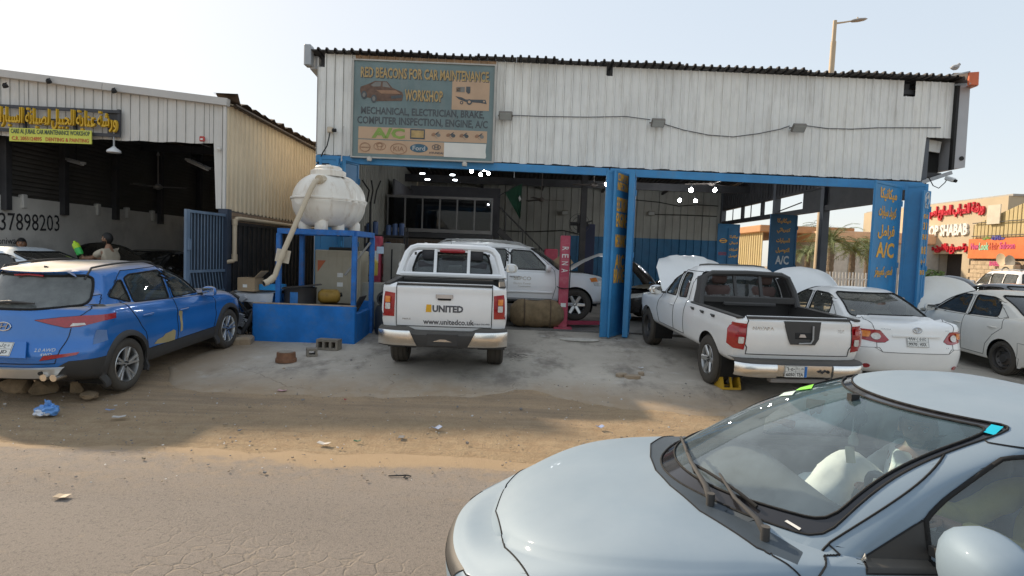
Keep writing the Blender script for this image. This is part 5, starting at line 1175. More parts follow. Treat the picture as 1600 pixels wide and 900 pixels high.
# ---- compact saloon (x = 0 at the rear bumper, forward along +x)
def saloon(root, paint, res=1, open_hood=None, glass=GLASSD, liner=LINERB, seatm=SEATB, rimm=WM, rim='5x', detail_front=True, plate_txt=None, tint=None, sc=None, badge=True):
    L = 4.54; r = lambda **k: k
    m = lambda a: a * res
    sp = dict(n=(14 * res, 14 * res, 44 * res, 22 * res, 14 * res), xd=1.02, xh=3.05, paint=paint, black=SEAM, liner_mat=liner, liner_z=.9)
    sp['rings'] = [
        r(t='L', xr=.25, xf=4.30, w=.74, z=.22, m=2),
        r(t='L', xr=.08, xf=4.44, w=.83, wf=.80, z=[(0, .30), (.6, .24), (3.9, .24), (4.5, .22)], cr=.35, cf=.6, m=m(3)),
        r(t='L', xr=.015, xf=4.53, w=.872, wf=.845, z=.46, cr=.35, cf=.7, bf=.16, m=m(3)),
        r(t='L', xr=.0, xf=4.54, w=.882, wf=.86, z=.63, cr=.38, cf=.75, bf=.18, m=m(4)),
        r(t='L', xr=.05, xf=4.47, w=.876, wf=.845, z=[(0, .83), (1, .84), (3.4, .80), (4.1, .72), (4.4, .685)], cr=.42, cf=.75, bf=.22, bulge=.004, m=m(4)),
        r(t='L', xr=.10, xf=4.33, w=.842, wf=.78, z=[(0, 1.02), (.5, 1.03), (1.3, .985), (3.1, .93), (3.7, .885), (4.15, .785), (4.33, .72)], cr=.34, cf=.72, bf=.25, bulge=.012, m=m(7), p=.70, hood=(0, .014), sharp=False),
        r(t='G', xr=.66, xf=3.47, wr=.72, wf=.752, br=.02, bf=.36, cr=.2, cf=.16, er=2.6, ef=2.4, z=[(.6, 1.075), (.9, 1.05), (1.3, .995), (3.0, .955), (3.5, 1.0)], bulge=.03, m=m(4), sharp=True),
        r(t='G', xr=1.02, xf=3.00, wr=.665, wf=.69, br=.03, bf=.30, cr=.2, cf=.14, er=2.6, ef=2.6, z=[(.9, 1.26), (2.0, 1.215), (2.9, 1.235)], bulge=.015, m=m(4)),
        r(t='G', xr=1.42, xf=2.46, wr=.585, wf=.615, br=.06, bf=.22, cr=.2, cf=.16, er=2.4, ef=2.4, z=[(1.3, 1.415), (1.9, 1.41), (2.5, 1.415)], m=m(3)),
        r(t='G', xr=1.52, xf=2.34, wr=.47, wf=.47, br=.06, bf=.2, cr=.2, cf=.2, z=[(1.3, 1.435), (1.9, 1.46), (2.4, 1.435)], m=m(3)),
        r(t='G', xr=1.70, xf=2.15, w=1e-6, br=0, bf=0, cr=1e-6, cf=1e-6, z=[(1.6, 1.465), (1.95, 1.475), (2.3, 1.46)], m=1)]
    for q in sp['rings']:
        if q['t'] == 'G' and 'sharp' not in q: q['sharp'] = False
    GL = tint or glass
    wsA = roundpoly([(-.70, .985), (-.575, 1.414), (.575, 1.414), (.70, .985), (.35, .995), (-.35, .995)] if res == 1 else [(-.685, .985), (-.560, 1.414), (.560, 1.414), (.685, .985), (.35, .995), (-.35, .995)], .05)
    sw = .03 if res > 1 else .05
    rg = []
    for ax_ in (.99, 3.59): rg.append(dict(name='arch', view='side', poly=circ(ax_, .315, .345), kind='cut', nmin=-2, ymin=.55, snap=.06))
    hood = [(3.16, -.83), (3.30, -.70), (3.44, -.45), (3.50, -.2), (3.52, 0), (3.50, .2), (3.44, .45), (3.30, .70), (3.16, .83), (3.45, .825), (3.75, .80), (4.0, .735), (4.15, .62), (4.26, .36), (4.31, 0), (4.26, -.36), (4.15, -.62), (4.0, -.735), (3.75, -.80), (3.45, -.825)]
    cowl = [(3.18, -.78), (3.13, -.72), (3.30, -.42), (3.37, -.2), (3.39, 0), (3.37, .2), (3.30, .42), (3.13, .72), (3.18, .78), (3.30, .70), (3.44, .45), (3.50, .2), (3.52, 0), (3.50, -.2), (3.44, -.45), (3.30, -.70)]
    rg.append(dict(name='hood', view='top', poly=hood, nmin=.2, z=(.66, 1.2), seam=.008, snap=.1 / res))
    rg.append(dict(name='cowl_panel', view='top', poly=cowl, nmin=.1, z=(.9, 1.2), mat=PLASTIC if res == 1 else COWL, snap=sw))
    if res == 1: rg.append(dict(name='windscreen', view='front', poly=wsA, kind='glass', mat=GL, off=-.004, nmin=.12, x=(2.2, 3.6), z=(.94, 1.45), seam=.013, rubber=True, snap=sw, lock=True))
    else:
        rg.append(dict(name='windscreen_border', view='front', poly=wsA, kind='glass', mat=FRIT, off=-.004, nmin=.12, x=(2.2, 3.6), z=(.94, 1.45), seam=.005, rubber=True, snap=sw, lock=True))
        rg.append(dict(name='windscreen', view='front', poly=roundpoly([(-.648, 1.04), (-.540, 1.400), (.540, 1.400), (.648, 1.04), (.35, 1.03), (-.35, 1.03)], .05), kind='glass', mat=GLASSF, off=-.004, nmin=.12, x=(2.2, 3.6), z=(.94, 1.45), snap=sw, lock=True))
        rg.append(dict(name='sun_band', view='front', poly=[(-.66, 1.31), (-.66, 1.43), (.66, 1.43), (.66, 1.31)], kind='glass', mat=GLASSB, off=-.004, nmin=.12, x=(2.2, 3.6), on=['windscreen'], snap=sw, lock=True))
    fd = [(2.01, .30), (2.01, 1.36), (2.45, 1.36), (3.02, .985), (3.12, .90), (3.16, .62), (3.08, .30)]
    rd = [(2.01, .30), (2.01, 1.36), (1.45, 1.36), (1.05, 1.02), (1.02, .85), (1.22, .70), (1.38, .5), (1.42, .30)]
    rg.append(dict(name='front_door', steep=res > 1, on=['body'], view='side', poly=fd, seam=.009, merge=['front_side_window'], nmin=.2, snap=sw))
    rg.append(dict(name='rear_door', on=['body'], view='side', poly=rd, seam=.009, merge=['rear_side_window', 'quarter_window'], nmin=.2, snap=sw))
    rg.append(dict(name='front_side_window', on=['body', 'front_door', 'rear_door'], view='side', poly=roundpoly([(2.08, .99), (2.08, 1.365), (2.38, 1.355), (2.93, .985)] if res == 1 else [(2.08, .985), (2.08, 1.34), (2.36, 1.325), (2.60, 1.17), (2.68, 1.10), (2.68, .985)], .03), kind='glass', mat=GL, off=-.006, seam=.010, rubber=True, nmin=.2, snap=sw))
    rg.append(dict(name='rear_side_window', on=['body', 'front_door', 'rear_door'], view='side', poly=roundpoly([(1.30, 1.02), (1.30, 1.20), (1.42, 1.33), (1.52, 1.368), (1.96, 1.372), (1.96, .99)], .03), kind='glass', mat=GL, off=-.006, seam=.010, rubber=True, nmin=.2, snap=sw))
    if res > 1:
        rg.append(dict(name='sail_panel', steep=True, on=['body', 'front_door'], view='side', poly=[(2.68, .985), (2.68, 1.10), (2.93, .95), (2.94, .92), (2.68, .93)], mat=PLASTIC, off=.002, nmin=.1, snap=sw))
    rg.append(dict(name='rear_window', view='rear', poly=roundpoly([(-.66, 1.07), (-.535, 1.405), (.535, 1.405), (.66, 1.07)], .06), kind='glass', mat=glass, off=-.005, nmin=.12, x=(.5, 1.7), z=(1.03, 1.45), seam=.014, rubber=True))
    lid = [(-.52, .62), (-.60, .70), (-.62, .86), (-.655, 1.10), (.655, 1.10), (.62, .86), (.60, .70), (.52, .62)]
    rg.append(dict(name='boot_lid', view='rear', poly=lid, nmin=-.2, x=(-.2, .66), z=(.55, 1.12), seam=.009))
    tl = [(-.43, .79), (-.49, .75), (-.60, .74), (-.80, .77), (-.95, .83), (-.95, .92), (-.84, .935), (-.62, .935), (-.55, .93)]
    rg.append(dict(name='tail_light', view='rear', poly=[(-p[0], p[1]) for p in tl], sym=True, nmin=-.1, x=(-.2, .42), mat=LRED, off=.006, thick=.02))
    rg.append(dict(name='rear_bumper', view='rear', poly=[(-.99, .2), (-.99, .64), (-.60, .665), (-.52, .60), (.52, .60), (.60, .665), (.99, .64), (.99, .2)], nmin=-.3, x=(-.3, .62), seam=.007, on=['body']))
    rg.append(dict(name='front_bumper', view='front', poly=[(-.99, .15), (-.99, .60), (-.55, .655), (.55, .655), (.99, .60), (.99, .15)], nmin=-.3, x=(3.9, 4.7), seam=.007, on=['body']))
    rg.append(dict(name='headlight', view='front', poly=[(.40, .565), (.45, .66), (.60, .70), (.80, .76), (.90, .78), (.9, .70), (.72, .60)], sym=True, nmin=.0, x=(3.75, 4.7), mat=LCLR, off=.004, thick=.01, snap=sw))
    if detail_front: rg.append(dict(name='grille', view='front', poly=[(-.36, .60), (-.40, .66), (.40, .66), (.36, .60)], nmin=.2, x=(4.2, 4.7), mat=PLASTIC))
    sp['regions'] = rg
    out = vehicle(sp, root)
    wheelwell(root, sp, .99, .315, .345, .55, .80, DARK); wheelwell(root, sp, 3.59, .315, .345, .55, .80, DARK)
    underbody(root, .3, 4.2, .62, .2, .5)
    for x in (.99, 3.59):
        for sg in (1, -1): wheel(root, x, sg * .755, .31, .2, rimm, rim, sg)
    for sg in (1, -1):
        handle(root, sp, 2.14, .80, sg, paint); handle(root, sp, 1.25, .84, sg, paint)
        mirror(root, 2.90, sg * .80, 1.00, paint, sg)
    for y in (.36, -.36): seat(root, 2.1, y, .52, seatm, back=.42, h=.55)
    MB().box((1.1, 0, .55), (.5, 1.2, .2), bev=.06).box((.95, 0, .78), (.16, 1.2, .5), Matrix.Rotation(-.3, 3, 'Y'), bev=.06).build('rear_seat', seatm, root, 50)
    if open_hood is not None:
        for o in out.get('hood', []): openlid(o, 3.42, .985, open_hood)
        MB().box((3.85, 0, .62), (.7, 1.2, .2)).box((3.8, .2, .75), (.4, .4, .12), bev=.03).cyl((4.05, -.5, .72), (4.05, -.3, .72), .1).build('engine', DARK, root)
    # rear details
    for sg in (1, -1):
        drape_patch(sp, [(.055 * math.cos(t) * 1.1, .055 * math.sin(t)) for t in np.linspace(0, 2 * math.pi, 15)[:-1]], 'rear', sg * .605, .835, LCLR, root, 'reverse_light', off=.016, thick=.01)
        drape_patch(sp, roundpoly([(-.07, -.05), (.07, -.05), (.09, .05), (-.09, .05)], .03), 'rear', sg * .755, .86, LAMB, root, 'indicator', off=.014, thick=.01)
        drape_patch(sp, [(.05 * math.cos(t), .035 * math.sin(t)) for t in np.linspace(0, 2 * math.pi, 13)[:-1]], 'rear', sg * .70, .36, LRED, root, 'reflector', off=.004, thick=.008)
    M = bodyframe(sp, 'rear', 0, .78, off=.014)
    if plate_txt: plate(root, M, plate_txt[0], plate_txt[1], .34, .17, blue=False)
    if badge:
        b = MB(); Mb = bodyframe(sp, 'rear', 0, .955, off=.008)
        for (a, c, dx, dy) in ((.07, .045, 0, 0), (.024, .042, 0, 0), (.045, .018, 0, .016)):
            b.tube([Mb @ Vector((dx + a * math.cos(t), dy + c * math.sin(t), 0)) for t in np.linspace(0, 2 * math.pi, 25)[:-1]], .006, 6, closed=True)
        b.build('emblem', BADGE, root, 50)
        b = MB().bar(Mb @ Vector((-.38, -.1, -.01)), Mb @ Vector((.38, -.1, -.01)), .02, .022); b.build('boot_trim', paint, root)
        drape_text(sp, 'COROLLA', .14, .02, 'rear', .47, .955, BADGE, root); drape_text(sp, 'XLI', .07, .02, 'rear', -.50, .955, BADGE, root); drape_text(sp, '1.8', .05, .02, 'rear', -.5, .69, BADGE, root)
    sp['out'] = out
    return sp

# ---- blue sport utility car seen from behind, its nose stripped
def archtrim(parent, sp, x, zc, r, wd, mat, sg, a0=-25, a1=205, off=.004):
    pts_o, pts_i = [], []
    for a in np.linspace(R(a0), R(a1), 25):
        for rr, L_ in ((r, pts_i), (r + wd, pts_o)):
            p, n = onbody(sp, 'side', x + rr * math.cos(a), zc + rr * math.sin(a), sg)
            if abs(p.y) < .6 or abs(p.y) > 1.2: p = Vector((p.x, sg * sp['half'], p.z)); n = Vector((0, sg, 0))
            L_.append(p + Vector((0, sg * (off + (.018 if rr == r else 0)), 0)))
    rows = [[p + Vector((0, -sg * .06, 0)) for p in pts_i], pts_i, [(a + b) / 2 + Vector((0, sg * .012, 0)) for a, b in zip(pts_i, pts_o)], pts_o, [p + Vector((0, -sg * .03, 0)) for p in pts_o]]
    return MB().grid(rows).build('arch_trim', mat, parent, 50)
def blue_suv(root):
    L = 4.475; r = lambda **k: k
    sp = dict(n=(20, 8, 88, 16, 14), xd=.75, xh=3.1, paint=BLUEP, black=SEAM, liner_mat=LINER, liner_z=1.0, half=.915)
    sp['rings'] = [
        r(t='L', xr=.35, xf=4.1, w=.78, z=.26, m=2),
        r(t='L', xr=.10, xf=4.36, w=.87, z=[(0, .40), (.6, .30), (3.8, .28), (4.4, .26)], cr=.4, er=2.6, cf=.5, m=4),
        r(t='L', xr=.01, xf=4.46, w=.915, z=.50, cr=.5, er=2.6, cf=.6, m=4),
        r(t='L', xr=.0, xf=4.47, w=.925, z=.66, cr=.52, er=2.5, br=.04, cf=.6, m=4),
        r(t='L', xr=.07, xf=4.45, w=.912, z=.80, cr=.5, er=2.5, cf=.6, m=4),
        r(t='L', xr=.11, xf=4.40, w=.918, z=[(0, .98), (1, .95), (3.5, .88), (4.3, .82)], cr=.5, er=2.5, cf=.65, m=4),
        r(t='L', xr=.15, xf=4.28, w=.88, wf=.84, z=[(0, 1.165), (.6, 1.14), (2, 1.07), (3.2, 1.02), (3.8, .97), (4.3, .86)], cr=.5, er=2.4, cf=.6, bf=.2, m=5, p=.7, hood=(0, .015)),
        r(t='G', xr=.20, xf=3.34, wr=.80, wf=.80, br=.05, bf=.34, cr=.42, cf=.2, er=2.3, ef=2.5, z=[(.15, 1.20), (.6, 1.18), (2, 1.09), (3.0, 1.04), (3.4, 1.08)], bulge=.04, m=5, sharp=True),
        r(t='G', xr=.40, xf=2.90, wr=.72, wf=.74, br=.06, bf=.3, cr=.40, cf=.18, er=2.4, ef=2.6, z=[(.3, 1.38), (2, 1.33), (2.8, 1.33)], bulge=.03, m=5),
        r(t='G', xr=.52, xf=2.34, wr=.62, wf=.63, br=.09, bf=.25, cr=.3, cf=.18, er=2.4, ef=2.6, z=[(.4, 1.535), (1.4, 1.575), (2.3, 1.56)], bulge=.02, m=3),
        r(t='G', xr=.50, xf=2.22, wr=.55, wf=.54, br=.08, bf=.2, cr=.3, cf=.2, z=[(.4, 1.575), (1.4, 1.625), (2.3, 1.595)], m=4),
        r(t='G', xr=.8, xf=2.0, w=1e-6, br=0, bf=0, cr=1e-6, cf=1e-6, z=[(.8, 1.615), (1.4, 1.648), (2.0, 1.63)], m=1)]
    rg = []
    for ax_ in (.92, 3.59): rg.append(dict(name='arch', view='side', poly=circ(ax_, .35, .39), kind='cut', nmin=-2, ymin=.5, snap=.07))
    rg.append(dict(name='hood', view='top', poly=[(3.2, -.78), (3.4, -.5), (3.48, 0), (3.4, .5), (3.2, .78), (3.9, .72), (4.25, .5), (4.3, 0), (4.25, -.5), (3.9, -.72)], nmin=.2, z=(.8, 1.3), seam=.01))
    fd = [(2.05, .42), (2.05, 1.56), (2.5, 1.5), (3.05, 1.06), (3.14, .95), (3.16, .7), (3.06, .42)]
    rd = [(2.05, .42), (2.05, 1.56), (1.2, 1.56), (.80, 1.28), (.98, 1.15), (1.12, .95), (1.3, .72), (1.36, .42)]
    rg.append(dict(name='front_door', view='side', poly=fd, seam=.010, merge=['front_side_window', 'sill_cladding'], nmin=.15))
    rg.append(dict(name='rear_door', view='side', poly=rd, seam=.010, merge=['rear_side_window', 'sill_cladding'], nmin=.15))
    rg.append(dict(name='sill_cladding', view='side', poly=[(1.28, .2), (1.28, .47), (3.22, .47), (3.22, .2)], mat=PLASTIC, nmin=-.5, on=['body', 'front_door', 'rear_door'], off=.004))
    rg.append(dict(name='front_side_window', view='side', poly=roundpoly([(2.10, 1.10), (2.10, 1.50), (2.36, 1.485), (2.92, 1.09)], .03), kind='glass', mat=GLASS, off=-.006, seam=.012, rubber=True, nmin=.15))
    rg.append(dict(name='rear_side_window', view='side', poly=roundpoly([(1.20, 1.14), (1.20, 1.46), (1.32, 1.50), (1.98, 1.51), (1.98, 1.10)], .03), kind='glass', mat=GLASS, off=-.006, seam=.012, rubber=True, nmin=.15))
    rg.append(dict(name='quarter_window', view='side', poly=roundpoly([(.80, 1.26), (1.06, 1.43), (1.14, 1.445), (1.14, 1.15)], .03), kind='glass', mat=GLASSD, off=-.006, seam=.012, rubber=True, nmin=.1))
    rg.append(dict(name='windscreen', view='front', poly=roundpoly([(-.75, 1.08), (-.61, 1.53), (.61, 1.53), (.75, 1.08)], .05), kind='glass', mat=GLASS, off=-.005, nmin=.12, x=(2.0, 3.6), z=(1.0, 1.6), seam=.012, rubber=True))
    rg.append(dict(name='tailgate', view='rear', poly=[(-.60, .545), (-.64, .70), (-.68, .85), (-.70, 1.0), (-.80, 1.15), (-.66, 1.56), (.66, 1.56), (.80, 1.15), (.70, 1.0), (.68, .85), (.64, .70), (.60, .545)], nmin=-.1, x=(-.2, .62), z=(.5, 1.575), seam=.012, merge=['rear_window']))
    rg.append(dict(name='rear_window', view='rear', poly=roundpoly([(-.74, 1.20), (-.60, 1.535), (.60, 1.535), (.74, 1.20), (.3, 1.165), (-.3, 1.165)], .07), kind='glass', mat=GLASSR, off=-.006, nmin=.05, x=(-.2, .72), z=(1.14, 1.58), seam=.016, rubber=True))
    tl = [(.34, 1.045), (.60, 1.075), (.78, 1.085), (1.0, 1.065), (.93, 1.01), (.76, .955), (.64, .955), (.58, .975)]
    rg.append(dict(name='tail_light', view='rear', poly=tl, sym=True, nmin=-.15, x=(-.2, .72), mat=LRED, off=.008, thick=.02, snap=.07))
    rg.append(dict(name='rear_cladding', view='rear', poly=[(-1, .2), (-1, .56), (-.72, .565), (-.60, .49), (.60, .49), (.72, .565), (1, .56), (1, .2)], nmin=-.5, x=(-.2, .60), mat=PLASTIC, off=.005, on=['body']))
    rg.append(dict(name='rear_reflector', view='rear', poly=[(.46, .585), (.78, .635), (.80, .665), (.5, .64)], sym=True, nmin=-.1, x=(-.2, .6), mat=LRED, off=.01, thick=.015, snap=.07))
    sp['regions'] = rg
    vehicle(sp, root)
    for o in [o for o in root.children if o.name.startswith('hood')]: pass
    for x in (.92, 3.59):
        wheelwell(root, sp, x, .35, .39, .5, .86, DARK)
        for sg in (1, -1):
            wheel(root, x, sg * .80, .35, .23, WM, '5x', sg, rimr=.66); archtrim(root, sp, x, .35, .385, .075, PLASTIC, sg)
    underbody(root, .4, 4.0, .6, .24, .55)
    # bumper skid, plate, emblem, wiper
    pts = np.linspace(-.66, .66, 15); rows = []
    for zz, sc, dx in ((.50, 1.04, .0), (.485, 1.03, -.03), (.42, .95, -.035), (.36, .80, .0), (.35, .78, .06)):
        rows.append([Vector((onbody(sp, 'rear', y * sc, max(zz, .43))[0].x - .012 + dx, y * sc, zz)) for y in pts])
    MB().grid(rows).build('skid_plate', pm('satin_silver', (.62, .60, .56), .35, metal=.5, var=.06), root, 40)
    for sg in (-1, 1):
        for yy in (.50, .62):
            MB().cyl((.03, sg * yy, .385), (.3, sg * yy, .385), .042, 14).build('exhaust_tip', CHROMED, root, 40)
    MB().cyl((-.03, -.51, .45), (.0, -.51, .45), .022, 12).build('parking_sensor', DARK, root)
    M = bodyframe(sp, 'rear', 0, .71, off=.004); o = MB().prism([(-.36, -.1), (.36, -.1), (.3, .1), (-.3, .1)], .012).build('plate_recess', BLUEP, root); o.matrix_local = M
    plate(root, M @ Matrix.Translation((0, 0, .016)), '5520|LJD', '٥٥٢٠|د ح ل', .34, .17, blue=False)
    Mb = bodyframe(sp, 'rear', 0, .965, off=.006); b = MB()
    b.tube([Mb @ Vector((.085 * math.cos(t), .048 * math.sin(t), 0)) for t in np.linspace(0, 2 * math.pi, 25)[:-1]], .008, 6, closed=True)
    b.bar(Mb @ Vector((-.045, -.03, 0)), Mb @ Vector((-.02, .032, 0)), .014, .01).bar(Mb @ Vector((.02, -.032, 0)), Mb @ Vector((.045, .03, 0)), .014, .01).bar(Mb @ Vector((-.035, -.006, 0)), Mb @ Vector((.035, .006, 0)), .014, .01); b.build('emblem', BADGE, root, 50)
    drape_text(sp, '2.0 AWD', .2, .035, 'rear', -.50, .705, BADGE, root); drape_text(sp, '4WD', .11, .03, 'rear', -.52, .655, BADGE, root)
    for sg in (1, -1):
        drape_patch(sp, [(.0, -.02), (.12, -.012), (.11, .012), (.02, .016)], 'rear', sg * .68, .985, LCLR, root, 'reverse_light', sgn=1, off=.016, thick=.006) if sg < 0 else drape_patch(sp, [(.0, -.02), (-.02, .016), (-.11, .012), (-.12, -.012)], 'rear', .68, .985, LCLR, root, 'reverse_light', off=.016, thick=.006)
    p, n = onbody(sp, 'rear', .32, 1.20); q, n2 = onbody(sp, 'rear', -.28, 1.215)
    MB().tube([p + n * .02, (p + q) / 2 + n * .045, q + n * .02], [.016, .022, .01], 8).cyl(p, p + n * .03, .03).build('rear_wiper', PLASTIC, root, 50)
    MB().tube([(.50, y, 1.545 - .06 * abs(y)) for y in (-.18, 0, .18)], .012, 6).build('brake_light', LRED, root)
    rows = [[Vector((.62 + dx * max(.05, 1 - (abs(y) / .5) ** 3), y, onbody(sp, 'top', .66, y)[0].z + dz * max(.1, 1 - (abs(y) / .5) ** 3))) for y in np.linspace(-.5, .5, 13)] for dx, dz in ((.1, .006), (-.08, -.012), (-.13, -.024), (-.12, -.04), (.0, -.05))]
    MB().grid(rows).build('spoiler', BLUEP, root, 40)
    for sg in (1, -1):
        MB().tube([tuple(onbody(sp, 'top', x, sg * .56)[0] + Vector((0, 0, .03 if 0.8 < x < 2.1 else .0))) for x in np.linspace(.68, 2.25, 14)], .014, 6).build('roof_rail', PLASTIC, root, 50)
        handle(root, sp, 2.22, .90, sg, BLUEP, .22); handle(root, sp, 1.36, .95, sg, BLUEP, .22); mirror(root, 2.86, sg * .84, 1.10, BLUEP, sg, sc=1.1)
        seat(root, 2.15, sg * .36, .68, SEATM)
    MB().prism([(0, 0), (.09, .0), (.0, .035)], .03, Matrix.Translation((.75, .015, 1.60)) @ Matrix.Rotation(R(90), 4, 'X')).build('roof_aerial', PLASTIC, root)
    for k, (x0, z0, x1, z1) in enumerate(((1.98, .56, 2.06, .86),)):
        pass
    drape_patch(sp, [(-.03, -.17), (.03, -.16), (.04, .0), (.05, .12), (.02, .16), (-.045, .15), (-.05, .1), (-.02, .06), (-.015, -.05)], 'side', 2.13, .74, pm('body_filler', (.42, .34, .17), .8), root, 'filler_patch', sgn=-1, off=.004, thick=0)
    drape_patch(sp, [(-.28, -.05), (-.1, -.075), (.1, -.09), (.22, -.095), (.23, .05), (.18, .075), (.08, .06), (-.02, .05), (-.08, .015), (-.2, .0)], 'side', 1.75, .56, pm('body_filler', (.42, .34, .17), .8), root, 'filler_patch', sgn=-1, off=.004, thick=0)
    drape_patch(sp, [(-.1, -.05), (.1, -.03), (.09, .1), (-.03, .12)], 'side', .46, .78, pm('scuffed_paint', (.13, .22, .42), .7), root, 'scuff', sgn=-1, off=.003, thick=0)
    MB().box((1.0, 0, .85), (.8, 1.3, .1)).box((2.9, 0, .95), (.5, 1.4, .2), bev=.05).build('parcel_shelf', LINER, root)
    steering(root, 2.62, .36, .98, PLASTIC)
    return sp

# ---- white cross-country wagon in the bay
def wagon(root, paint=DUSTYW, open_hood=-1.0, glass=GLASSD):
    r = lambda **k: k
    sp = dict(n=(14, 8, 90, 18, 12), xd=.7, xh=3.2, paint=paint, black=SEAM, liner_mat=LINER, liner_z=1.1, half=.93)
    sp['rings'] = [
        r(t='L', xr=.3, xf=4.5, w=.78, z=.40, m=2),
        r(t='L', xr=.1, xf=4.74, w=.9, z=.46, cr=.3, cf=.5, m=4), r(t='L', xr=.0, xf=4.84, w=.935, z=.66, cr=.3, cf=.5, m=4),
        r(t='L', xr=.02, xf=4.82, w=.942, z=.86, cr=.3, cf=.5, m=4),
        r(t='L', xr=.05, xf=4.74, w=.93, wf=.90, z=[(0, 1.16), (3.3, 1.12), (4.2, 1.06), (4.7, .98)], cr=.25, cf=.5, m=5, p=.6, hood=(0, .015)),
        r(t='G', xr=.14, xf=3.66, wr=.84, wf=.84, bf=.22, cr=.2, cf=.12, er=3, ef=3, z=[(0, 1.19), (3.0, 1.155), (3.6, 1.2)], bulge=.02, m=4, sharp=True),
        r(t='G', xr=.22, xf=3.28, wr=.78, wf=.78, bf=.2, cr=.2, cf=.12, er=3, ef=3, z=1.46, bulge=.02, m=5),
        r(t='G', xr=.34, xf=2.86, wr=.69, wf=.69, bf=.18, cr=.2, cf=.15, z=[(.3, 1.73), (1.6, 1.76), (2.9, 1.715)], m=3),
        r(t='G', xr=.46, xf=2.7, wr=.58, wf=.58, bf=.15, cr=.2, cf=.2, z=[(.3, 1.79), (1.6, 1.82), (2.7, 1.76)], m=3),
        r(t='G', xr=.9, xf=2.3, w=1e-6, br=0, bf=0, cr=1e-6, cf=1e-6, z=[(.9, 1.83), (2.3, 1.815)], m=1)]
    rg = [dict(name='arch', view='side', poly=circ(a, .39, .43), kind='cut', nmin=-2, ymin=.5, snap=.07) for a in (1.05, 3.84)]
    rg.append(dict(name='hood', view='top', poly=[(3.45, -.8), (3.62, -.5), (3.68, 0), (3.62, .5), (3.45, .8), (4.2, .78), (4.6, .6), (4.7, 0), (4.6, -.6), (4.2, -.78)], nmin=.2, z=(.95, 1.35), seam=.01, snap=.14))
    rg.append(dict(name='front_door', view='side', poly=[(2.19, .5), (2.19, 1.70), (2.8, 1.68), (3.32, 1.18), (3.36, .8), (3.28, .5)], seam=.01, nmin=.15, merge=['front_side_window']))
    rg.append(dict(name='rear_door', view='side', poly=[(2.19, .5), (2.19, 1.70), (1.3, 1.7), (1.25, 1.1), (1.4, .8), (1.52, .5)], seam=.01, nmin=.15, merge=['rear_side_window']))
    rg.append(dict(name='front_side_window', view='side', poly=roundpoly([(2.26, 1.20), (2.26, 1.66), (2.74, 1.64), (3.2, 1.19)], .04), kind='glass', mat=glass, off=-.006, seam=.014, rubber=True, nmin=.15))
    rg.append(dict(name='rear_side_window', view='side', poly=roundpoly([(1.36, 1.20), (1.34, 1.66), (2.13, 1.67), (2.13, 1.20)], .04), kind='glass', mat=glass, off=-.006, seam=.014, rubber=True, nmin=.15))
    rg.append(dict(name='quarter_window', view='side', poly=roundpoly([(.42, 1.22), (.46, 1.64), (1.22, 1.66), (1.24, 1.21)], .05), kind='glass', mat=glass, off=-.006, seam=.014, rubber=True, nmin=.15))
    rg.append(dict(name='windscreen', view='front', poly=roundpoly([(-.76, 1.2), (-.64, 1.70), (.64, 1.70), (.76, 1.2)], .06), kind='glass', mat=glass, off=-.006, nmin=.12, x=(2.4, 3.8), z=(1.15, 1.75), seam=.014, rubber=True))
    rg.append(dict(name='rear_window', view='rear', poly=roundpoly([(-.7, 1.22), (-.62, 1.68), (.62, 1.68), (.7, 1.22)], .06), kind='glass', mat=glass, off=-.006, nmin=.3, x=(-.2, .5), z=(1.15, 1.75), seam=.014, rubber=True))
    rg.append(dict(name='headlight', view='side', poly=[(4.28, .86), (4.22, 1.02), (4.4, 1.04), (4.75, .96), (4.8, .84)], mat=LCLR, off=.008, thick=.02, nmin=-.3, ymin=.2, snap=.07))
    rg.append(dict(name='indicator', view='side', poly=[(4.20, .95), (4.16, 1.035), (4.32, 1.05), (4.36, .96)], mat=LAMB, off=.012, thick=.02, nmin=-.3, ymin=.2, snap=.07))
    sp['regions'] = rg; out = vehicle(sp, root)
    for x in (1.05, 3.84):
        wheelwell(root, sp, x, .39, .43, .5, .86, DARK)
        for sg in (1, -1): wheel(root, x, sg * .80, .385, .25, WM, '6', sg, rimr=.62)
    underbody(root, .4, 4.4, .6, .34, .7)
    for o in out['hood']: openlid(o, 3.64, 1.19, open_hood)
    MB().box((4.1, 0, .86), (.8, 1.3, .2)).box((4.0, .2, 1.02), (.5, .5, .14), bev=.04).box((4.2, -.4, 1.0), (.3, .25, .2), bev=.03).build('engine', DARK, root)
    for sg in (1, -1):
        MB().tube([tuple(onbody(sp, 'top', x, sg * .6)[0] + Vector((0, 0, .06 if .6 < x < 2.5 else .01))) for x in np.linspace(.5, 2.6, 14)], .018, 6).build('roof_rail', pm('rail_grey', (.35, .35, .34), .5, metal=.5), root, 50)
        handle(root, sp, 2.36, 1.02, sg, CHROME, .24); handle(root, sp, 1.5, 1.03, sg, CHROME, .24); mirror(root, 3.14, sg * .90, 1.24, paint, sg, sc=1.2)
        MB().tube([tuple(onbody(sp, 'side', x, .66, sg)[0] + Vector((0, sg * .012, 0))) for x in np.linspace(1.6, 3.28, 9)], .025, 6).build('side_moulding', paint, root, 50)
        seat(root, 2.4, sg * .38, .8, SEATM); seat(root, 1.5, sg * .38, .8, SEATM)
        MB().bar((1.6, sg * .95, .45), (3.3, sg * .95, .45), .12, .05, bev=.01).build('side_step', PLASTIC, root)
    for x in (.9, 1.5, 2.1): MB().bar((x, -.6, 1.875), (x, .6, 1.875), .05, .03).build('roof_bar', pm('rail_grey', (.35, .35, .34), .5), root)
    gr = pm('faded_print', (.52, .47, .40), .6)
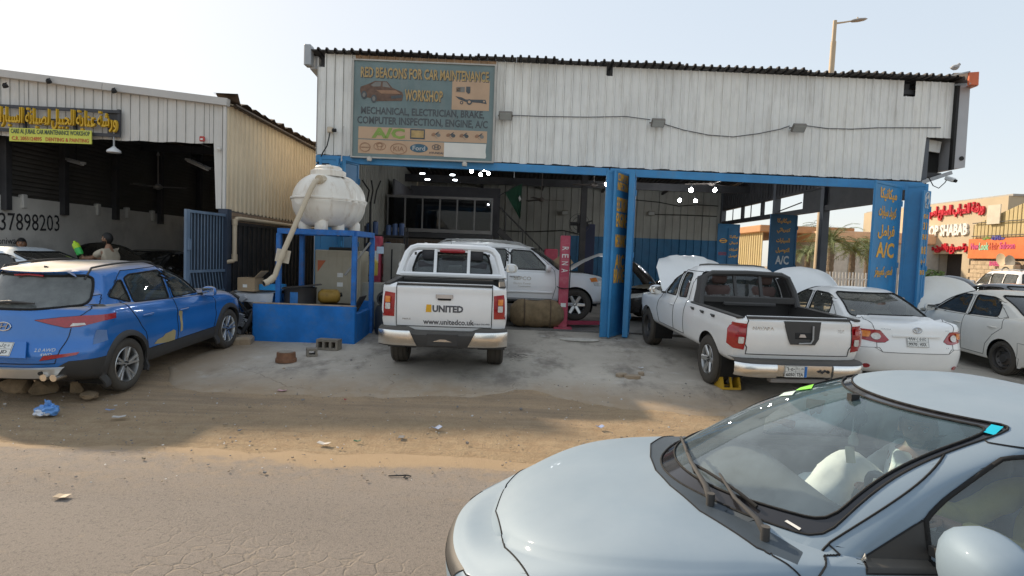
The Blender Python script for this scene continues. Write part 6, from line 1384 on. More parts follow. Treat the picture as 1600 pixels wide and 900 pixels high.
    drape_text(sp, 'SEPCO', .42, .09, 'side', 2.55, .98, gr, root, sgn=-1, bold=.02, off=.004); drape_text(sp, 'Electric Power', .42, .05, 'side', 2.55, .86, gr, root, sgn=-1, off=.004); drape_text(sp, 'Construction', .3, .045, 'side', 2.6, .79, gr, root, sgn=-1, off=.004)
    return sp

# ---- pickup trucks
def pickup(root, kind):
    r = lambda **k: k
    U = kind == 'united'
    L, WB, x1 = (5.3, 3.14, 1.22) if U else (5.22, 3.2, 1.12)
    paint = WHITE2 if U else WHITE
    xc = 1.62 if U else 2.02                      # rear wall of the cab
    bz = 1.27 if U else 1.16                      # top of the bed sides
    half = .945 if U else .94
    xw = 4.0 if U else 3.95
    sp = dict(n=(16, 40, 64, 18, 12), xd=xc + .06, xh=xw - .35, paint=paint, black=SEAM, liner_mat=LINER, liner_z=1.25, half=half)
    er = 5 if U else 4
    rf = 1.74 if U else 1.72
    sp['rings'] = [
        r(t='L', xr=.35, xf=5.0, w=.80, z=.50, m=2),
        r(t='L', xr=.22, xf=5.15, w=half - .05, z=.56, cr=.12, er=er, cf=.5, br=.02, m=4),
        r(t='L', xr=.16, xf=5.22, w=half - .01, z=.72, cr=.12, er=er, cf=.5, br=.02, m=5),
        r(t='L', xr=.14, xf=5.24, w=half, z=.92, cr=.12, er=er, cf=.5, br=.02, m=5),
        r(t='L', xr=.15, xf=5.2, w=half - .012, z=bz - .13, cr=.12, er=er, cf=.5, br=.02, m=4),
        r(t='L', xr=.165, xf=5.12, w=half - .03, wf=half - .07, z=[(0, bz), (xc, bz), (xc + .15, bz - .01), (3.3, bz - .04), (4.2, bz - .1), (5.1, bz - .22)], cr=.12, er=er, cf=.5, br=.02, m=5, p=.6, hood=(0, .012)),
        r(t='G', xr=xc, xf=xw, wr=half - .09, wf=half - .1, br=.01, bf=.28, cr=.12, cf=.15, er=4, ef=3, z=[(1.5, bz + .03), (3.6, bz + .015), (3.9, bz + .05)], bulge=.02, m=4, sharp=True),
        r(t='G', xr=xc + .06, xf=xw - .45, wr=half - .15, wf=half - .15, br=.02, bf=.25, cr=.14, cf=.15, er=4, ef=3, z=(bz + rf) / 2 + .02, bulge=.02, m=6),
        r(t='G', xr=xc + .17, xf=xw - .95, wr=half - .25, wf=half - .25, br=.03, bf=.22, cr=.2, cf=.15, er=3, ef=3, z=rf - .02, bulge=.01, m=3),
        r(t='G', xr=xc + .27, xf=xw - 1.08, wr=half - .36, wf=half - .36, br=.03, bf=.2, cr=.2, cf=.2, z=[(xc, rf + .03), (2.5, rf + .055), (3, rf + .03)], m=3),
        r(t='G', xr=xc + .6, xf=xw - 1.4, w=1e-6, br=0, bf=0, cr=1e-6, cf=1e-6, z=rf + .07, m=1)]
    G = GLASS if U else GLASSD
    tr = .37 if U else .38
    rg = [dict(name='arch', view='side', poly=circ(a, tr + .01, tr + .055), kind='cut', nmin=-2, ymin=.5, snap=.07) for a in (x1, x1 + WB)]
    rg.append(dict(name='bed_opening', view='top', poly=[(.22, -half + .11), (xc - .04, -half + .11), (xc - .04, half - .11), (.22, half - .11)], kind='cut', nmin=.3, z=(bz - .1, bz + .1), snap=.06))
    rg.append(dict(name='hood', view='top', poly=[(xw - .2, -.76), (xw - .02, -.5), (xw + .06, 0), (xw - .02, .5), (xw - .2, .76), (4.6, .75), (4.95, .6), (5.08, 0), (4.95, -.6), (4.6, -.75)], nmin=.2, z=(.85, 1.45), seam=.01, snap=.14))
    if U:
        rg.append(dict(name='front_door', view='side', poly=[(2.69, .6), (2.69, 1.69), (3.05, 1.68), (3.62, 1.28), (3.7, .9), (3.6, .6)], seam=.01, nmin=.1))
        rg.append(dict(name='rear_door', view='side', poly=[(2.69, .6), (2.69, 1.69), (1.95, 1.69), (1.85, 1.25), (1.85, .6)], seam=.01, nmin=.1))
        wins = [('front_side_window', [(2.76, 1.30), (2.76, 1.66), (3.02, 1.65), (3.5, 1.29)]), ('rear_side_window', [(1.95, 1.31), (2.0, 1.64), (2.62, 1.66), (2.62, 1.30)])]
    else:
        rg.append(dict(name='front_door', view='side', poly=[(2.73, .6), (2.73, 1.68), (3.0, 1.67), (3.55, 1.17), (3.66, .85), (3.55, .6)], seam=.011, nmin=.1))
        rg.append(dict(name='rear_door', view='side', poly=[(2.73, .6), (2.73, 1.68), (2.22, 1.68), (2.2, 1.1), (2.2, .6)], seam=.011, nmin=.1))
        wins = [('front_side_window', [(2.82, 1.20), (2.82, 1.64), (2.95, 1.63), (3.42, 1.19)]), ('rear_side_window', [(2.31, 1.22), (2.36, 1.60), (2.41, 1.64), (2.65, 1.64), (2.66, 1.20)])]
    for nme, P in wins: rg.append(dict(name=nme, view='side', poly=roundpoly(P, .05), kind='glass', mat=G, off=-.006, seam=.012, rubber=True, nmin=.1))
    rg.append(dict(name='windscreen', view='front', poly=roundpoly([(-.72, bz + .06), (-.58, rf), (.58, rf), (.72, bz + .06)], .06), kind='glass', mat=G, off=-.006, nmin=.12, x=(2.6, 4.1), z=(bz, rf + .05), seam=.012, rubber=True))
    wb = .70 if U else .72
    rg.append(dict(name='rear_window', view='rear', poly=roundpoly([(-wb, bz + .08), (-wb + .10, rf - .045), (wb - .10, rf - .045), (wb, bz + .08)], .07), kind='glass', mat=GLASS, off=-.004, nmin=.3, x=(xc - .1, xc + .4), z=(bz, rf + .05), seam=.018, rubber=True))
    tg = .715 if U else .745
    rg.append(dict(name='tailgate', view='rear', poly=[(-tg, .66), (-tg, bz + .04), (tg, bz + .04), (tg, .66)], nmin=-.1, x=(.0, .212), z=(.6, bz + .02), seam=.014, snap=.06))
    a, b_ = (.735, .90) if U else (.760, .89)
    tl = [(a + .01, .80), (a, 1.15), (b_ - .015, 1.17), (b_, 1.1), (b_ + .012, .80)] if U else [(a + .02, .72), (a, 1.09), (b_ + .03, 1.10), (b_ + .1, 1.0), (b_ + .1, .80), (b_ + .03, .74)]
    rg.append(dict(name='tail_light', view='rear', poly=tl, sym=True, nmin=.12, x=(.0, .26), mat=LRED, off=.008, thick=.025, snap=.06))
    if not U: rg.append(dict(name='tail_light_side', view='side', poly=[(.10, .74), (.10, 1.10), (.25, 1.09), (.275, .95), (.25, .76)], nmin=.25, ymin=.6, mat=LRED, off=.008, thick=.025, snap=.06, on=['body']))
    sp['regions'] = rg; out = vehicle(sp, root)
    for o in out.get('windscreen', []): pass
    wm = dict(WM); st = '6'
    for x in (x1, x1 + WB):
        wheelwell(root, sp, x, tr + .01, tr + .055, .5, .86, DARK)
        for sg in (1, -1): wheel(root, x, sg * .79, tr, .26, wm if (U or x < 2) else WMS, st if (U or x < 2) else 'steel', sg, rimr=.60, lift=.12 if U else 0)
    underbody(root, .3, 4.8, .55, .42, .7)
    # bed
    q = .02; yi = half - .12; b = MB()
    b.box(((.24 + xc - .06) / 2, 0, bz - .50), (xc - .3, 2 * yi, .03))
    for sg in (1, -1):
        b.box(((.24 + xc - .06) / 2, sg * yi, bz - .25), (xc - .3, .03, .5))
        b.box((x1, sg * (yi - .1), bz - .38), (.8, .2, .24), bev=.05)
    b.box((xc - .06, 0, bz - .22), (.03, 2 * yi, .54)).box((.25, 0, bz - .25), (.03, 2 * yi, .5))
    for i in range(9): b.box(((.24 + xc - .06) / 2, -yi * .8 + i * yi * .2, bz - .478), (xc - .36, .06, .018))
    b.build('bed_lining', PLASTIC, root)
    b = MB(); hz = bz + .012
    for sg in (1, -1): b.box(((.2 + xc - .02) / 2, sg * (half - .085), hz), (xc - .22, .10, .03), bev=.01)
    b.box((.215, 0, hz + .004), (.075, 2 * tg, .03), bev=.01); b.build('bed_rail_cap', PLASTIC, root, 40)
    # bumper
    if U:
        def bump(y, z): return .14 - .10 * (1 - (abs(y) / .96) ** 4) + (.10 if abs(y) > .90 else 0)
        ys = np.linspace(-.955, .955, 41)
        rows = [[(-.02 + .15 * (abs(y) / .955) ** 6 + dx, y, zz + (.05 * max(0, min(1, (abs(y) - .42) / .12)) if top else 0)) for y in ys] for dx, zz, top in ((.2, .60, 1), (.0, .60, 1), (-.045, .57, 1), (-.05, .46, 0), (-.03, .385, 0), (.15, .375, 0))]
        MB().grid(rows).build('rear_bumper', PLASTIC, root, 35)
        for sg in (1, -1):
            yy = np.linspace(.48, .958, 14); rows = []
            for dx, zz in ((-.057, .625), (-.066, .60), (-.066, .44), (-.05, .405), (.02, .40)):
                rows.append([(-.02 + .15 * (y / .955) ** 6 + dx, sg * (y + (.10 * (zz < .5) * (1 - (y - .48) / .48) * -.0)), zz + (0 if zz > .5 else .0) - (.0 if i else .0)) for i, y in enumerate(yy + (.10 * (.62 - zz) / .2) * (1 - (yy - .48) / .478) * -1 + .0)])
            MB().grid(rows).build('bumper_corner', CHROMED, root, 35)
        b = MB(); b.box((-.062, 0, .50), (.02, .46, .19), bev=.01); b.build('plate_recess', PLASTIC, root)
        MB().prism([(-.14, 0), (.14, 0), (.04, .035), (-.04, .035)], .012, Matrix.Translation((-.074, 0, .475)) @ Matrix.Rotation(R(90), 4, 'Z') @ Matrix.Rotation(R(90), 4, 'X')).build('plate_lamp', BADGE, root)
        for sg in (1, -1):
            MB().box((x1 - .46, sg * .80, .36), (.025, .28, .30), bev=.01).build('mud_flap', PLASTIC, root)
    else:
        ys = np.linspace(-.93, .93, 37)
        rows = [[(.02 + .16 * (abs(y) / .93) ** 8 + dx, y, zz) for y in ys] for dx, zz in ((.2, .60), (.0, .60), (-.05, .585), (-.07, .56))]
        MB().grid(rows).build('bumper_step', PLASTIC, root, 35)
        for sg in (1, -1):
            rows = [[(.02 + .16 * (y / .93) ** 8 + dx, sg * y, zz) for y in np.linspace(.40, .935, 15)] for dx, zz in ((-.07, .565), (-.085, .54), (-.085, .43), (-.06, .38), (.1, .37))]
            MB().grid(rows).build('bumper_corner', CHROMED, root, 35)
        rows = [[(.03 + dx, y, zz) for y in (-.41, -.2, 0, .2, .41)] for dx, zz in ((-.07, .565), (-.075, .50), (-.06, .40), (.0, .375))]
        MB().grid(rows).build('bumper_centre', CHROMED, root, 35)
        MB().box((.06, .05, .33), (.12, .8, .06), bev=.01).build('tow_bar', pm('grey_steel', (.25, .24, .23), .6, metal=.4, stain=.4), root)
        plate(root, frame((-.052, .13, .475), (0, -1, 0), (0, 0, 1)), '6050|TEA', '٦٠٥٠|ط ع ا', .32, .16)
        MB().cyl((-.055, -.33, .48), (-.03, -.33, .48), .022, 12).build('bumper_hole', DARK, root)
        b = MB()
        for i in range(5): b.box((-.053, -.2 - i * .022, .48 + .014 * math.sin(i * 2.1)), (.01, .016, .03), Matrix.Rotation(.5 * math.sin(i * 3), 3, 'X'))
        b.box((-.05, -.24, .482), (.008, .13, .008)); b.build('frayed_sticker', INK, root)
    # tailgate fittings
    if U:
        h = MB(); M = bodyframe(sp, 'rear', 0, 1.115, off=.0)
        rows = [[M @ Vector((x, y, z)) for x, z in ((-.13, .01), (-.11, .035), (-.04, .045), (.04, .045), (.11, .035), (.13, .01))] for y, z in ((.035, 0), (.0, 0), (-.022, 0))]
        h.grid(rows); h.build('tailgate_handle', pm('handle_silver', (.5, .44, .40), .35, metal=.4), root, 40)
        MB().box((0, 0, 0), (.2, .05, .02), bev=.01).build('handle_recess', DARK, root).matrix_local = M @ Matrix.Translation((0, -.028, .006))
        yel = pm('yellow_print', (.78, .42, .02), .5); gy = pm('grey_print', (.09, .09, .1), .5)
        drape_patch(sp, [(-.035, -.055), (.05, -.055), (.05, .06), (-.025, .06)], 'rear', .24, .935, yel, root, 'logo_block', off=.003, thick=0)
        drape_text(sp, 'UNITED', .46, .105, 'rear', -.055, .935, gy, root, bold=.045)
        drape_text(sp, 'www.unitedco.uk', .76, .085, 'rear', -.07, .735, gy, root, bold=.018)
        drape_text(sp, 'MAXUS', .12, .022, 'rear', .56, .77, BADGE, root); drape_text(sp, 'DOUBLE CAB 4WD', .26, .022, 'rear', -.56, .715, gy, root)
    else:
        M = bodyframe(sp, 'rear', -.02, .965, off=0)
        MB().prism([(-.27, .18), (.27, .18), (.245, -.06), (.19, -.145), (-.16, -.145), (-.2, -.06)], .014, M).build('tailgate_panel', PLASTIC, root, 30)
        MB().box((0, 0, 0), (.25, .09, .02), bev=.012).build('handle_recess', DARK, root).matrix_local = M @ Matrix.Translation((.02, -.02, .012))
        MB().prism([(-.05, -.02), (.05, -.02), (.025, .022), (-.035, .022)], .012, M @ Matrix.Translation((0.0, -.02, .02))).build('tailgate_handle', pm('handle_silver', (.5, .44, .40), .35, metal=.4), root)
        MB().tube([M @ Vector(p) for p in ((.15, .12, .03), (.15, -.07, .03), (.12, -.12, .03), (-.05, -.13, .025))], .012, 6).build('bent_trim', pm('rail_grey', (.35, .35, .34), .5), root)
        drape_text(sp, 'NAVARA', .30, .05, 'rear', .53, 1.03, BADGE, root, bold=.02); drape_text(sp, 'XLE', .1, .045, 'rear', -.60, 1.02, BADGE, root)
    for sg in (1, -1):      # lamp inserts
        yc, zc = (.835, 1.0) if U else (.835, .92)
        for dz, m_, nm in ((.055, LAMB, 'indicator'), (-.045, LCLR, 'reverse_light')) if U else ((.09, LRED, 'indicator'), (-.06, LCLR, 'reverse_light')):
            drape_patch(sp, roundpoly([(-.035, -.045), (.035, -.045), (.035, .045), (-.035, .045)], .015), 'rear', sg * yc, zc + dz, m_, root, nm, off=.024, thick=.012)
    # sports bar
    if U:
        col = WHITE2
        b = MB(); X0 = xc - .14
        pr = [(-.89, bz + .03), (-.84, bz + .2), (-.77, rf - .06), (-.70, rf + .02), (-.60, rf + .055)]
        full = pr + [(y, rf + .06) for y in (-.3, 0, .3)] + [(-p[0], p[1]) for p in pr[::-1]]
        lean = lambda z: X0 + .16 * (z - bz) / .5
        b.tube([(lean(z), y, z) for y, z in full], .06, 8)
        b.tube([(lean(bz + .05) - .03, y, bz + .06) for y in np.linspace(-.86, .86, 9)], .045, 8)
        for y in (-.285, .285): b.bar((lean(bz + .06), y, bz + .06), (lean(rf + .04), y, rf + .05), .05, .06)
        b.build('sports_bar', col, root, 40)
        MB().tube([(lean(rf) - .05, y, rf + .0) for y in (-.22, -.18, 0, .18, .22)], [.015, .034, .038, .034, .015], 8).build('brake_light', LRED, root, 50)
        for sg in (1, -1): MB().box((lean(rf - .05) - .035, sg * .63, rf - .06), (.02, .035, .05)).build('bar_bracket', PLASTIC, root)
        MB().bar((.9, -.72, bz + .035), (.9, .72, bz + .035), .05, .03).build('load_bar', PLASTIC, root)
        MB().cyl((2.6, .1, rf + .06), (2.55, .1, rf + .22), .004, 6).build('aerial', PLASTIC, root)
        for sg in (1, -1):
            MB().tube([tuple(onbody(sp, 'top', x, sg * .56)[0] + Vector((0, 0, .03))) for x in np.linspace(2.0, 2.9, 8)], .016, 6).build('roof_rail', col, root, 50)
    else:
        b = MB(); X0 = xc - .30
        hoop = [(-.83, bz), (-.79, bz + .26), (-.71, rf - .09), (-.60, rf - .04), (0, rf - .025), (.60, rf - .04), (.71, rf - .09), (.79, bz + .26), (.83, bz)]
        lean = lambda z: X0 + .22 * (z - bz) / .6
        b.tube([(lean(z), y, z) for y, z in hoop], .05, 8)
        b.box((lean(bz + .1), 0, bz + .10), (.06, 1.62, .12), bev=.02).box((lean(bz + .03), 0, bz + .03), (.08, .9, .07), bev=.02)
        for y in (-.22, .22): b.bar((lean(bz + .1), y, bz + .1), (lean(rf - .03), y, rf - .05), .05, .04)
        for sg in (1, -1): b.add([(lean(bz) + .03, sg * .84, bz), (xc + .12, sg * .82, bz + .03), (xc + .2, sg * .72, rf - .12), (lean(rf) + .05, sg * .70, rf - .08), (lean(bz) + .03, sg * .80, bz), (xc + .12, sg * .78, bz + .03), (xc + .2, sg * .68, rf - .12), (lean(rf) + .05, sg * .66, rf - .08)], [(0, 1, 2, 3), (7, 6, 5, 4), (0, 4, 5, 1), (1, 5, 6, 2), (2, 6, 7, 3), (3, 7, 4, 0)])
        b.build('sports_bar', PLASTIC, root, 40)
        for i, x in enumerate((xc - .20, xc - .62, xc - 1.05)):
            for sg in (1, -1):
                p, n = onbody(sp, 'side', x, bz - .075, sg); MB().cyl(p + n * .012 + Vector((-.05, 0, .0)), p + n * .012 + Vector((.01, 0, 0)), .022, 10).bar(p + n * .014, p + n * .014 + Vector((.07, 0, .012)), .018, .018).build('tie_hook', PLASTIC, root, 40)
        for sg in (1, -1): mirror  # noqa
        openh = out.get('hood', [])
        for o in openh: openlid(o, xw - .02, bz + .03, -.82)
        MB().box((4.45, 0, .95), (.8, 1.3, .3)).build('engine', DARK, root)
        p, n = onbody(sp, 'side', 3.72, 1.0, 1)
    sm = SEATM if U else SEATR
    for sg in (1, -1):
        handle(root, sp, 2.82 if U else 2.86, bz - .13, sg, paint); mirror(root, 3.42 if U else 3.40, sg * (half - .02), bz + .08, CHROME if not U else WHITE2, sg, sc=1.25)
        seat(root, 2.85, sg * .37, .95, sm, h=.55 if U else .48); seat(root, 2.1 if U else 2.45, sg * .40, 1.0, sm, h=.5 if U else .42)
    MB().box((3.4, 0, bz - .02), (.55, 1.4, .22), bev=.06).build('dashboard', LINER, root, 50)
    MB().box((3.0, 0, rf - .16), (.03, .24, .075), bev=.015).box((3.05, 0, rf - .06), (.02, .03, .16)).build('inside_mirror', DARK, root)
    steering(root, 3.02, .37, bz + .02, PLASTIC)
    return sp
# ---------------------------------------------------------------- parked vehicles
def place(name, label, x, y, heading, group=None, dz=.0, cat='car', wb=(.95, 3.6), tilt=True, extra=0.):
    hx, hy = math.cos(heading), math.sin(heading)
    g = lambda d: max(gz(x + hx * d, y + hy * d), FL if (y + hy * d > 13.7 and x < 9.3 and x > -4.4) else 0) + .02
    za, zb_ = g(wb[0]), g(wb[1]); p = math.atan2(zb_ - za, wb[1] - wb[0]) if tilt else 0
    t = thing(name, label, cat, (x, y, za - math.tan(p) * wb[0] + dz), 0, group); t.rotation_euler = (0, -p + extra, heading); return t
blue = place('blue_suv', 'dusty blue sport utility car with tan roof and beige filler patches on its door', -5.97, 6.92, R(88.7), wb=(.92, 3.59)); blue_suv(blue)
utd = place('pickup_truck', 'white pickup lettered UNITED on its tailgate', -1.0, 8.78, R(91.8), 'parked pickup trucks', wb=(1.22, 4.36), cat='pickup'); SPU = pickup(utd, 'united'); utd.location.z += .12
nav = place('pickup_truck', 'white pickup with raised hood and black sports bar on a yellow wheel ramp', 4.07, 8.2, R(94.0), 'parked pickup trucks', wb=(1.12, 4.32), cat='pickup'); SPN = pickup(nav, 'navara')
wag = place('white_wagon', 'white sport utility car side on in the office bay with its hood up', -2.29, 15.28, R(-1), dz=.12, wb=(1.05, 3.84)); wagon(wag, paint=WHITE2, open_hood=-.62)
cor = place('white_saloon', 'white saloon with round red reflectors parked against the black barred pickup', 6.36, 9.25, R(90.5), 'white saloons with open hoods'); saloon(cor, WHITE, open_hood=-1.2, plate_txt=('9970|HXX', '٩٩٧٠|ح ي ي'))
sed = place('white_saloon', 'white saloon with dark tinted windows and black steel wheels', 9.75, 9.75, R(89), 'white saloons with open hoods'); saloon(sed, DUSTYW, open_hood=-1.0, glass=GLASST, tint=GLASST, rimm=WMS, rim='steel')
bk = place('black_saloon', 'black saloon with its hood raised deep in the street side bay', 7.35, 16.6, R(180), 'black cars with open hoods'); saloon(bk, BLACKP, open_hood=-1.02, glass=GLASST, detail_front=False)
def dup(src, x, y, heading, label, z=None, sc=None, name=None):
    c = copy_tree(src); c.location = (x, y, z if z is not None else gz(x, y) + .02); c.rotation_euler = (0, 0, heading); c['label'] = label
    if name: c.name = name
    return c
dup(bk, 13.1, 13.6, R(92), 'black saloon with raised hood behind the tinted white saloon')
dup(bk, -9.55, 17.9, R(-90), 'black saloon with raised hood inside the shed', FL)
wg2 = place('white_wagon', 'white sport utility car parked near the salon', 22.0, 24.6, R(80)); 
for ch in list(wag.children):
    if ch.name.split('.')[0] not in ('lettering', 'engine'): copy_tree(ch, wg2)
for ch in wg2.children:
    if ch.name.startswith('hood'): ch.matrix_local = Matrix()
wag['group'] = wg2['group'] = 'white sport utility cars'
c = place('silver_saloon', 'pale silver saloon roof showing behind the blue car', -6.95, 10.6, R(180)); 
_s = saloon(c, pm('pale_silver_paint', (.56, .62, .66), .35, metal=.2, coat=.5, dust=.05, top=.1), glass=GLASST, tint=GLASST, badge=False); c.scale = (1, 1, 1.12)
van = place('grey_van', 'light grey van parked at the back of the shed under a carton', -9.72, 18.3, R(90)); wagon(van, paint=GREYP, open_hood=0.0, glass=GLASST)
for ch in list(van.children):
    if ch.name.split('.')[0] in ('lettering', 'roof_rail', 'roof_bar'): bpy.data.objects.remove(ch)
van.scale = (.9, .92, .86)
# ramp under the pickup wheel
YEL = pm('yellow_ramp_paint', (.55, .33, .02), .55, var=.2, stain=.5, scol=(.12, .07, .03), sscale=6)
a = atz(1137, 606, .15); t = thing('wheel_ramp', 'yellow steel wheel ramp jammed against the pickup rear tyre', 'wheel ramp', (a.x, a.y, gz(a.x, a.y) + .02), R(4))
for sx in (-.13, .0, .13):
    if sx: MB().add([(sx - .012, -.12, 0), (sx - .012, .16, 0), (sx - .012, .03, .27), (sx - .012, -.03, .27), (sx + .012, -.12, 0), (sx + .012, .16, 0), (sx + .012, .03, .27), (sx + .012, -.03, .27)], [(0, 1, 2, 3), (7, 6, 5, 4), (0, 4, 5, 1), (1, 5, 6, 2), (2, 6, 7, 3), (3, 7, 4, 0)]).build('side_plate', YEL, t)
    MB().bar((sx, -.13, .02), (sx, -.02, .27), .03, .025).build('strut', YEL, t)
for q_ in ((-.02, .262), (-.12, .02), (.15, .015)): MB().bar((-.14, q_[0], q_[1]), (.14, q_[0], q_[1]), .05, .03).build('cross_plate', YEL, t)

# ---------------------------------------------------------------- water tank on its stand
TW = pm('tank_plastic', (.80, .75, .66), .45, var=.06, scale=1.5, stain=.7, scol=(.46, .34, .22), sscale=2.2, streak=True, bump=.05, bscale=5)
SBL = pm('stand_blue', (.014, .14, .44), .55, var=.25, scale=6, stain=.6, scol=(.13, .09, .06), sscale=7)
BASB = pm('basin_blue', (.006, .165, .52), .65, var=.22, scale=2.5, stain=.5, scol=(.13, .20, .30), sscale=2.2, bump=.15, bscale=6)
bs = thing('water_basin', 'low blue painted concrete basin under the tank stand', 'basin', (-3.92, 11.9, .2)); x0, x1, y0, y1, H = -.98, .97, -.68, .75, .78
for c_, d_, n_ in ((((x0 + x1) / 2, y0 + .06, H / 2 - .02), (x1 - x0, .12, H), 'front_wall'), ((x1 - .06, (y0 + y1) / 2 + .06, H / 2 - .08), (.118, y1 - y0 - .12, H - .16), 'side_wall'), ((x0 + .06, (y0 + y1) / 2 + .06, H / 2 - .02), (.118, y1 - y0 - .12, H), 'side_wall'), (((x0 + x1) / 2, y1 + .06, H / 2 - .02), (x1 - x0, .12, H), 'back_wall')): MB().box(c_, d_, bev=.015).build(n_, BASB, bs)
MB().box((0, 0, .08), (1.72, 1.3, .3)).build('floor', pm('basin_mud', (.08, .07, .06), .9), bs)
MB().box(((x0 + x1) / 2, y0 + .06, H - .015), (x1 - x0 - .02, .115, .02), bev=.006).build('worn_rim', pm('worn_concrete', (.40, .30, .21), .9, var=.3, scale=6), bs)
sd_ = thing('tank_stand', 'blue square tube stand carrying the white water tank', 'stand', (-3.74, 11.9, .3)); FLg, FRg, BRg, BLg = (-.76, -.45), (.72, -.55), (.80, .52), (-.66, .52)
for q in (FLg, FRg, BRg, BLg): MB().bar((q[0], q[1], .0), (q[0], q[1], 2.0), .09, .09, bev=.006).build('leg', SBL, sd_)
for a_, b_ in ((FLg, FRg), (FRg, BRg), (BRg, BLg), (BLg, FLg)): MB().bar((a_[0], a_[1], 2.05), (b_[0], b_[1], 2.05), .088, .1).build('top_rail', SBL, sd_)
for k in range(3): MB().bar((-.4 + k * .4, -.48, 2.085), (-.4 + k * .4, .52, 2.085), .07, .04).build('cross_rail', SBL, sd_)
MB().bar((.78, .45, 1.9), (.25, .48, 1.2), .04, .04).build('brace', pm('plain_steel', (.3, .3, .29), .4, metal=.6), sd_)
tk = thing('water_tank', 'round stained white plastic water tank on the blue stand', 'water tank', (-3.70, 11.95, 2.36), R(58)); tk.scale = (.94, .95, .97)
rows = []; ax = np.linspace(-1, 1, 41)
for i, s_ in enumerate(ax):
    x = s_ * .80; prof = max(.03, (1 - abs(s_) ** 2.7)) ** .5 * .60
    if s_ > -.1: prof *= 1 + .028 * math.sin((s_ + .1) * 26) * (1 if s_ < .93 else 0)
    rw = []
    for k in range(48):
        a = 2 * math.pi * k / 48; cy, cz_ = math.cos(a), math.sin(a); fl_ = .10 if abs(a) < .07 or abs(a - math.pi) < .07 or a > 2 * math.pi - .07 else 0
        r_ = prof * (1 + fl_ * .6); zz = .62 + cz_ * r_ * .98; rw.append((x, cy * r_, max(.12, zz) if cz_ < 0 else zz))
    rows.append(rw)
MB().grid(rows, closed=True).add(rows[0], [tuple(range(48))]).add(rows[-1], [tuple(range(48))]).build('shell', TW, tk, 50)
for x in (-.42, .02, .46):
    for sg in (1, -1): MB().box((x, sg * .25, .10), (.2, .26, .3), bev=.05).build('foot', TW, tk, 50)
MB().lathe([(.36, 1.13), (.36, 1.24), (.30, 1.27), (.28, 1.27), (.28, 1.31), (.24, 1.345), (.06, 1.355), (.05, 1.38), (.001, 1.385)], 28, Matrix.Translation((-.05, 0, .0))).build('lid', TW, tk, 35)
fl_p = [(s_ * .80 * 1.005, y_ * (max(.03, (1 - abs(s_) ** 2.7)) ** .5 * .60 + .012), .66) for y_, rng in ((1, ax), (-1, ax[::-1])) for s_ in rng]; MB().tube(fl_p, .028, 6, closed=True).build('seam_flange', TW, tk, 50)
TWp = pm('cream_pvc', (.56, .47, .34), .5, var=.08, stain=.2, scol=(.35, .25, .15))
pp = [at(500, 281, 11.35), at(492, 284, 11.2), at(486, 295, 11.12), at(440, 400, 10.95), at(430, 430, 10.9), at(425, 438, 10.88), at(412, 443, 10.75)]
t = thing('outlet_pipe', 'long cream plastic pipe slanting down from the tank top to an open elbow', 'pipe', pp[3]); L_ = [p - pp[3] for p in pp]
MB().tube(L_, .048, 12).build('pipe', TWp, t, 50)
for i in (3, 5): MB().cyl(L_[i] + (L_[i - 1] - L_[i]).normalized() * .07, L_[i] + (L_[i + 1] - L_[i]).normalized() * .07, .06, 12).build('elbow', TWp, t, 40)
MB().lathe([(.048, -.09), (.06, -.09), (.06, .0)], 12, Matrix.Translation(L_[-1]) @ (L_[-1] - L_[-2]).to_track_quat('Z', 'Y').to_matrix().to_4x4()).build('pipe_end', TWp, t); MB().cyl(L_[-1], L_[-1] + (L_[-1] - L_[-2]).normalized() * .002, .045, 12).build('pipe_mouth', DARK, t)
MB().box(L_[3] + Vector((0, .06, .0)), (.26, .012, .24), Matrix.Rotation(.18, 3, 'Y')).build('flange_plate', pm('flange_cream', (.62, .54, .42), .5), t)
MB().cyl(L_[0] + Vector((.02, .12, .02)), L_[0] + Vector((0, -.06, 0)), .085, 14).build('tank_fitting', TWp, t, 40)

# ---- things in and round the basin
DRUM = pm('drum_black', (.03, .028, .028), .5, var=.3, scale=3, stain=.4, scol=(.10, .05, .03))
t = thing('oil_drum', 'cut open black oil drum with blue paint left on it, standing in the basin', 'drum', (-4.17, 11.72, .38), .4)
MB().lathe([(.001, .03), (.30, .03), (.30, 0), (.31, .02), (.305, .3), (.32, .32), (.305, .34), (.305, .86), (.315, .88), (.29, .88), (.285, .05)], 28).build('drum', DRUM, t, 40)
for z0, z1, a0, a1 in ((.56, .80, 4.0, 4.5), (.5, .62, 4.1, 4.3)): MB().grid([[(.309 * math.cos(a), .309 * math.sin(a), z) for a in np.linspace(a0, a1, 7)] for z in (z0, z1)]).build('paint_patch', pm('peeled_blue', (.03, .17, .45), .5, var=.3, scale=9), t)
MB().box((.02, .0, .90), (.75, .32, .012), Matrix.Rotation(-.12, 3, 'Y')).build('lid_plate', DRUM, t)
t = thing('black_tub', 'black plastic tub beside the oil drum in the basin', 'tub', (-3.42, 11.75, .42), 0); MB().lathe([(.001, .03), (.30, .03), (.34, .50), (.36, .50), (.36, .53), (.33, .53), (.29, .06), (.001, .06)], 24, Matrix.Diagonal((1.05, .8, 1, 1))).build('tub', pm('tub_black', (.018, .018, .02), .5, var=.2, dust=.1), t, 40)
t = thing('jerry_can', 'crumpled yellow brown plastic can lying on the black tub', 'can', (-3.62, 11.78, .98), .25); jc = pm('stained_yellow_can', (.34, .20, .03), .6, var=.5, scale=4, stain=.6, scol=(.06, .04, .02), sscale=4)
MB().box((0, 0, .12), (.42, .28, .24), Matrix.Rotation(.2, 3, 'X'), bev=.06).build('body', jc, t, 50); MB().cyl((.2, 0, .15), (.25, 0, .16), .04, 10).build('cap', DARK, t)
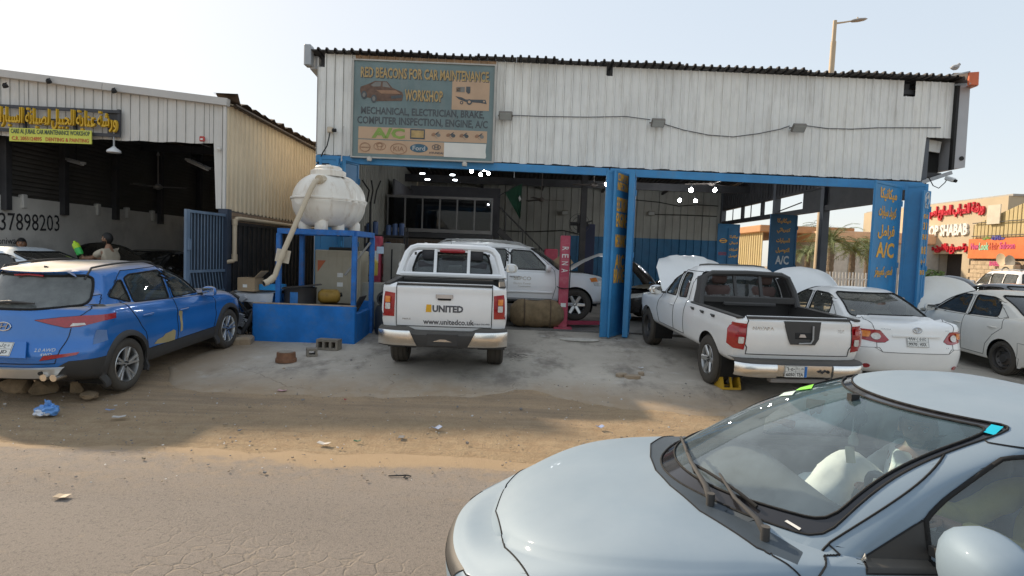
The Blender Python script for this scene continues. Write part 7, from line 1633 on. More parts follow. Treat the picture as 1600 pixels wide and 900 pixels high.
t = thing('leaning_board', 'dark board leaning against the stand leg in the basin', 'board', (-3.10, 11.75, .40), 0); MB().box((0, 0, .40), (.24, .6, .03), Matrix.Rotation(R(-58), 3, 'Y') @ Matrix.Rotation(.1, 3, 'X')).box((-.01, .0, .40), (.75, .5, .02), Matrix.Rotation(R(-62), 3, 'Y')).build('board', pm('dark_ply', (.05, .045, .04), .7, var=.3), t)
t = thing('machine_cabinet', 'beige steel machine cabinet behind the tank stand', 'cabinet', (-3.72, 13.0, .34), 0); cb = pm('cabinet_beige', (.42, .37, .27), .55, var=.08, stain=.4, scol=(.22, .15, .09), sscale=2, streak=True)
MB().box((0, 0, .85), (.98, .7, 1.65), bev=.02).build('case', cb, t); MB().box((.0, -.355, .80), (.9, .012, 1.45), bev=.004).build('door', cb, t)
MB().prism([(-.42, 1.45), (-.25, 1.45), (-.42, 1.2)], .004, Matrix(((1, 0, 0, 0), (0, 0, -1, -.364), (0, 1, 0, 0), (0, 0, 0, 1)))).build('warning_mark', pm('warning_orange', (.5, .13, .05), .6), t)
for z in (1.15, .95): MB().box((.06, -.364, z), (.12, .006, .09)).build('sticker', CLADW, t)
MB().box((0, 0, 1.70), (.5, .4, .08), bev=.02).cyl((.2, 0, 1.7), (.25, 0, 2.3), .02, 6).build('top_fitting', DARK, t)
# clutter between the stand and the office
def clutter(name, label, cat, loc, fn, rz=0, group=None): t = thing(name, label, cat, loc, rz, group); fn(t); return t
PINK = pm('faded_red_press', (.46, .06, .10), .5, var=.15, stain=.35, scol=(.5, .4, .38), sscale=3)
def f1(t):
    MB().box((0, 0, 1.0), (.20, .3, 2.0), bev=.02).build('column', PINK, t); MB().box((0, -.16, 1.5), (.12, .01, .3)).build('label_plate', CLADW, t); MB().box((0, 0, .05), (.7, .7, .1)).build('base', PINK, t)
clutter('tyre_changer', 'faded red machine column with white label beside the tank stand', 'machine', (-3.28, 14.4, FL), f1)
def f2(t): MB().box((0, 0, .75), (.42, .5, 1.5), bev=.02).build('case', pm('grey_cabinet', (.27, .25, .21), .5, var=.15), t); MB().box((0, -.255, .9), (.03, .01, .9)).build('seam', DARK, t)
clutter('grey_cabinet', 'grey steel cabinet beside the faded red machine column', 'cabinet', (-2.92, 14.6, FL + .35), f2)
def f3(t): MB().lathe([(.001, 0), (.20, .01), (.22, .06), (.22, .5), (.18, .6), (.001, .62)], 18).build('tank', pm('compressor_grey', (.05, .055, .065), .5), t, 40); MB().box((0, 0, .72), (.3, .22, .2), bev=.03).build('motor', DARK, t); MB().lathe([(.12, -.03), (.16, -.03), (.16, .03), (.12, .03)], 16, Matrix.Translation((0, -.15, .75)) @ Matrix.Rotation(R(90), 4, 'X'), close=True).build('pulley', STEEL, t)
clutter('compressor', 'dark upright air compressor beside the pickup cab', 'compressor', (-2.62, 12.4, .30), f3)
def f4(t):
    MB().box((0, 0, .5), (.48, .45, 1.0), bev=.02).build('case', pm('pale_cabinet', (.33, .32, .27), .5, var=.15), t); MB().box((0, -.23, .5), (.42, .01, .9)).build('door', pm('pale_cabinet', (.33, .32, .27)), t)
clutter('tool_cabinet', 'pale tool cabinet low beside the stand leg', 'cabinet', (-3.05, 13.05, .34), f4)
def f5(t): MB().lathe([(.001, 0), (.09, 0), (.1, .04), (.1, .30), (.04, .36), (.03, .40), (.001, .40)], 14).build('body', pm('yellow_bottle', (.45, .34, .06), .5), t, 40)
clutter('yellow_bottle', 'yellow plastic bottle hanging behind the stand leg', 'bottle', (-3.02, 12.9, 1.5), f5)
def f6(t): MB().box((0, 0, .0), (.16, .02, .16), bev=.008).build('face', pm('pale_blue_plate', (.5, .62, .75), .3), t); MB().cyl((0, .02, .05), (0, .25, .1), .015, 6).build('arm', STEEL, t)
clutter('round_mirror', 'pale blue square mirror plate shining beside the red machine column', 'mirror', at(594, 391, 13.4), f6)
rnd = random.Random(5)
def f7(t):
    for z in (0, .55, 1.1, 1.65): MB().box((0, 0, z), (1.1, .45, .04)).build('shelf', STEEL, t)
    for sx in (-.54, .54):
        for sy in (-.2, .2): MB().bar((sx, sy, -.4), (sx, sy, 1.9), .04, .04).build('post', STEEL, t)
clutter('storage_rack', 'dark steel rack crammed with cans behind the red machine column', 'rack', (-3.5, 16.4, FL + .42), f7)
cans = None
for z in (.02, .57, 1.12, 1.67):
    for k in range(6):
        if rnd.random() < .2: continue
        cc = thing('storage_can', 'can on the dark rack, %s along the %s shelf from the tank side' % (('first', 'second', 'third', 'fourth', 'fifth', 'last')[k], ('lowest', 'second', 'third', 'topmost')[int(z / .5)]), 'can', (-3.97 + k * .18, 16.32, FL + .42 + z), rnd.random(), 'cans on the steel rack'); h = rnd.uniform(.2, .4)
        MB().cyl((0, 0, 0), (0, 0, h), .075, 10).build('body', pm('can_%d' % rnd.randrange(4), rnd.choice([(.25, .05, .04), (.3, .28, .24), (.05, .09, .2), (.25, .2, .06)]), .5), cc, 40); MB().cyl((0, 0, h), (0, 0, h + .03), .04, 8).build('cap', DARK, cc)
def f8(t):
    for k in range(3): MB().tube([(-.1 + .1 * k, 0, 0), (-.05 + .1 * k, .02, .35), (-.25 + .25 * k, .03, .62)], .02, 6).build('branch', DARK, t)
    MB().cyl((0, 0, -1.2), (0, 0, .05), .03, 8).build('stem', DARK, t)
clutter('trophy_stand', 'black three armed stand against the pale inner wall', 'stand', at(579, 318, 16), f8)
def f9(t): MB().box((0, 0, .3), (.9, .5, .6), bev=.05).build('base', PINK, t); MB().box((0, .1, .75), (.35, .3, .4), bev=.05).build('head', DARK, t); MB().cyl((.3, 0, .6), (.3, 0, 1.1), .04, 8).build('shaft', STEEL, t)
clutter('balancer_machine', 'low dull red balancing machine behind the pickup mirror', 'machine', (-2.55, 14.0, FL), f9)
# two post lift
def lift(x, y, label, col, txt=None):
    t = thing('lift_post', label, 'lift post', (x, y, FL), 0, 'vehicle lift posts'); MB().box((0, 0, 1.08), (.22, .24, 2.16), bev=.015).build('column', col, t); MB().box((0, 0, .02), (.42, .5, .04)).build('base_plate', col, t)
    MB().cyl((0, 0, 2.16), (0, 0, 2.26), .012, 6).build('rod', STEEL, t); MB().tube([(-.16, -.14, .98), (-.12, -.15, .95), (0, -.16, .93), (.12, -.15, .95), (.13, -.12, 1.3), (.12, -.1, 1.7)], .012, 6).build('hose', DARK, t)
    MB().bar((.1, .1, .12), (1.0, .5, .10), .10, .09).build('lift_arm', col, t); MB().box((0, -.124, .55), (.12, .006, .09)).build('data_plate', CLADW, t)
    if txt:
        for i, ch in enumerate(txt): lettering(ch, .085, .15, frame((.0, -.125, 1.86 - i * .17), (0, 0, -1), (1, 0, 0)), CWH, t, bold=.01)
    return t
lift(1.205, 13.92, 'faded pink lift post with white hand painted letters before the white car', PINK, 'RENA')
NAVY = pm('navy_lift', (.012, .018, .06), .5)
for x, y, lab in ((2.75, 21.8, 'tall navy lift post near the industrial fan'), (3.65, 21.9, 'tall navy lift post beside the narrow blue leaf')):
    t = thing('lift_post', lab, 'lift post', (x, y, FL), 0, 'vehicle lift posts'); MB().box((0, 0, 1.45), (.36, .34, 2.9), bev=.02).build('column', NAVY, t); MB().box((0, 0, .03), (.6, .7, .06)).build('base_plate', NAVY, t); MB().bar((0, -.1, .5), (-.7, -.5, .5), .12, .1).build('lift_arm', NAVY, t)
# burlap bundle, cartons
def f10(t):
    rows = []
    for i in range(15):
        s_ = i / 14; rw = []
        for k in range(20):
            a = 2 * math.pi * k / 20; r_ = .30 * (1 - abs(2 * s_ - 1) ** 6 * .5) * (1 + .12 * noise.noise(Vector((s_ * 5, math.cos(a) * 1.5, math.sin(a) * 1.5)))); rw.append(((s_ - .5) * 1.25, math.cos(a) * r_ * .9, .30 + math.sin(a) * r_ * (1.15 if math.sin(a) > 0 else .98)))
        rows.append(rw)
    MB().grid(rows, closed=True).add(rows[0], [tuple(range(20))]).add(rows[-1], [tuple(range(20))]).build('bundle', pm('burlap', (.22, .155, .085), .95, var=.3, scale=6, bump=.5, bscale=35), t, 60)
    for x in (-.3, .3): MB().tube([(x, .3 * math.cos(a), .31 + .345 * math.sin(a)) for a in np.linspace(0, 2 * math.pi, 20)[:-1]], .012, 5, closed=True).build('strap', pm('strap_brown', (.12, .08, .05), .8), t)
clutter('burlap_bundle', 'brown burlap bundle lying on the floor between the lettered pickup and the pink post', 'bundle', (.60, 13.88, FL), f10, .03)
CARD = pm('cardboard', (.42, .30, .18), .8, var=.1, scale=2)
def carton(label, loc, d, rz, tiltx=0, flap=True, open_=True):
    t = thing('cardboard_box', label, 'carton', loc, rz, 'cardboard cartons'); M = Matrix.Rotation(tiltx, 3, 'Y'); x, y, z = d
    for c_, q in (((0, 0, .01), (x, y, .012)), ((-x / 2, 0, z / 2), (.012, y, z)), ((x / 2, 0, z / 2), (.012, y, z)), ((0, -y / 2, z / 2), (x - .014, .012, z)), ((0, y / 2, z / 2), (x - .014, .012, z)), ((-x * .26, 0, z), (x * .47, y - .014, .01))): MB().box(M @ Vector(c_), q, M).build('side', CARD, t)
    if flap: MB().box(M @ Vector((x * .62, 0, z + .07)), (.01, y * .9, .22), M @ Matrix.Rotation(.8, 3, 'Y')).build('flap', CARD, t)
    MB().box(M @ Vector((-.02, -y / 2 - .008, z * .4)), (.09, .004, .06), M).build('label_sticker', CLADW, t); return t
# workbench with its carton and tray
bn = thing('work_bench', 'worn blue bench with a bent silver sheet top at the blue car nose', 'bench', (-5.02, 11.86, .25)); SHT = pm('bent_silver_sheet', (.50, .51, .52), .4, metal=.3, var=.15, stain=.3, scol=(.3, .27, .22))
MB().grid([[(-.55, -.25, .86), (-.1, -.28, .85), (.2, -.26, .86), (.42, -.22, .90), (.55, -.2, .97)], [(-.55, .3, .90), (-.1, .3, .89), (.2, .3, .89), (.42, .3, .93), (.55, .3, 1.0)]]).grid([[(-.55, -.25, .86), (-.1, -.28, .85), (.2, -.26, .86), (.36, -.24, .88)], [(-.5, -.26, .72), (-.1, -.30, .70), (.2, -.28, .68), (.34, -.26, .70)]]).build('sheet_top', SHT, bn, 30)
for q in ((.30, -.15), (.32, .25), (-.5, .25)): MB().bar((q[0], q[1], 0), (q[0], q[1], .85), .09, .07).build('leg', SBL, bn)
MB().box((.28, .05, .70), (.14, .5, .3)).build('apron_panel', SBL, bn)
carton('open cardboard carton on the silver bench top', (-5.22, 11.86, 1.145), (.36, .3, .26), R(-8))
t = thing('blue_tray', 'bright blue plastic tray beside the carton on the bench', 'tray', (-4.82, 11.98, 1.17), .1); bt_ = pm('tray_blue', (.01, .26, .58), .4)
for c_, d_ in (((0, 0, .01), (.42, .3, .02)), ((0, -.15, .06), (.44, .012, .11)), ((0, .15, .06), (.44, .012, .11)), ((-.21, 0, .06), (.012, .29, .11)), ((.21, 0, .06), (.012, .29, .11))): MB().box(c_, d_).build('side', bt_, t)
t = thing('stripped_front_parts', 'dark stripped engine parts and broken bumper hanging at the blue car nose', 'car parts', (-5.15, 11.35, .22)); sc_ = pm('engine_scrap', (.07, .065, .06), .5, metal=.4, var=.5, scale=6, stain=.4, scol=(.2, .17, .13)); rnd = random.Random(11)
for i in range(26): MB().box((rnd.uniform(-.3, .2), rnd.uniform(-.1, .5), rnd.uniform(.1, .85)), (rnd.uniform(.05, .25), rnd.uniform(.04, .2), rnd.uniform(.03, .14)), Matrix.Rotation(rnd.uniform(-1, 1), 3, 'Y') @ Matrix.Rotation(rnd.uniform(-1, 1), 3, 'X'), bev=.01).build('engine_part', sc_ if i % 3 else SHT, t)
for i in range(6): MB().tube([(rnd.uniform(-.2, .1), rnd.uniform(-.1, .2), rnd.uniform(.5, .9)), (rnd.uniform(-.1, .2), -.1, rnd.uniform(.2, .6)), (rnd.uniform(0, .25), rnd.uniform(-.1, .2), rnd.uniform(.05, .3))], .012, 6).build('hose', DARK, t)
MB().tube([(.26, -.05, .62), (.20, -.12, .4), (.10, -.16, .2), (.02, -.15, .05)], [.05, .07, .07, .05], 8, sq=.5).build('broken_bumper', PLASTIC, t, 40)
for k in range(7): MB().box((.02, -.14, .32 + k * .035), (.16, .1, .012), Matrix.Rotation(.3, 3, 'Y')).build('radiator_fin', SHT, t)
t = thing('kerb_chunk', 'broken grey kerb chunk at the corner of the blue basin', 'concrete', (-4.95, 10.95, .17), .2); MB().box((0, 0, .08), (.34, .4, .24), bev=.04).build('chunk', M_CONC, t)
# drum, block and chunk on the apron
def gl(px, py):
    z = .2
    for _ in range(6): p = atz(px, py, z); z = gz(p.x, p.y) + .024
    return Vector((p.x, p.y, z))
RUST = pm('rusty_iron', (.20, .095, .05), .8, var=.3, scale=8, stain=.5, scol=(.08, .05, .04), sscale=5)
t = thing('brake_drum', 'rusty brake drum standing on the concrete before the blue basin', 'brake drum', gl(447, 565)); MB().lathe([(.001, .16), (.10, .16), (.14, .155), (.145, .15), (.15, .06), (.165, .055), (.165, .0), (.001, .0)], 26).build('drum', RUST, t, 35); MB().cyl((0, 0, .161), (0, 0, .165), .125, 20).build('dusty_face', pm('dusty_face', (.30, .26, .21), .9, var=.3, scale=10), t)
BLK = pm('grey_block', (.23, .20, .16), .95, var=.2, scale=8, bump=.4, bscale=60)
t = thing('concrete_block', 'hollow concrete block with three holes before the blue basin', 'block', gl(514, 546), R(-7)); 
b = MB(); W_, D_, H_ = .40, .2, .19; hx = [-.125, 0, .125]
b.box((0, 0, .02), (W_, D_, .04)).box((0, 0, H_ - .02), (W_, D_, .04)); [b.box((x, 0, H_ / 2), (.045 if abs(x) < .15 else .04, D_, H_ - .082)) for x in (-.18, -.0625, .0625, .18)]; b.box((0, .085, H_ / 2), (W_ - .09, .03, H_ - .084)); b.build('block', BLK, t)
t = thing('concrete_block', 'small broken hollow block on the concrete beside the rusty drum', 'block', gl(487, 556), R(24)); b = MB(); b.box((0, 0, .018), (.17, .19, .035)).box((0, 0, .115), (.17, .19, .035)); [b.box((x, 0, .067), (.035, .19, .064)) for x in (-.068, .068)]; b.build('block', BLK, t)
# bag, stick and rubbish
t = thing('plastic_bag', 'knotted blue plastic bag dropped on the dirt near the blue car', 'bag', gl(75, 648)); bgm = pm('bag_blue', (.10, .27, .60), .35, var=.2, scale=9, coat=.3)
def lump(name, r3, off, mat, amp, sd, par):
    bm = bmesh.new(); bmesh.ops.create_icosphere(bm, subdivisions=4, radius=1)
    for v in bm.verts: k = 1 + amp * (noise.noise(v.co * 2.2 + Vector((sd, 0, 0))) + .55 * abs(noise.noise(v.co * 5 + Vector((sd, 3, 0))))); v.co = Vector((v.co.x * r3[0] * k + off[0], v.co.y * r3[1] * k + off[1], max(0, v.co.z * r3[2] * k + off[2])))
    me = bpy.data.meshes.new(name); bm.to_mesh(me); bm.free(); return link(name, me, mat, par, 60)
lump('bag', (.105, .085, .065), (0, 0, .05), bgm, .45, 1, t); lump('white_content', (.085, .075, .05), (-.03, -.025, .035), pm('bag_white', (.6, .62, .66), .5), .35, 7, t)
lump('knot', (.03, .028, .035), (.0, .0, .125), bgm, .5, 3, t)
for q_ in ((-.035, 0, .175), (.03, .01, .16)): MB().tube([(0, 0, .13), (q_[0] * .6, q_[1], .15), q_], [.012, .02, .004], 6, sq=.4).build('handle_tie', bgm, t, 60)
p = gl(622, 745); t = thing('twig', 'dark bent twig lying on the asphalt', 'twig', (p.x, p.y, p.z - .012)); MB().tube([(-.09, .02, .01), (0, .03, .012), (.07, .05, .012), (.11, .03, .01)], .006, 5).tube([(.07, .05, .012), (.05, .0, .01), (.09, -.03, .008)], .005, 5).build('stem', DARK, t)
def flatbit(name, label, cat, px, py, w_, d_, col, h=.006, rz=0., group='litter on the ground', bend=.02):
    p = gl(px, py); t = MB(); rows = [[(w_ * (i / 4 - .5), d_ * (j / 3 - .5), h + bend * (abs(i / 4 - .5) + .5 * noise.noise(Vector((i, j, px))))) for i in range(5)] for j in range(4)]
    o = t.grid(rows).grid([[(a, b_, c_ - .004) for a, b_, c_ in r_] for r_ in rows]).build(name, pm('litter_' + '_'.join('%02d' % int(q * 99) for q in col), col, .5, var=.15, scale=20), None); o.location = p; o.rotation_euler = (0, 0, rz); return tag(o, label, cat, group)
flatbit('paper_scrap', 'white paper scrap on the dirt beside the rear wheel of the blue car', 'litter', 186, 652, .13, .07, (.55, .52, .48), rz=.4); flatbit('wrapper', 'blue wrapper on the dirt beyond the blue bag', 'litter', 172, 641, .1, .03, (.25, .38, .65), rz=.2)
flatbit('pink_scrap', 'pink plastic scrap on the concrete before the rusty drum', 'litter', 441, 611, .11, .06, (.6, .35, .36)); flatbit('foil_pack', 'crumpled silver blue pack on the dark dirt under the lettered pickup', 'litter', 682, 670, .11, .08, (.36, .42, .55), rz=.6, bend=.05)
flatbit('grey_slab', 'small grey slab lying on the shaded dirt', 'litter', 627, 683, .06, .09, (.22, .21, .2), bend=0); flatbit('red_scrap', 'tiny red scrap on the dirt before the concrete', 'litter', 540, 625, .04, .035, (.45, .03, .03)); flatbit('green_scrap', 'tiny dark green scrap on the sandy edge', 'litter', 558, 690, .07, .03, (.03, .14, .07))
flatbit('blue_pack', 'blue and white pack on the sunlit sand before the silver car', 'litter', 937, 668, .09, .07, (.25, .32, .5), rz=.3, bend=.04); flatbit('crushed_cup', 'white crushed cup lying on the sandy road edge', 'litter', 506, 694, .13, .06, (.6, .56, .5), rz=-.2, bend=.03); flatbit('foam_bit', 'white foam bit by the broken concrete patch', 'litter', 1001, 577, .09, .05, (.68, .68, .7), h=.03)
flatbit('card_piece', 'brown card piece on the left asphalt', 'litter', 97, 776, .10, .07, (.27, .2, .12), bend=.01)['label'] = 'torn brown card with a twig on the bare asphalt'
rnd = random.Random(21); b = MB()
for i in range(1000):
    px, py = rnd.uniform(0, 1150), rnd.choice([rnd.uniform(600, 700), rnd.uniform(600, 760), rnd.uniform(540, 640) if rnd.random() < .4 else rnd.uniform(610, 690)])
    if px < 420 and py < 600: continue
    p = gl(px, py); s_ = rnd.uniform(.005, .013) * (2 if rnd.random() < .08 else 1); M = Matrix.Rotation(rnd.uniform(0, 6), 3, 'Z') @ Matrix.Rotation(rnd.uniform(-.4, .4), 3, 'X')
    b.box(p + Vector((0, 0, s_ * .25)), (s_ * rnd.uniform(.7, 2), s_, s_ * rnd.uniform(.3, .9)), M, m=rnd.choice([0, 0, 0, 1, 1, 2]))
tag(b.build('rubble', [pm('pebble_tan', (.30, .24, .17), .9), pm('pebble_grey', (.2, .19, .18), .9), pm('litter_white', (.55, .53, .5), .7)]), kind='stuff')
for i, (px, py, w_) in enumerate(((988, 591, .26), (970, 588, .2), (1002, 586, .14))):
    p = gl(px, py); t = thing('concrete_piece', ('largest flat broken concrete piece in the hole on the apron', 'broken concrete piece beside the largest one in the hole', 'small broken concrete piece next to the white foam bit')[i], 'concrete piece', p, i * .7, 'broken concrete pieces'); n_ = 9
    P = [(w_ * .5 * (1 + .25 * math.sin(k * 2.3 + i)) * math.cos(2 * math.pi * k / n_), w_ * .38 * (1 + .2 * math.sin(k * 1.7)) * math.sin(2 * math.pi * k / n_)) for k in range(n_)]; MB().prism(P, .045).build('slab', M_CONC, t)
rnd = random.Random(4)
for i, (px, py, w_, lab) in enumerate(((30, 610, .5, 'dirty brown rock under the bumper of the blue car'), (70, 612, .42, 'tan rubble lump under the exhaust of the blue car'), (140, 622, .36, 'flat dark slab by the rear tyre of the blue car'), (120, 612, .2, 'small grey stone under the blue car corner'))):
    p = gl(px, py); t = thing('stone', lab, 'stone', p, i * 1.1, 'stones under the blue car'); bm = bmesh.new(); bmesh.ops.create_icosphere(bm, subdivisions=2, radius=1)
    for v in bm.verts: k = 1 + .35 * noise.noise(v.co * 1.4 + Vector((i * 5, 0, 0))); v.co = Vector((v.co.x * w_ * .42 * k, v.co.y * w_ * .3 * k, max(-.01, v.co.z * (.05 if i == 2 else .13) * k + .04)))
    me = bpy.data.meshes.new('rock'); bm.to_mesh(me); bm.free(); link('rock', me, pm('muddy_stone', (.24, .17, .10), .95, var=.35, scale=5, bump=.5, bscale=30), t, 30)
# ---------------------------------------------------------------- inside fittings
BULB = pm('bulb_lit', (.95, .95, .95), .3, emit=((.92, .96, 1.), 70))
for i, (px, py, Y, r_) in enumerate(((737, 267, 15.2, .07), (757, 265, 15.2, .075), (751, 273, 16.5, .07), (763, 271, 16.5, .065), (947, 288, 17.5, .07), (1080, 297, 19, .10), (1117, 297, 19, .09), (1062, 313, 22, .09), (1087, 314, 22, .09), (975, 313, 22, .09))):
    lab = ['lit bulb hanging just inside the sign edge', 'lit bulb beside the first one under the sign edge', 'lit bulb lower down in the cluster over the pickup', 'lit bulb at the outer end of the cluster over the pickup', 'lit bulb beside the bay door post', 'lit round lamp high in the street bay', 'lit round lamp beneath the street bay fan', 'lit bulb low over the raised white hood', 'lit bulb lowest beside the fan in the street bay', 'lit bulb beside the narrow blue leaf'][i]
    p = at(px, py, Y); t = thing('bulb', lab, 'light bulb', p, 0, 'lit bulbs in the workshop'); bm = bmesh.new(); bmesh.ops.create_uvsphere(bm, u_segments=14, v_segments=8, radius=r_ * .65); me = bpy.data.meshes.new('globe'); bm.to_mesh(me); bm.free(); link('globe', me, BULB, t, 60)
    MB().cyl((0, 0, r_ * .8), (0, 0, r_ + .09), .03, 8).cyl((0, 0, r_ + .08), (0, 0, r_ + .5), .006, 5).build('holder', DARK, t)
fan(at(1112, 287, 19.5), .7, 'ceiling fan between the lit lamps of the street bay', .6, .75, pm('fan_brown', (.10, .085, .075), .6)); fan(at(846, 312, 20), 1.0, 'ceiling fan turning slowly before the office bay back wall'.replace('turning slowly ', ''), 0.1, .7, pm('fan_brown', (.10, .085, .075), .6)); fan(at(928, 289, 18.5), .6, 'ceiling fan next to the bay door post', .9, .55, pm('fan_brown', (.10, .085, .075), .6))
for px, py, lab, Y in ((883, 332, 'dark floodlight on the office bay back wall', 26.6), (1018, 333, 'dark floodlight on the street bay back wall', 26.6)):
    flood(at(px, py, Y), lab, .4, group='floodlights on the back wall')
t = thing('flag', 'dark green triangular flag hanging on a slanted stick', 'flag', at(803, 310, 19.5)); q = [at(789, 301, 19.5), at(816, 286, 19.7), at(813, 343, 19.6)]; o_ = Vector(t.location); rows = []
for i in range(9):
    s_ = i / 8; a, c = q[0].lerp(q[2], s_) - o_, q[1].lerp(q[2], s_) - o_; rows.append([a.lerp(c, k / 6) + Vector((0, .05 * math.sin(k * 1.4 + s_ * 3), 0)) for k in range(7)])
MB().grid(rows).build('cloth', pm('green_cloth', (.004, .045, .022), .85, var=.2), t, 60); MB().cyl(at(776, 308, 19.5) - o_, at(822, 282, 19.7) - o_, .02, 6).build('stick', STEEL, t)
MB().prism([(.0, .0), (.05, .08), (.0, .2), (-.05, .12)], .004, Matrix.Translation(at(812, 315, 19.55) - o_) @ Matrix.Rotation(R(90), 4, 'X')).build('emblem', pm('flag_white', (.4, .42, .4), .8), t)
p = at(905, 350, 21); t = thing('wall_fan', 'dark industrial fan mounted near the navy lift post', 'fan', p); Mx = Matrix.Rotation(R(80), 4, 'X')
for r_ in (.12, .24, .36): MB().tube([Mx @ Vector((r_ * math.cos(a), r_ * math.sin(a), .08 - r_ * .15)) for a in np.linspace(0, 2 * math.pi, 25)[:-1]], .008, 5, closed=True).build('guard_ring', STEEL, t)
for k in range(4): MB().box(Mx.to_3x3() @ Matrix.Rotation(k * math.pi / 2, 3, 'Z') @ Vector((.17, 0, 0)), (.3, .14, .02), Mx.to_3x3() @ Matrix.Rotation(k * math.pi / 2, 3, 'Z') @ Matrix.Rotation(.4, 3, 'X')).build('blade', STEEL, t)
MB().cyl((0, .05, 0), (0, .35, 0), .08, 10).bar((0, .3, 0), (.5, .4, .15), .05, .05).build('motor', STEEL, t)
carton('tilted cardboard carton standing on the open engine of the white car', (1.38, 15.3, 1.78), (.42, .3, .34), R(-6), -.65, False); carton('tan carton on top of the grey van', (-9.95, 19.8, 1.98), (.62, .4, .42), .1, 0, False)
t = thing('red_jack', 'dull red steel jack standing behind the pink post', 'jack', (1.15, 18.2, FL + .9)); MB().box((0, 0, .5), (.4, .3, 1.0), bev=.03).build('body', PINK, t); MB().box((0, 0, -.45), (.3, .3, .9)).build('base', STEEL, t)

p = gl(905, 531); t = thing('floor_slab', 'pale oval slab set in the concrete before the office bay', 'slab', p); MB().prism([(.42 * math.cos(a), .22 * math.sin(a)) for a in np.linspace(0, 2 * math.pi, 25)[:-1]], .015).build('slab', pm('pale_slab', (.55, .51, .44), .9, var=.2, scale=5), t)
t = thing('red_trailer', 'small red flatbed trailer standing beyond the open street bay', 'trailer', (at(1160, 400, 36).x, 36, .33)); rdm = pm('trailer_red', (.42, .03, .04), .5)
MB().box((0, 0, .95), (2.6, 1.2, .1)).build('bed', rdm, t)
for sx in (-1.25, -.4, .45, 1.25): MB().bar((sx, -.58, 1.0), (sx, -.58, 1.45), .06, .06).build('stake', rdm, t)
MB().bar((-1.3, -.6, 1.42), (1.3, -.6, 1.42), .06, .08).bar((-1.3, -.6, 1.2), (1.3, -.6, 1.2), .06, .08).build('side_rail', rdm, t)
for sx in (-.6, .6): wheel(t, sx, -.55, .36, .2, WMS, 'steel', -1)
MB().bar((0, 0, .36), (0, 0, .9), .1, .9).build('axle_frame', DARK, t)
# ---------------------------------------------------------------- people
SKIN = pm('brown_skin', (.33, .175, .105), .55, var=.08); HAIR = pm('black_hair', (.012, .010, .009), .6, bump=.4, bscale=120); LIP = pm('lips', (.16, .06, .045), .5); EYEW = pm('eye_white', (.6, .58, .54), .3)
def skin_mesh(nodes, edges, sub_=2):
    ks = list(nodes); me = bpy.data.meshes.new('sk'); me.from_pydata([nodes[k][0] for k in ks], [(ks.index(a), ks.index(b)) for a, b in edges], []); o = bpy.data.objects.new('sk', me); C.objects.link(o)
    m = o.modifiers.new('s', 'SKIN'); m.use_smooth_shade = True; s2 = o.modifiers.new('d', 'SUBSURF'); s2.levels = sub_; s2.render_levels = sub_
    for i, k in enumerate(ks):
        r_ = nodes[k][1]; d = me.skin_vertices[0].data[i]; d.radius = (r_, r_) if not hasattr(r_, '__len__') else r_; d.use_root = i == 0
    dg = bpy.context.evaluated_depsgraph_get(); dg.update(); out = bpy.data.meshes.new_from_object(o.evaluated_get(dg)); bpy.data.objects.remove(o); out.materials.clear(); return out
def head_grid(sc=1.0, off=0.0):
    rows = []
    for i in range(25):
        th = math.pi * i / 24; rw = []
        for k in range(32):
            ph = 2 * math.pi * k / 32; d = Vector((math.sin(th) * math.cos(ph), math.sin(th) * math.sin(ph), math.cos(th))); x, y, z = d.x * .098, d.y * .078, d.z * .122
            if z < 0: q = min(1, -z / .12); y *= 1 - .30 * q; x = x * (1 - .12 * q) + .012 * q
            if d.x > 0:
                g = lambda y0, z0, sy, sz: math.exp(-((y - y0) / sy) ** 2 - ((z - z0) / sz) ** 2)
                x += .030 * g(0, -.022, .014, .022) + .012 * g(0, .0, .011, .02) + .006 * g(0, .026, .05, .012) - .012 * (g(.032, .006, .016, .011) + g(-.032, .006, .016, .011)) + .007 * g(0, -.064, .022, .008) + .010 * g(0, -.10, .025, .016)
            n_ = d.normalized() * off; rw.append(Vector(((x + n_.x) * sc, (y + n_.y) * sc, (z + n_.z) * sc)))
        rows.append(rw)
    return rows
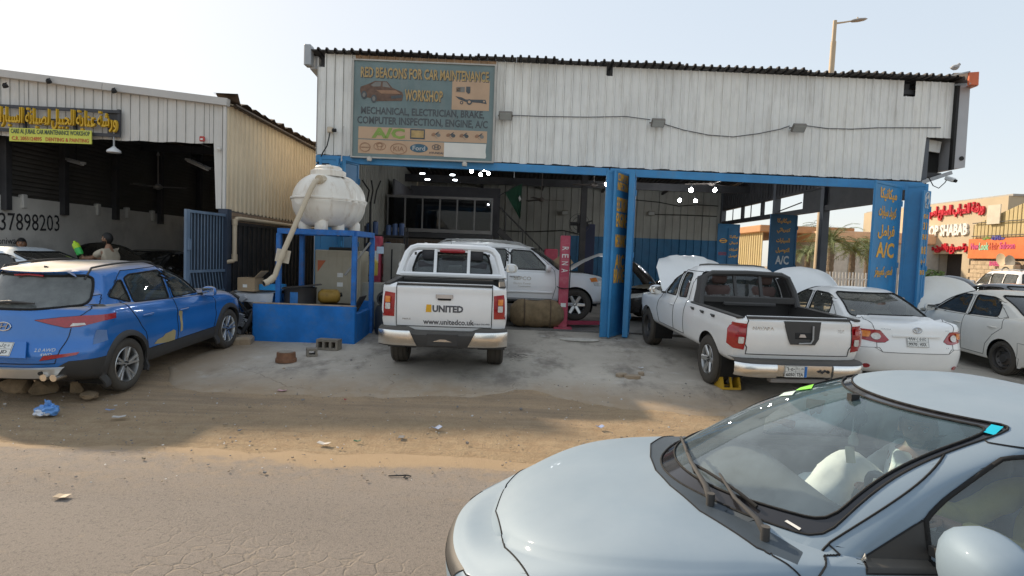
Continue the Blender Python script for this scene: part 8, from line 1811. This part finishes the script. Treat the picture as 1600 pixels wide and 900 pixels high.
def head(parent, M, beard=True, sc=1.):
    g = head_grid(sc); f = lambda rows: [[M @ p for p in r_] for r_ in rows]; b = MB().grid(f(g), closed=True)
    for sg in (1, -1): b.box(M @ Vector((-.005 * sc, sg * .082 * sc, -.008 * sc)), (.035 * sc, .018 * sc, .06 * sc), M.to_3x3(), bev=.008)
    b.build('head', SKIN, parent, 60)
    b = MB(); h = head_grid(sc, .012)
    for i in range(24):
        for k in range(32):
            ph = 2 * math.pi * (k + .5) / 32; c = g[i][k] / sc; front = math.cos(ph)
            lim = .060 if front > .1 else (.0 if front > -.35 else -.075)
            if c.z > lim: b.add([M @ h[i][k], M @ h[i][(k + 1) % 32], M @ h[i + 1][(k + 1) % 32], M @ h[i + 1][k]], [(0, 1, 2, 3)])
    b.build('hair', HAIR, parent, 70)
    if beard:
        b = MB(); h = head_grid(sc, .004)
        for i in range(23):
            for k in range(32):
                ph = 2 * math.pi * (k + .5) / 32; c = g[i][k] / sc
                if math.cos(ph) > -.1 and c.z < (-.035 if abs(c.y) > .035 else -.048) and not (abs(c.y) < .024 and -.075 < c.z < -.055): b.add([M @ h[i][k], M @ h[i][(k + 1) % 32], M @ h[i + 1][(k + 1) % 32], M @ h[i + 1][k]], [(0, 1, 2, 3)])
        b.build('beard', HAIR, parent, 70)
    for sg in (1, -1):
        e = MB(); p = M @ Vector((.078 * sc, sg * .031 * sc, .006 * sc)); q = M.to_3x3() @ Vector((.012 * sc, 0, 0)); e.cyl(p, p + q, .012 * sc, 10, .007 * sc, m=0); e.cyl(p + q, p + q * 1.1, .006 * sc, 8, m=1); e.build('eye', [EYEW, HAIR], parent)
        MB().box(M @ Vector((.094 * sc, sg * .031 * sc, .028 * sc)), (.008, .034 * sc, .007), M.to_3x3()).build('eyebrow', HAIR, parent)
    MB().box(M @ Vector((.098 * sc, 0, -.065 * sc)), (.008, .042 * sc, .012 * sc), M.to_3x3(), bev=.004).build('mouth', LIP, parent)
def hand_nodes(N_, E_, pre, wrist, d, nrm, curl=.9, at_='wrist'):
    d = Vector(d).normalized(); n = Vector(nrm).normalized(); s = d.cross(n).normalized(); w_ = Vector(wrist)
    N_[pre + 'palm'] = (w_ + d * .06, (.034, .018)); E_.append((at_, pre + 'palm'))
    for i, (o, L_) in enumerate(((-.026, .065), (-.009, .075), (.009, .07), (.025, .055))):
        p = w_ + d * .095 + s * o; N_[pre + 'k%d' % i] = (p, .0095); E_.append((pre + 'palm', pre + 'k%d' % i)); a = 0; prev = pre + 'k%d' % i
        for j in range(3):
            a += curl * (.35 + .12 * j); p = p + (d * math.cos(a) - n * math.sin(a)) * L_ * (.45, .32, .23)[j]; N_[pre + 'f%d%d' % (i, j)] = (p, .0085 - .001 * j); E_.append((prev, pre + 'f%d%d' % (i, j))); prev = pre + 'f%d%d' % (i, j)
    p = w_ + d * .045 - s * .035; N_[pre + 't0'] = (p, .011); E_.append((pre + 'palm', pre + 't0')); q = p + (d * .7 - s * .6 - n * .4).normalized() * .038; N_[pre + 't1'] = (q, .010); E_.append((pre + 't0', pre + 't1')); N_[pre + 't2'] = (q + (d * .9 - n * .5).normalized() * .03, .008); E_.append((pre + 't1', pre + 't2'))
def person(label, loc, rz, joints, shirt, sleeves='short', legs=None, headM=None, beard=True, curl=(.9, .9), hn=((0, 0, 1), (0, 0, 1)), lg=1.0):
    t = thing('person', label, 'person', loc, rz, 'people'); J = {k: Vector(v) for k, v in joints.items()}
    N_ = {'pelvis': (J['pelvis'], .12), 'waist': (J['pelvis'].lerp(J['chest'], .45), .115), 'chest': (J['chest'], .125), 'neckb': (J['neck'], .06), 'neckt': (J['neck'] + (J['head'] - J['neck']) * .55, .052)}
    E_ = [('pelvis', 'waist'), ('waist', 'chest'), ('chest', 'neckb'), ('neckb', 'neckt')]
    for s_ in 'LR':
        N_['sh' + s_] = (J['sh' + s_], .062); N_['el' + s_] = (J['el' + s_], .042); N_['wr' + s_] = (J['wr' + s_], .028); E_ += [('chest', 'sh' + s_), ('sh' + s_, 'el' + s_), ('el' + s_, 'wr' + s_)]
        i = 'LR'.index(s_); hand_nodes(N_, E_, s_, J['wr' + s_], J['wr' + s_] - J['el' + s_], hn[i], curl[i], 'wr' + s_)
        if 'hip' + s_ in J:
            N_['hip' + s_] = (J['hip' + s_], .10); N_['kn' + s_] = (J['kn' + s_], .062); N_['an' + s_] = (J['an' + s_], .042); N_['to' + s_] = (J['an' + s_] + Vector((.17, 0, -.04)), .035); E_ += [('pelvis', 'hip' + s_), ('hip' + s_, 'kn' + s_), ('kn' + s_, 'an' + s_), ('an' + s_, 'to' + s_)]
    link('body', skin_mesh(N_, E_), SKIN, t, 60); grow = .018
    Sn = {k: (N_[k][0], N_[k][1] + grow) for k in ('pelvis', 'waist', 'chest', 'shL', 'shR')}; Sn['collar'] = (J['chest'].lerp(J['neck'], .75), .078); SE = [('pelvis', 'waist'), ('waist', 'chest'), ('chest', 'collar'), ('chest', 'shL'), ('chest', 'shR')]
    for s_ in 'LR':
        if sleeves == 'short': Sn['sl' + s_] = (J['sh' + s_].lerp(J['el' + s_], .72), .066); SE.append(('sh' + s_, 'sl' + s_))
        else: Sn['el' + s_] = (J['el' + s_], .064); Sn['cf' + s_] = (J['el' + s_].lerp(J['wr' + s_], .92), .048); SE += [('sh' + s_, 'el' + s_), ('el' + s_, 'cf' + s_)]
    me = skin_mesh(Sn, SE, 3); n = len(me.vertices)
    for v in me.vertices: v.co += v.normal * (.010 * noise.noise(v.co * 9) + .006 * noise.noise(v.co * 22))
    link('shirt', me, shirt, t, 60)
    if legs:
        Ln = {'pelvis': (J['pelvis'], .135)}; LE = []
        for s_ in 'LR': Ln['hip' + s_] = (J['hip' + s_], .118); Ln['kn' + s_] = (J['kn' + s_], .085 * lg); Ln['an' + s_] = (J['kn' + s_].lerp(J['an' + s_], .9), .07 * lg * lg); LE += [('pelvis', 'hip' + s_), ('hip' + s_, 'kn' + s_), ('kn' + s_, 'an' + s_)]
        me = skin_mesh(Ln, LE, 3)
        for v in me.vertices: v.co += v.normal * (.016 * noise.noise(v.co * 7) + .012 * noise.noise(Vector((v.co.x * 24, v.co.y * 24, v.co.z * 7))))
        link('trousers', me, legs, t, 60)
    head(t, Matrix.Translation(J['head']) @ (headM or Matrix()), beard); return t
st_ = dict(pelvis=(0, 0, .98), chest=(.05, 0, 1.32), neck=(.06, 0, 1.50), head=(.09, 0, 1.69), shL=(.06, .18, 1.43), shR=(.06, -.18, 1.43), elL=(.27, .20, 1.28), elR=(.25, -.16, 1.26), wrL=(.50, .12, 1.28), wrR=(.48, -.06, 1.30), hipL=(0, .1, .92), hipR=(0, -.1, .92), knL=(.03, .11, .5), knR=(.03, -.11, .5), anL=(0, .11, .07), anR=(0, -.11, .07))
TSH = pm('beige_cotton', (.52, .44, .33), .9, var=.1); DKT = pm('dark_trousers', (.03, .03, .04), .9)
pz = at(174, 372, 12.25)
person('bearded man in a beige t-shirt reaching out with a green bottle', (pz.x, 12.25, FL), R(172), st_, TSH, legs=DKT, headM=Matrix.Rotation(.12, 4, 'Z'), curl=(1.3, .5), hn=((0, -1, 0), (0, 0, 1)))
pb = at(121, 388, 12.0); t = thing('green_bottle', 'bright green and yellow bottle held out by the man in beige', 'bottle', pb, 0); M = Matrix.Rotation(-.45, 4, 'Y'); MB().lathe([(.001, -.14), (.06, -.14), (.065, -.1), (.065, .0)], 16, M).build('lower_half', pm('bottle_green', (.05, .5, .10), .35), t, 40); MB().lathe([(.066, .0), (.066, .08), (.05, .11), (.025, .13), (.02, .16), (.001, .16)], 16, M).build('upper_half', pm('bottle_lime', (.45, .68, .02), .35), t, 40)
p2 = at(35, 383, 12.6); st2 = dict(st_); st2.update(elL=(.1, .24, 1.15), elR=(.12, -.24, 1.15), wrL=(.3, .2, 1.0), wrR=(.3, -.18, 1.0), head=(.09, 0, 1.68))
person('short haired man standing behind the silver saloon roof', (p2.x, 12.6, FL - .16), R(-60), st2, pm('grey_cotton', (.12, .13, .15), .9), legs=DKT, beard=False)

# ---------------------------------------------------------------- silver saloon passing close to the camera
KX, KY = 4.27, 2.92
K = thing('silver_car', 'silver saloon with two men inside passing close in front of the workshop', 'car', (KX, KY, .0), R(180))
SPK = saloon(K, SILVER, res=3, liner=pm('light_trim', (.44, .44, .42), .85), seatm=pm('grey_seat', (.24, .245, .24), .9), badge=False, glass=GLASSF, tint=GLASSF)
def khit(px, py, off=.0):
    d = ray(px, py); o = Vector((KX - CAM_POS.x, KY - CAM_POS.y, CAM_POS.z)); dd = Vector((-d.x, -d.y, d.z)); h = SPK['bvh'].ray_cast(o, dd.normalized())
    if h[0] is None:
        h = min((SPK['bvh'].find_nearest(o + dd.normalized() * k * .05) for k in range(20, 110)), key=lambda q: q[3])
    n = h[1] if h[1].dot(dd) < 0 else -h[1]; return h[0] + n * off
for ch in list(K.children):
    if ch.name.split('.')[0] in ('mirror',): [bpy.data.objects.remove(c_) for c_ in list(ch.children)]; bpy.data.objects.remove(ch)
for sg in (1,): mirror(K, 2.67, sg * .82, 1.05, SILVER, sg, sc=1.68)
DSH = pm('dashboard_grey', (.12, .13, .135), .8, var=.1, bump=.1, bscale=150)
rows = []
for x, z in ((3.28, .95), (3.05, .965), (2.85, .955), (2.70, .91), (2.62, .80), (2.62, .62)): rows.append([(x - .10 * (abs(y) / .66) ** 2 * (x > 3), y, z + (.035 * math.exp(-((y - .36) / .16) ** 2) if x < 3.0 and z > .85 else 0)) for y in np.linspace(-.68, .68, 17)])
MB().grid(rows).build('dashboard', DSH, K, 50)
MB().box((2.45, 0, .55), (.9, .22, .3), bev=.05).build('centre_console', DSH, K, 50)
steering(K, 2.54, .36, .95, DSH)
for sg in (1, -1):
    MB().box((2.2, sg * .72, .72), (1.6, .06, .4), bev=.02).build('door_trim', pm('grey_trim', (.16, .165, .165)), K)
    b = MB(); b.bar((1.98, sg * .66, .95), (1.94, sg * .60, 1.36), .09, .05, bev=.01); b.build('pillar_trim', pm('pillar_cream', (.40, .40, .34), .8), K)
MB().box((2.52, -.02, 1.31), (.05, .24, .075), Matrix.Rotation(-.35, 3, 'Z'), bev=.02).box((2.56, 0, 1.37), (.04, .04, .08)).build('inside_mirror', DARK, K, 50)
tagm = pm('pale_yellow_tag', (.62, .60, .40), .5); t = thing('hanging_tag', 'pale yellow scent bottle and tag hanging from the mirror of the silver car', 'air freshener', (KX - 2.55, KY - .0, 1.13), R(180))
MB().cyl((0, 0, .04), (0, 0, .19), .003, 5).build('string', CWH, t); MB().lathe([(.001, 0), (.022, .0), (.024, .03), (.012, .05), (.01, .065), (.001, .065)], 12, Matrix.Translation((0, .01, .03))).build('bottle', pm('pale_glass', (.5, .55, .45), .2), t, 40); MB().box((0, -.01, -.03), (.012, .07, .08), Matrix.Rotation(.3, 3, 'X'), bev=.003).build('tag', tagm, t)
for pts, nm, m_ in ((((1536, 676), (1549, 664), (1568, 668), (1554, 681)), 'cyan_sticker', pm('cyan_vinyl', (.0, .45, .60), .4)), (((1243, 611), (1250, 605), (1272, 601), (1268, 608)), 'green_sticker', pm('green_vinyl', (.25, .75, .05), .4)), (((1217, 620), (1225, 613), (1244, 611), (1238, 618)), 'white_sticker', pm('pale_vinyl', (.55, .68, .62), .5)), (((1226, 815), (1230, 813), (1252, 826), (1249, 829)), 'serial_plate', CWH)):
    MB().add([khit(*q, .0035) for q in pts], [(0, 1, 2, 3)]).build(nm, m_, K)
def wiper(pa, pm_, pb_, b0, b1):
    o = sub('wiper', K); A_, Mi, B_ = khit(*pa, .035), khit(*pm_, .05), khit(*pb_, .03)
    MB().tube([A_ + Vector((0, 0, -.01)), A_.lerp(Mi, .25) + Vector((0, 0, .012)), Mi, B_], [.018, .014, .010, .006], 8, sq=.6).build('wiper_arm', PLASTIC, o, 50); MB().cyl(A_ - Vector((0, 0, .05)), A_ + Vector((0, 0, .018)), .018, 12).build('pivot', PLASTIC, o, 40)
    q0, q1 = khit(*b0, .014), khit(*b1, .014); mid = khit((b0[0] + b1[0]) / 2, (b0[1] + b1[1]) / 2, .02); MB().tube([q0, q0.lerp(mid, .5) + Vector((0, 0, .008)), mid + Vector((0, 0, .008)), mid.lerp(q1, .5) + Vector((0, 0, .008)), q1], .008, 6).build('blade', SEAM, o, 50)
wiper((1112, 788), (1086, 735), (1068, 690), (1066, 688), (1088, 742)); wiper((1194, 842), (1153, 790), (1128, 748), (1081, 727), (1184, 795))
# two men in the car
WTH = pm('white_thobe', (.84, .86, .84), .85, var=.06); OLV = pm('olive_shirt', (.60, .50, .17), .9, var=.12)
J1 = dict(pelvis=(2.02, -.34, .60), chest=(2.08, -.27, .94), neck=(2.05, -.26, 1.07), head=(2.06, -.24, 1.19), shL=(2.17, -.10, 1.01), shR=(2.0, -.44, 1.0), elL=(2.26, -.02, .85), elR=(2.16, -.55, .80), wrL=(2.44, .05, .94), wrR=(2.36, -.50, .82), hipL=(2.06, -.26, .56), hipR=(2.06, -.42, .56), knL=(2.42, -.26, 1.0), knR=(2.46, -.44, .80), anL=(2.66, -.24, .55), anR=(2.78, -.44, .40))
def seated(lab, J, shirt, legs, sleeves, hm, beard=True, lg=1.0):
    return person(lab, (KX, KY, 0), R(180), J, shirt, sleeves=sleeves, legs=legs, headM=hm, beard=beard, curl=(.8, .8), lg=lg)
seated('bearded passenger in a white thobe slouched with one knee raised', J1, WTH, WTH, 'long', Matrix.Rotation(.95, 4, 'Z'), lg=1.42)
J2 = dict(pelvis=(1.92, .36, .60), chest=(1.80, .37, .92), neck=(1.78, .37, 1.10), head=(1.82, .37, 1.27), shL=(1.84, .56, 1.04), shR=(1.82, .18, 1.04), elL=(2.14, .60, .88), elR=(2.10, .14, .86), wrL=(2.38, .46, .96), wrR=(2.36, .26, .96), hipL=(2.02, .44, .56), hipR=(2.02, .28, .56), knL=(2.42, .46, .68), knR=(2.42, .26, .68), anL=(2.76, .44, .34), anR=(2.78, .26, .34))
seated('driver in an olive shirt leaning towards the steering wheel', J2, OLV, DKT, 'long', Matrix.Rotation(-.1, 4, 'Z'))
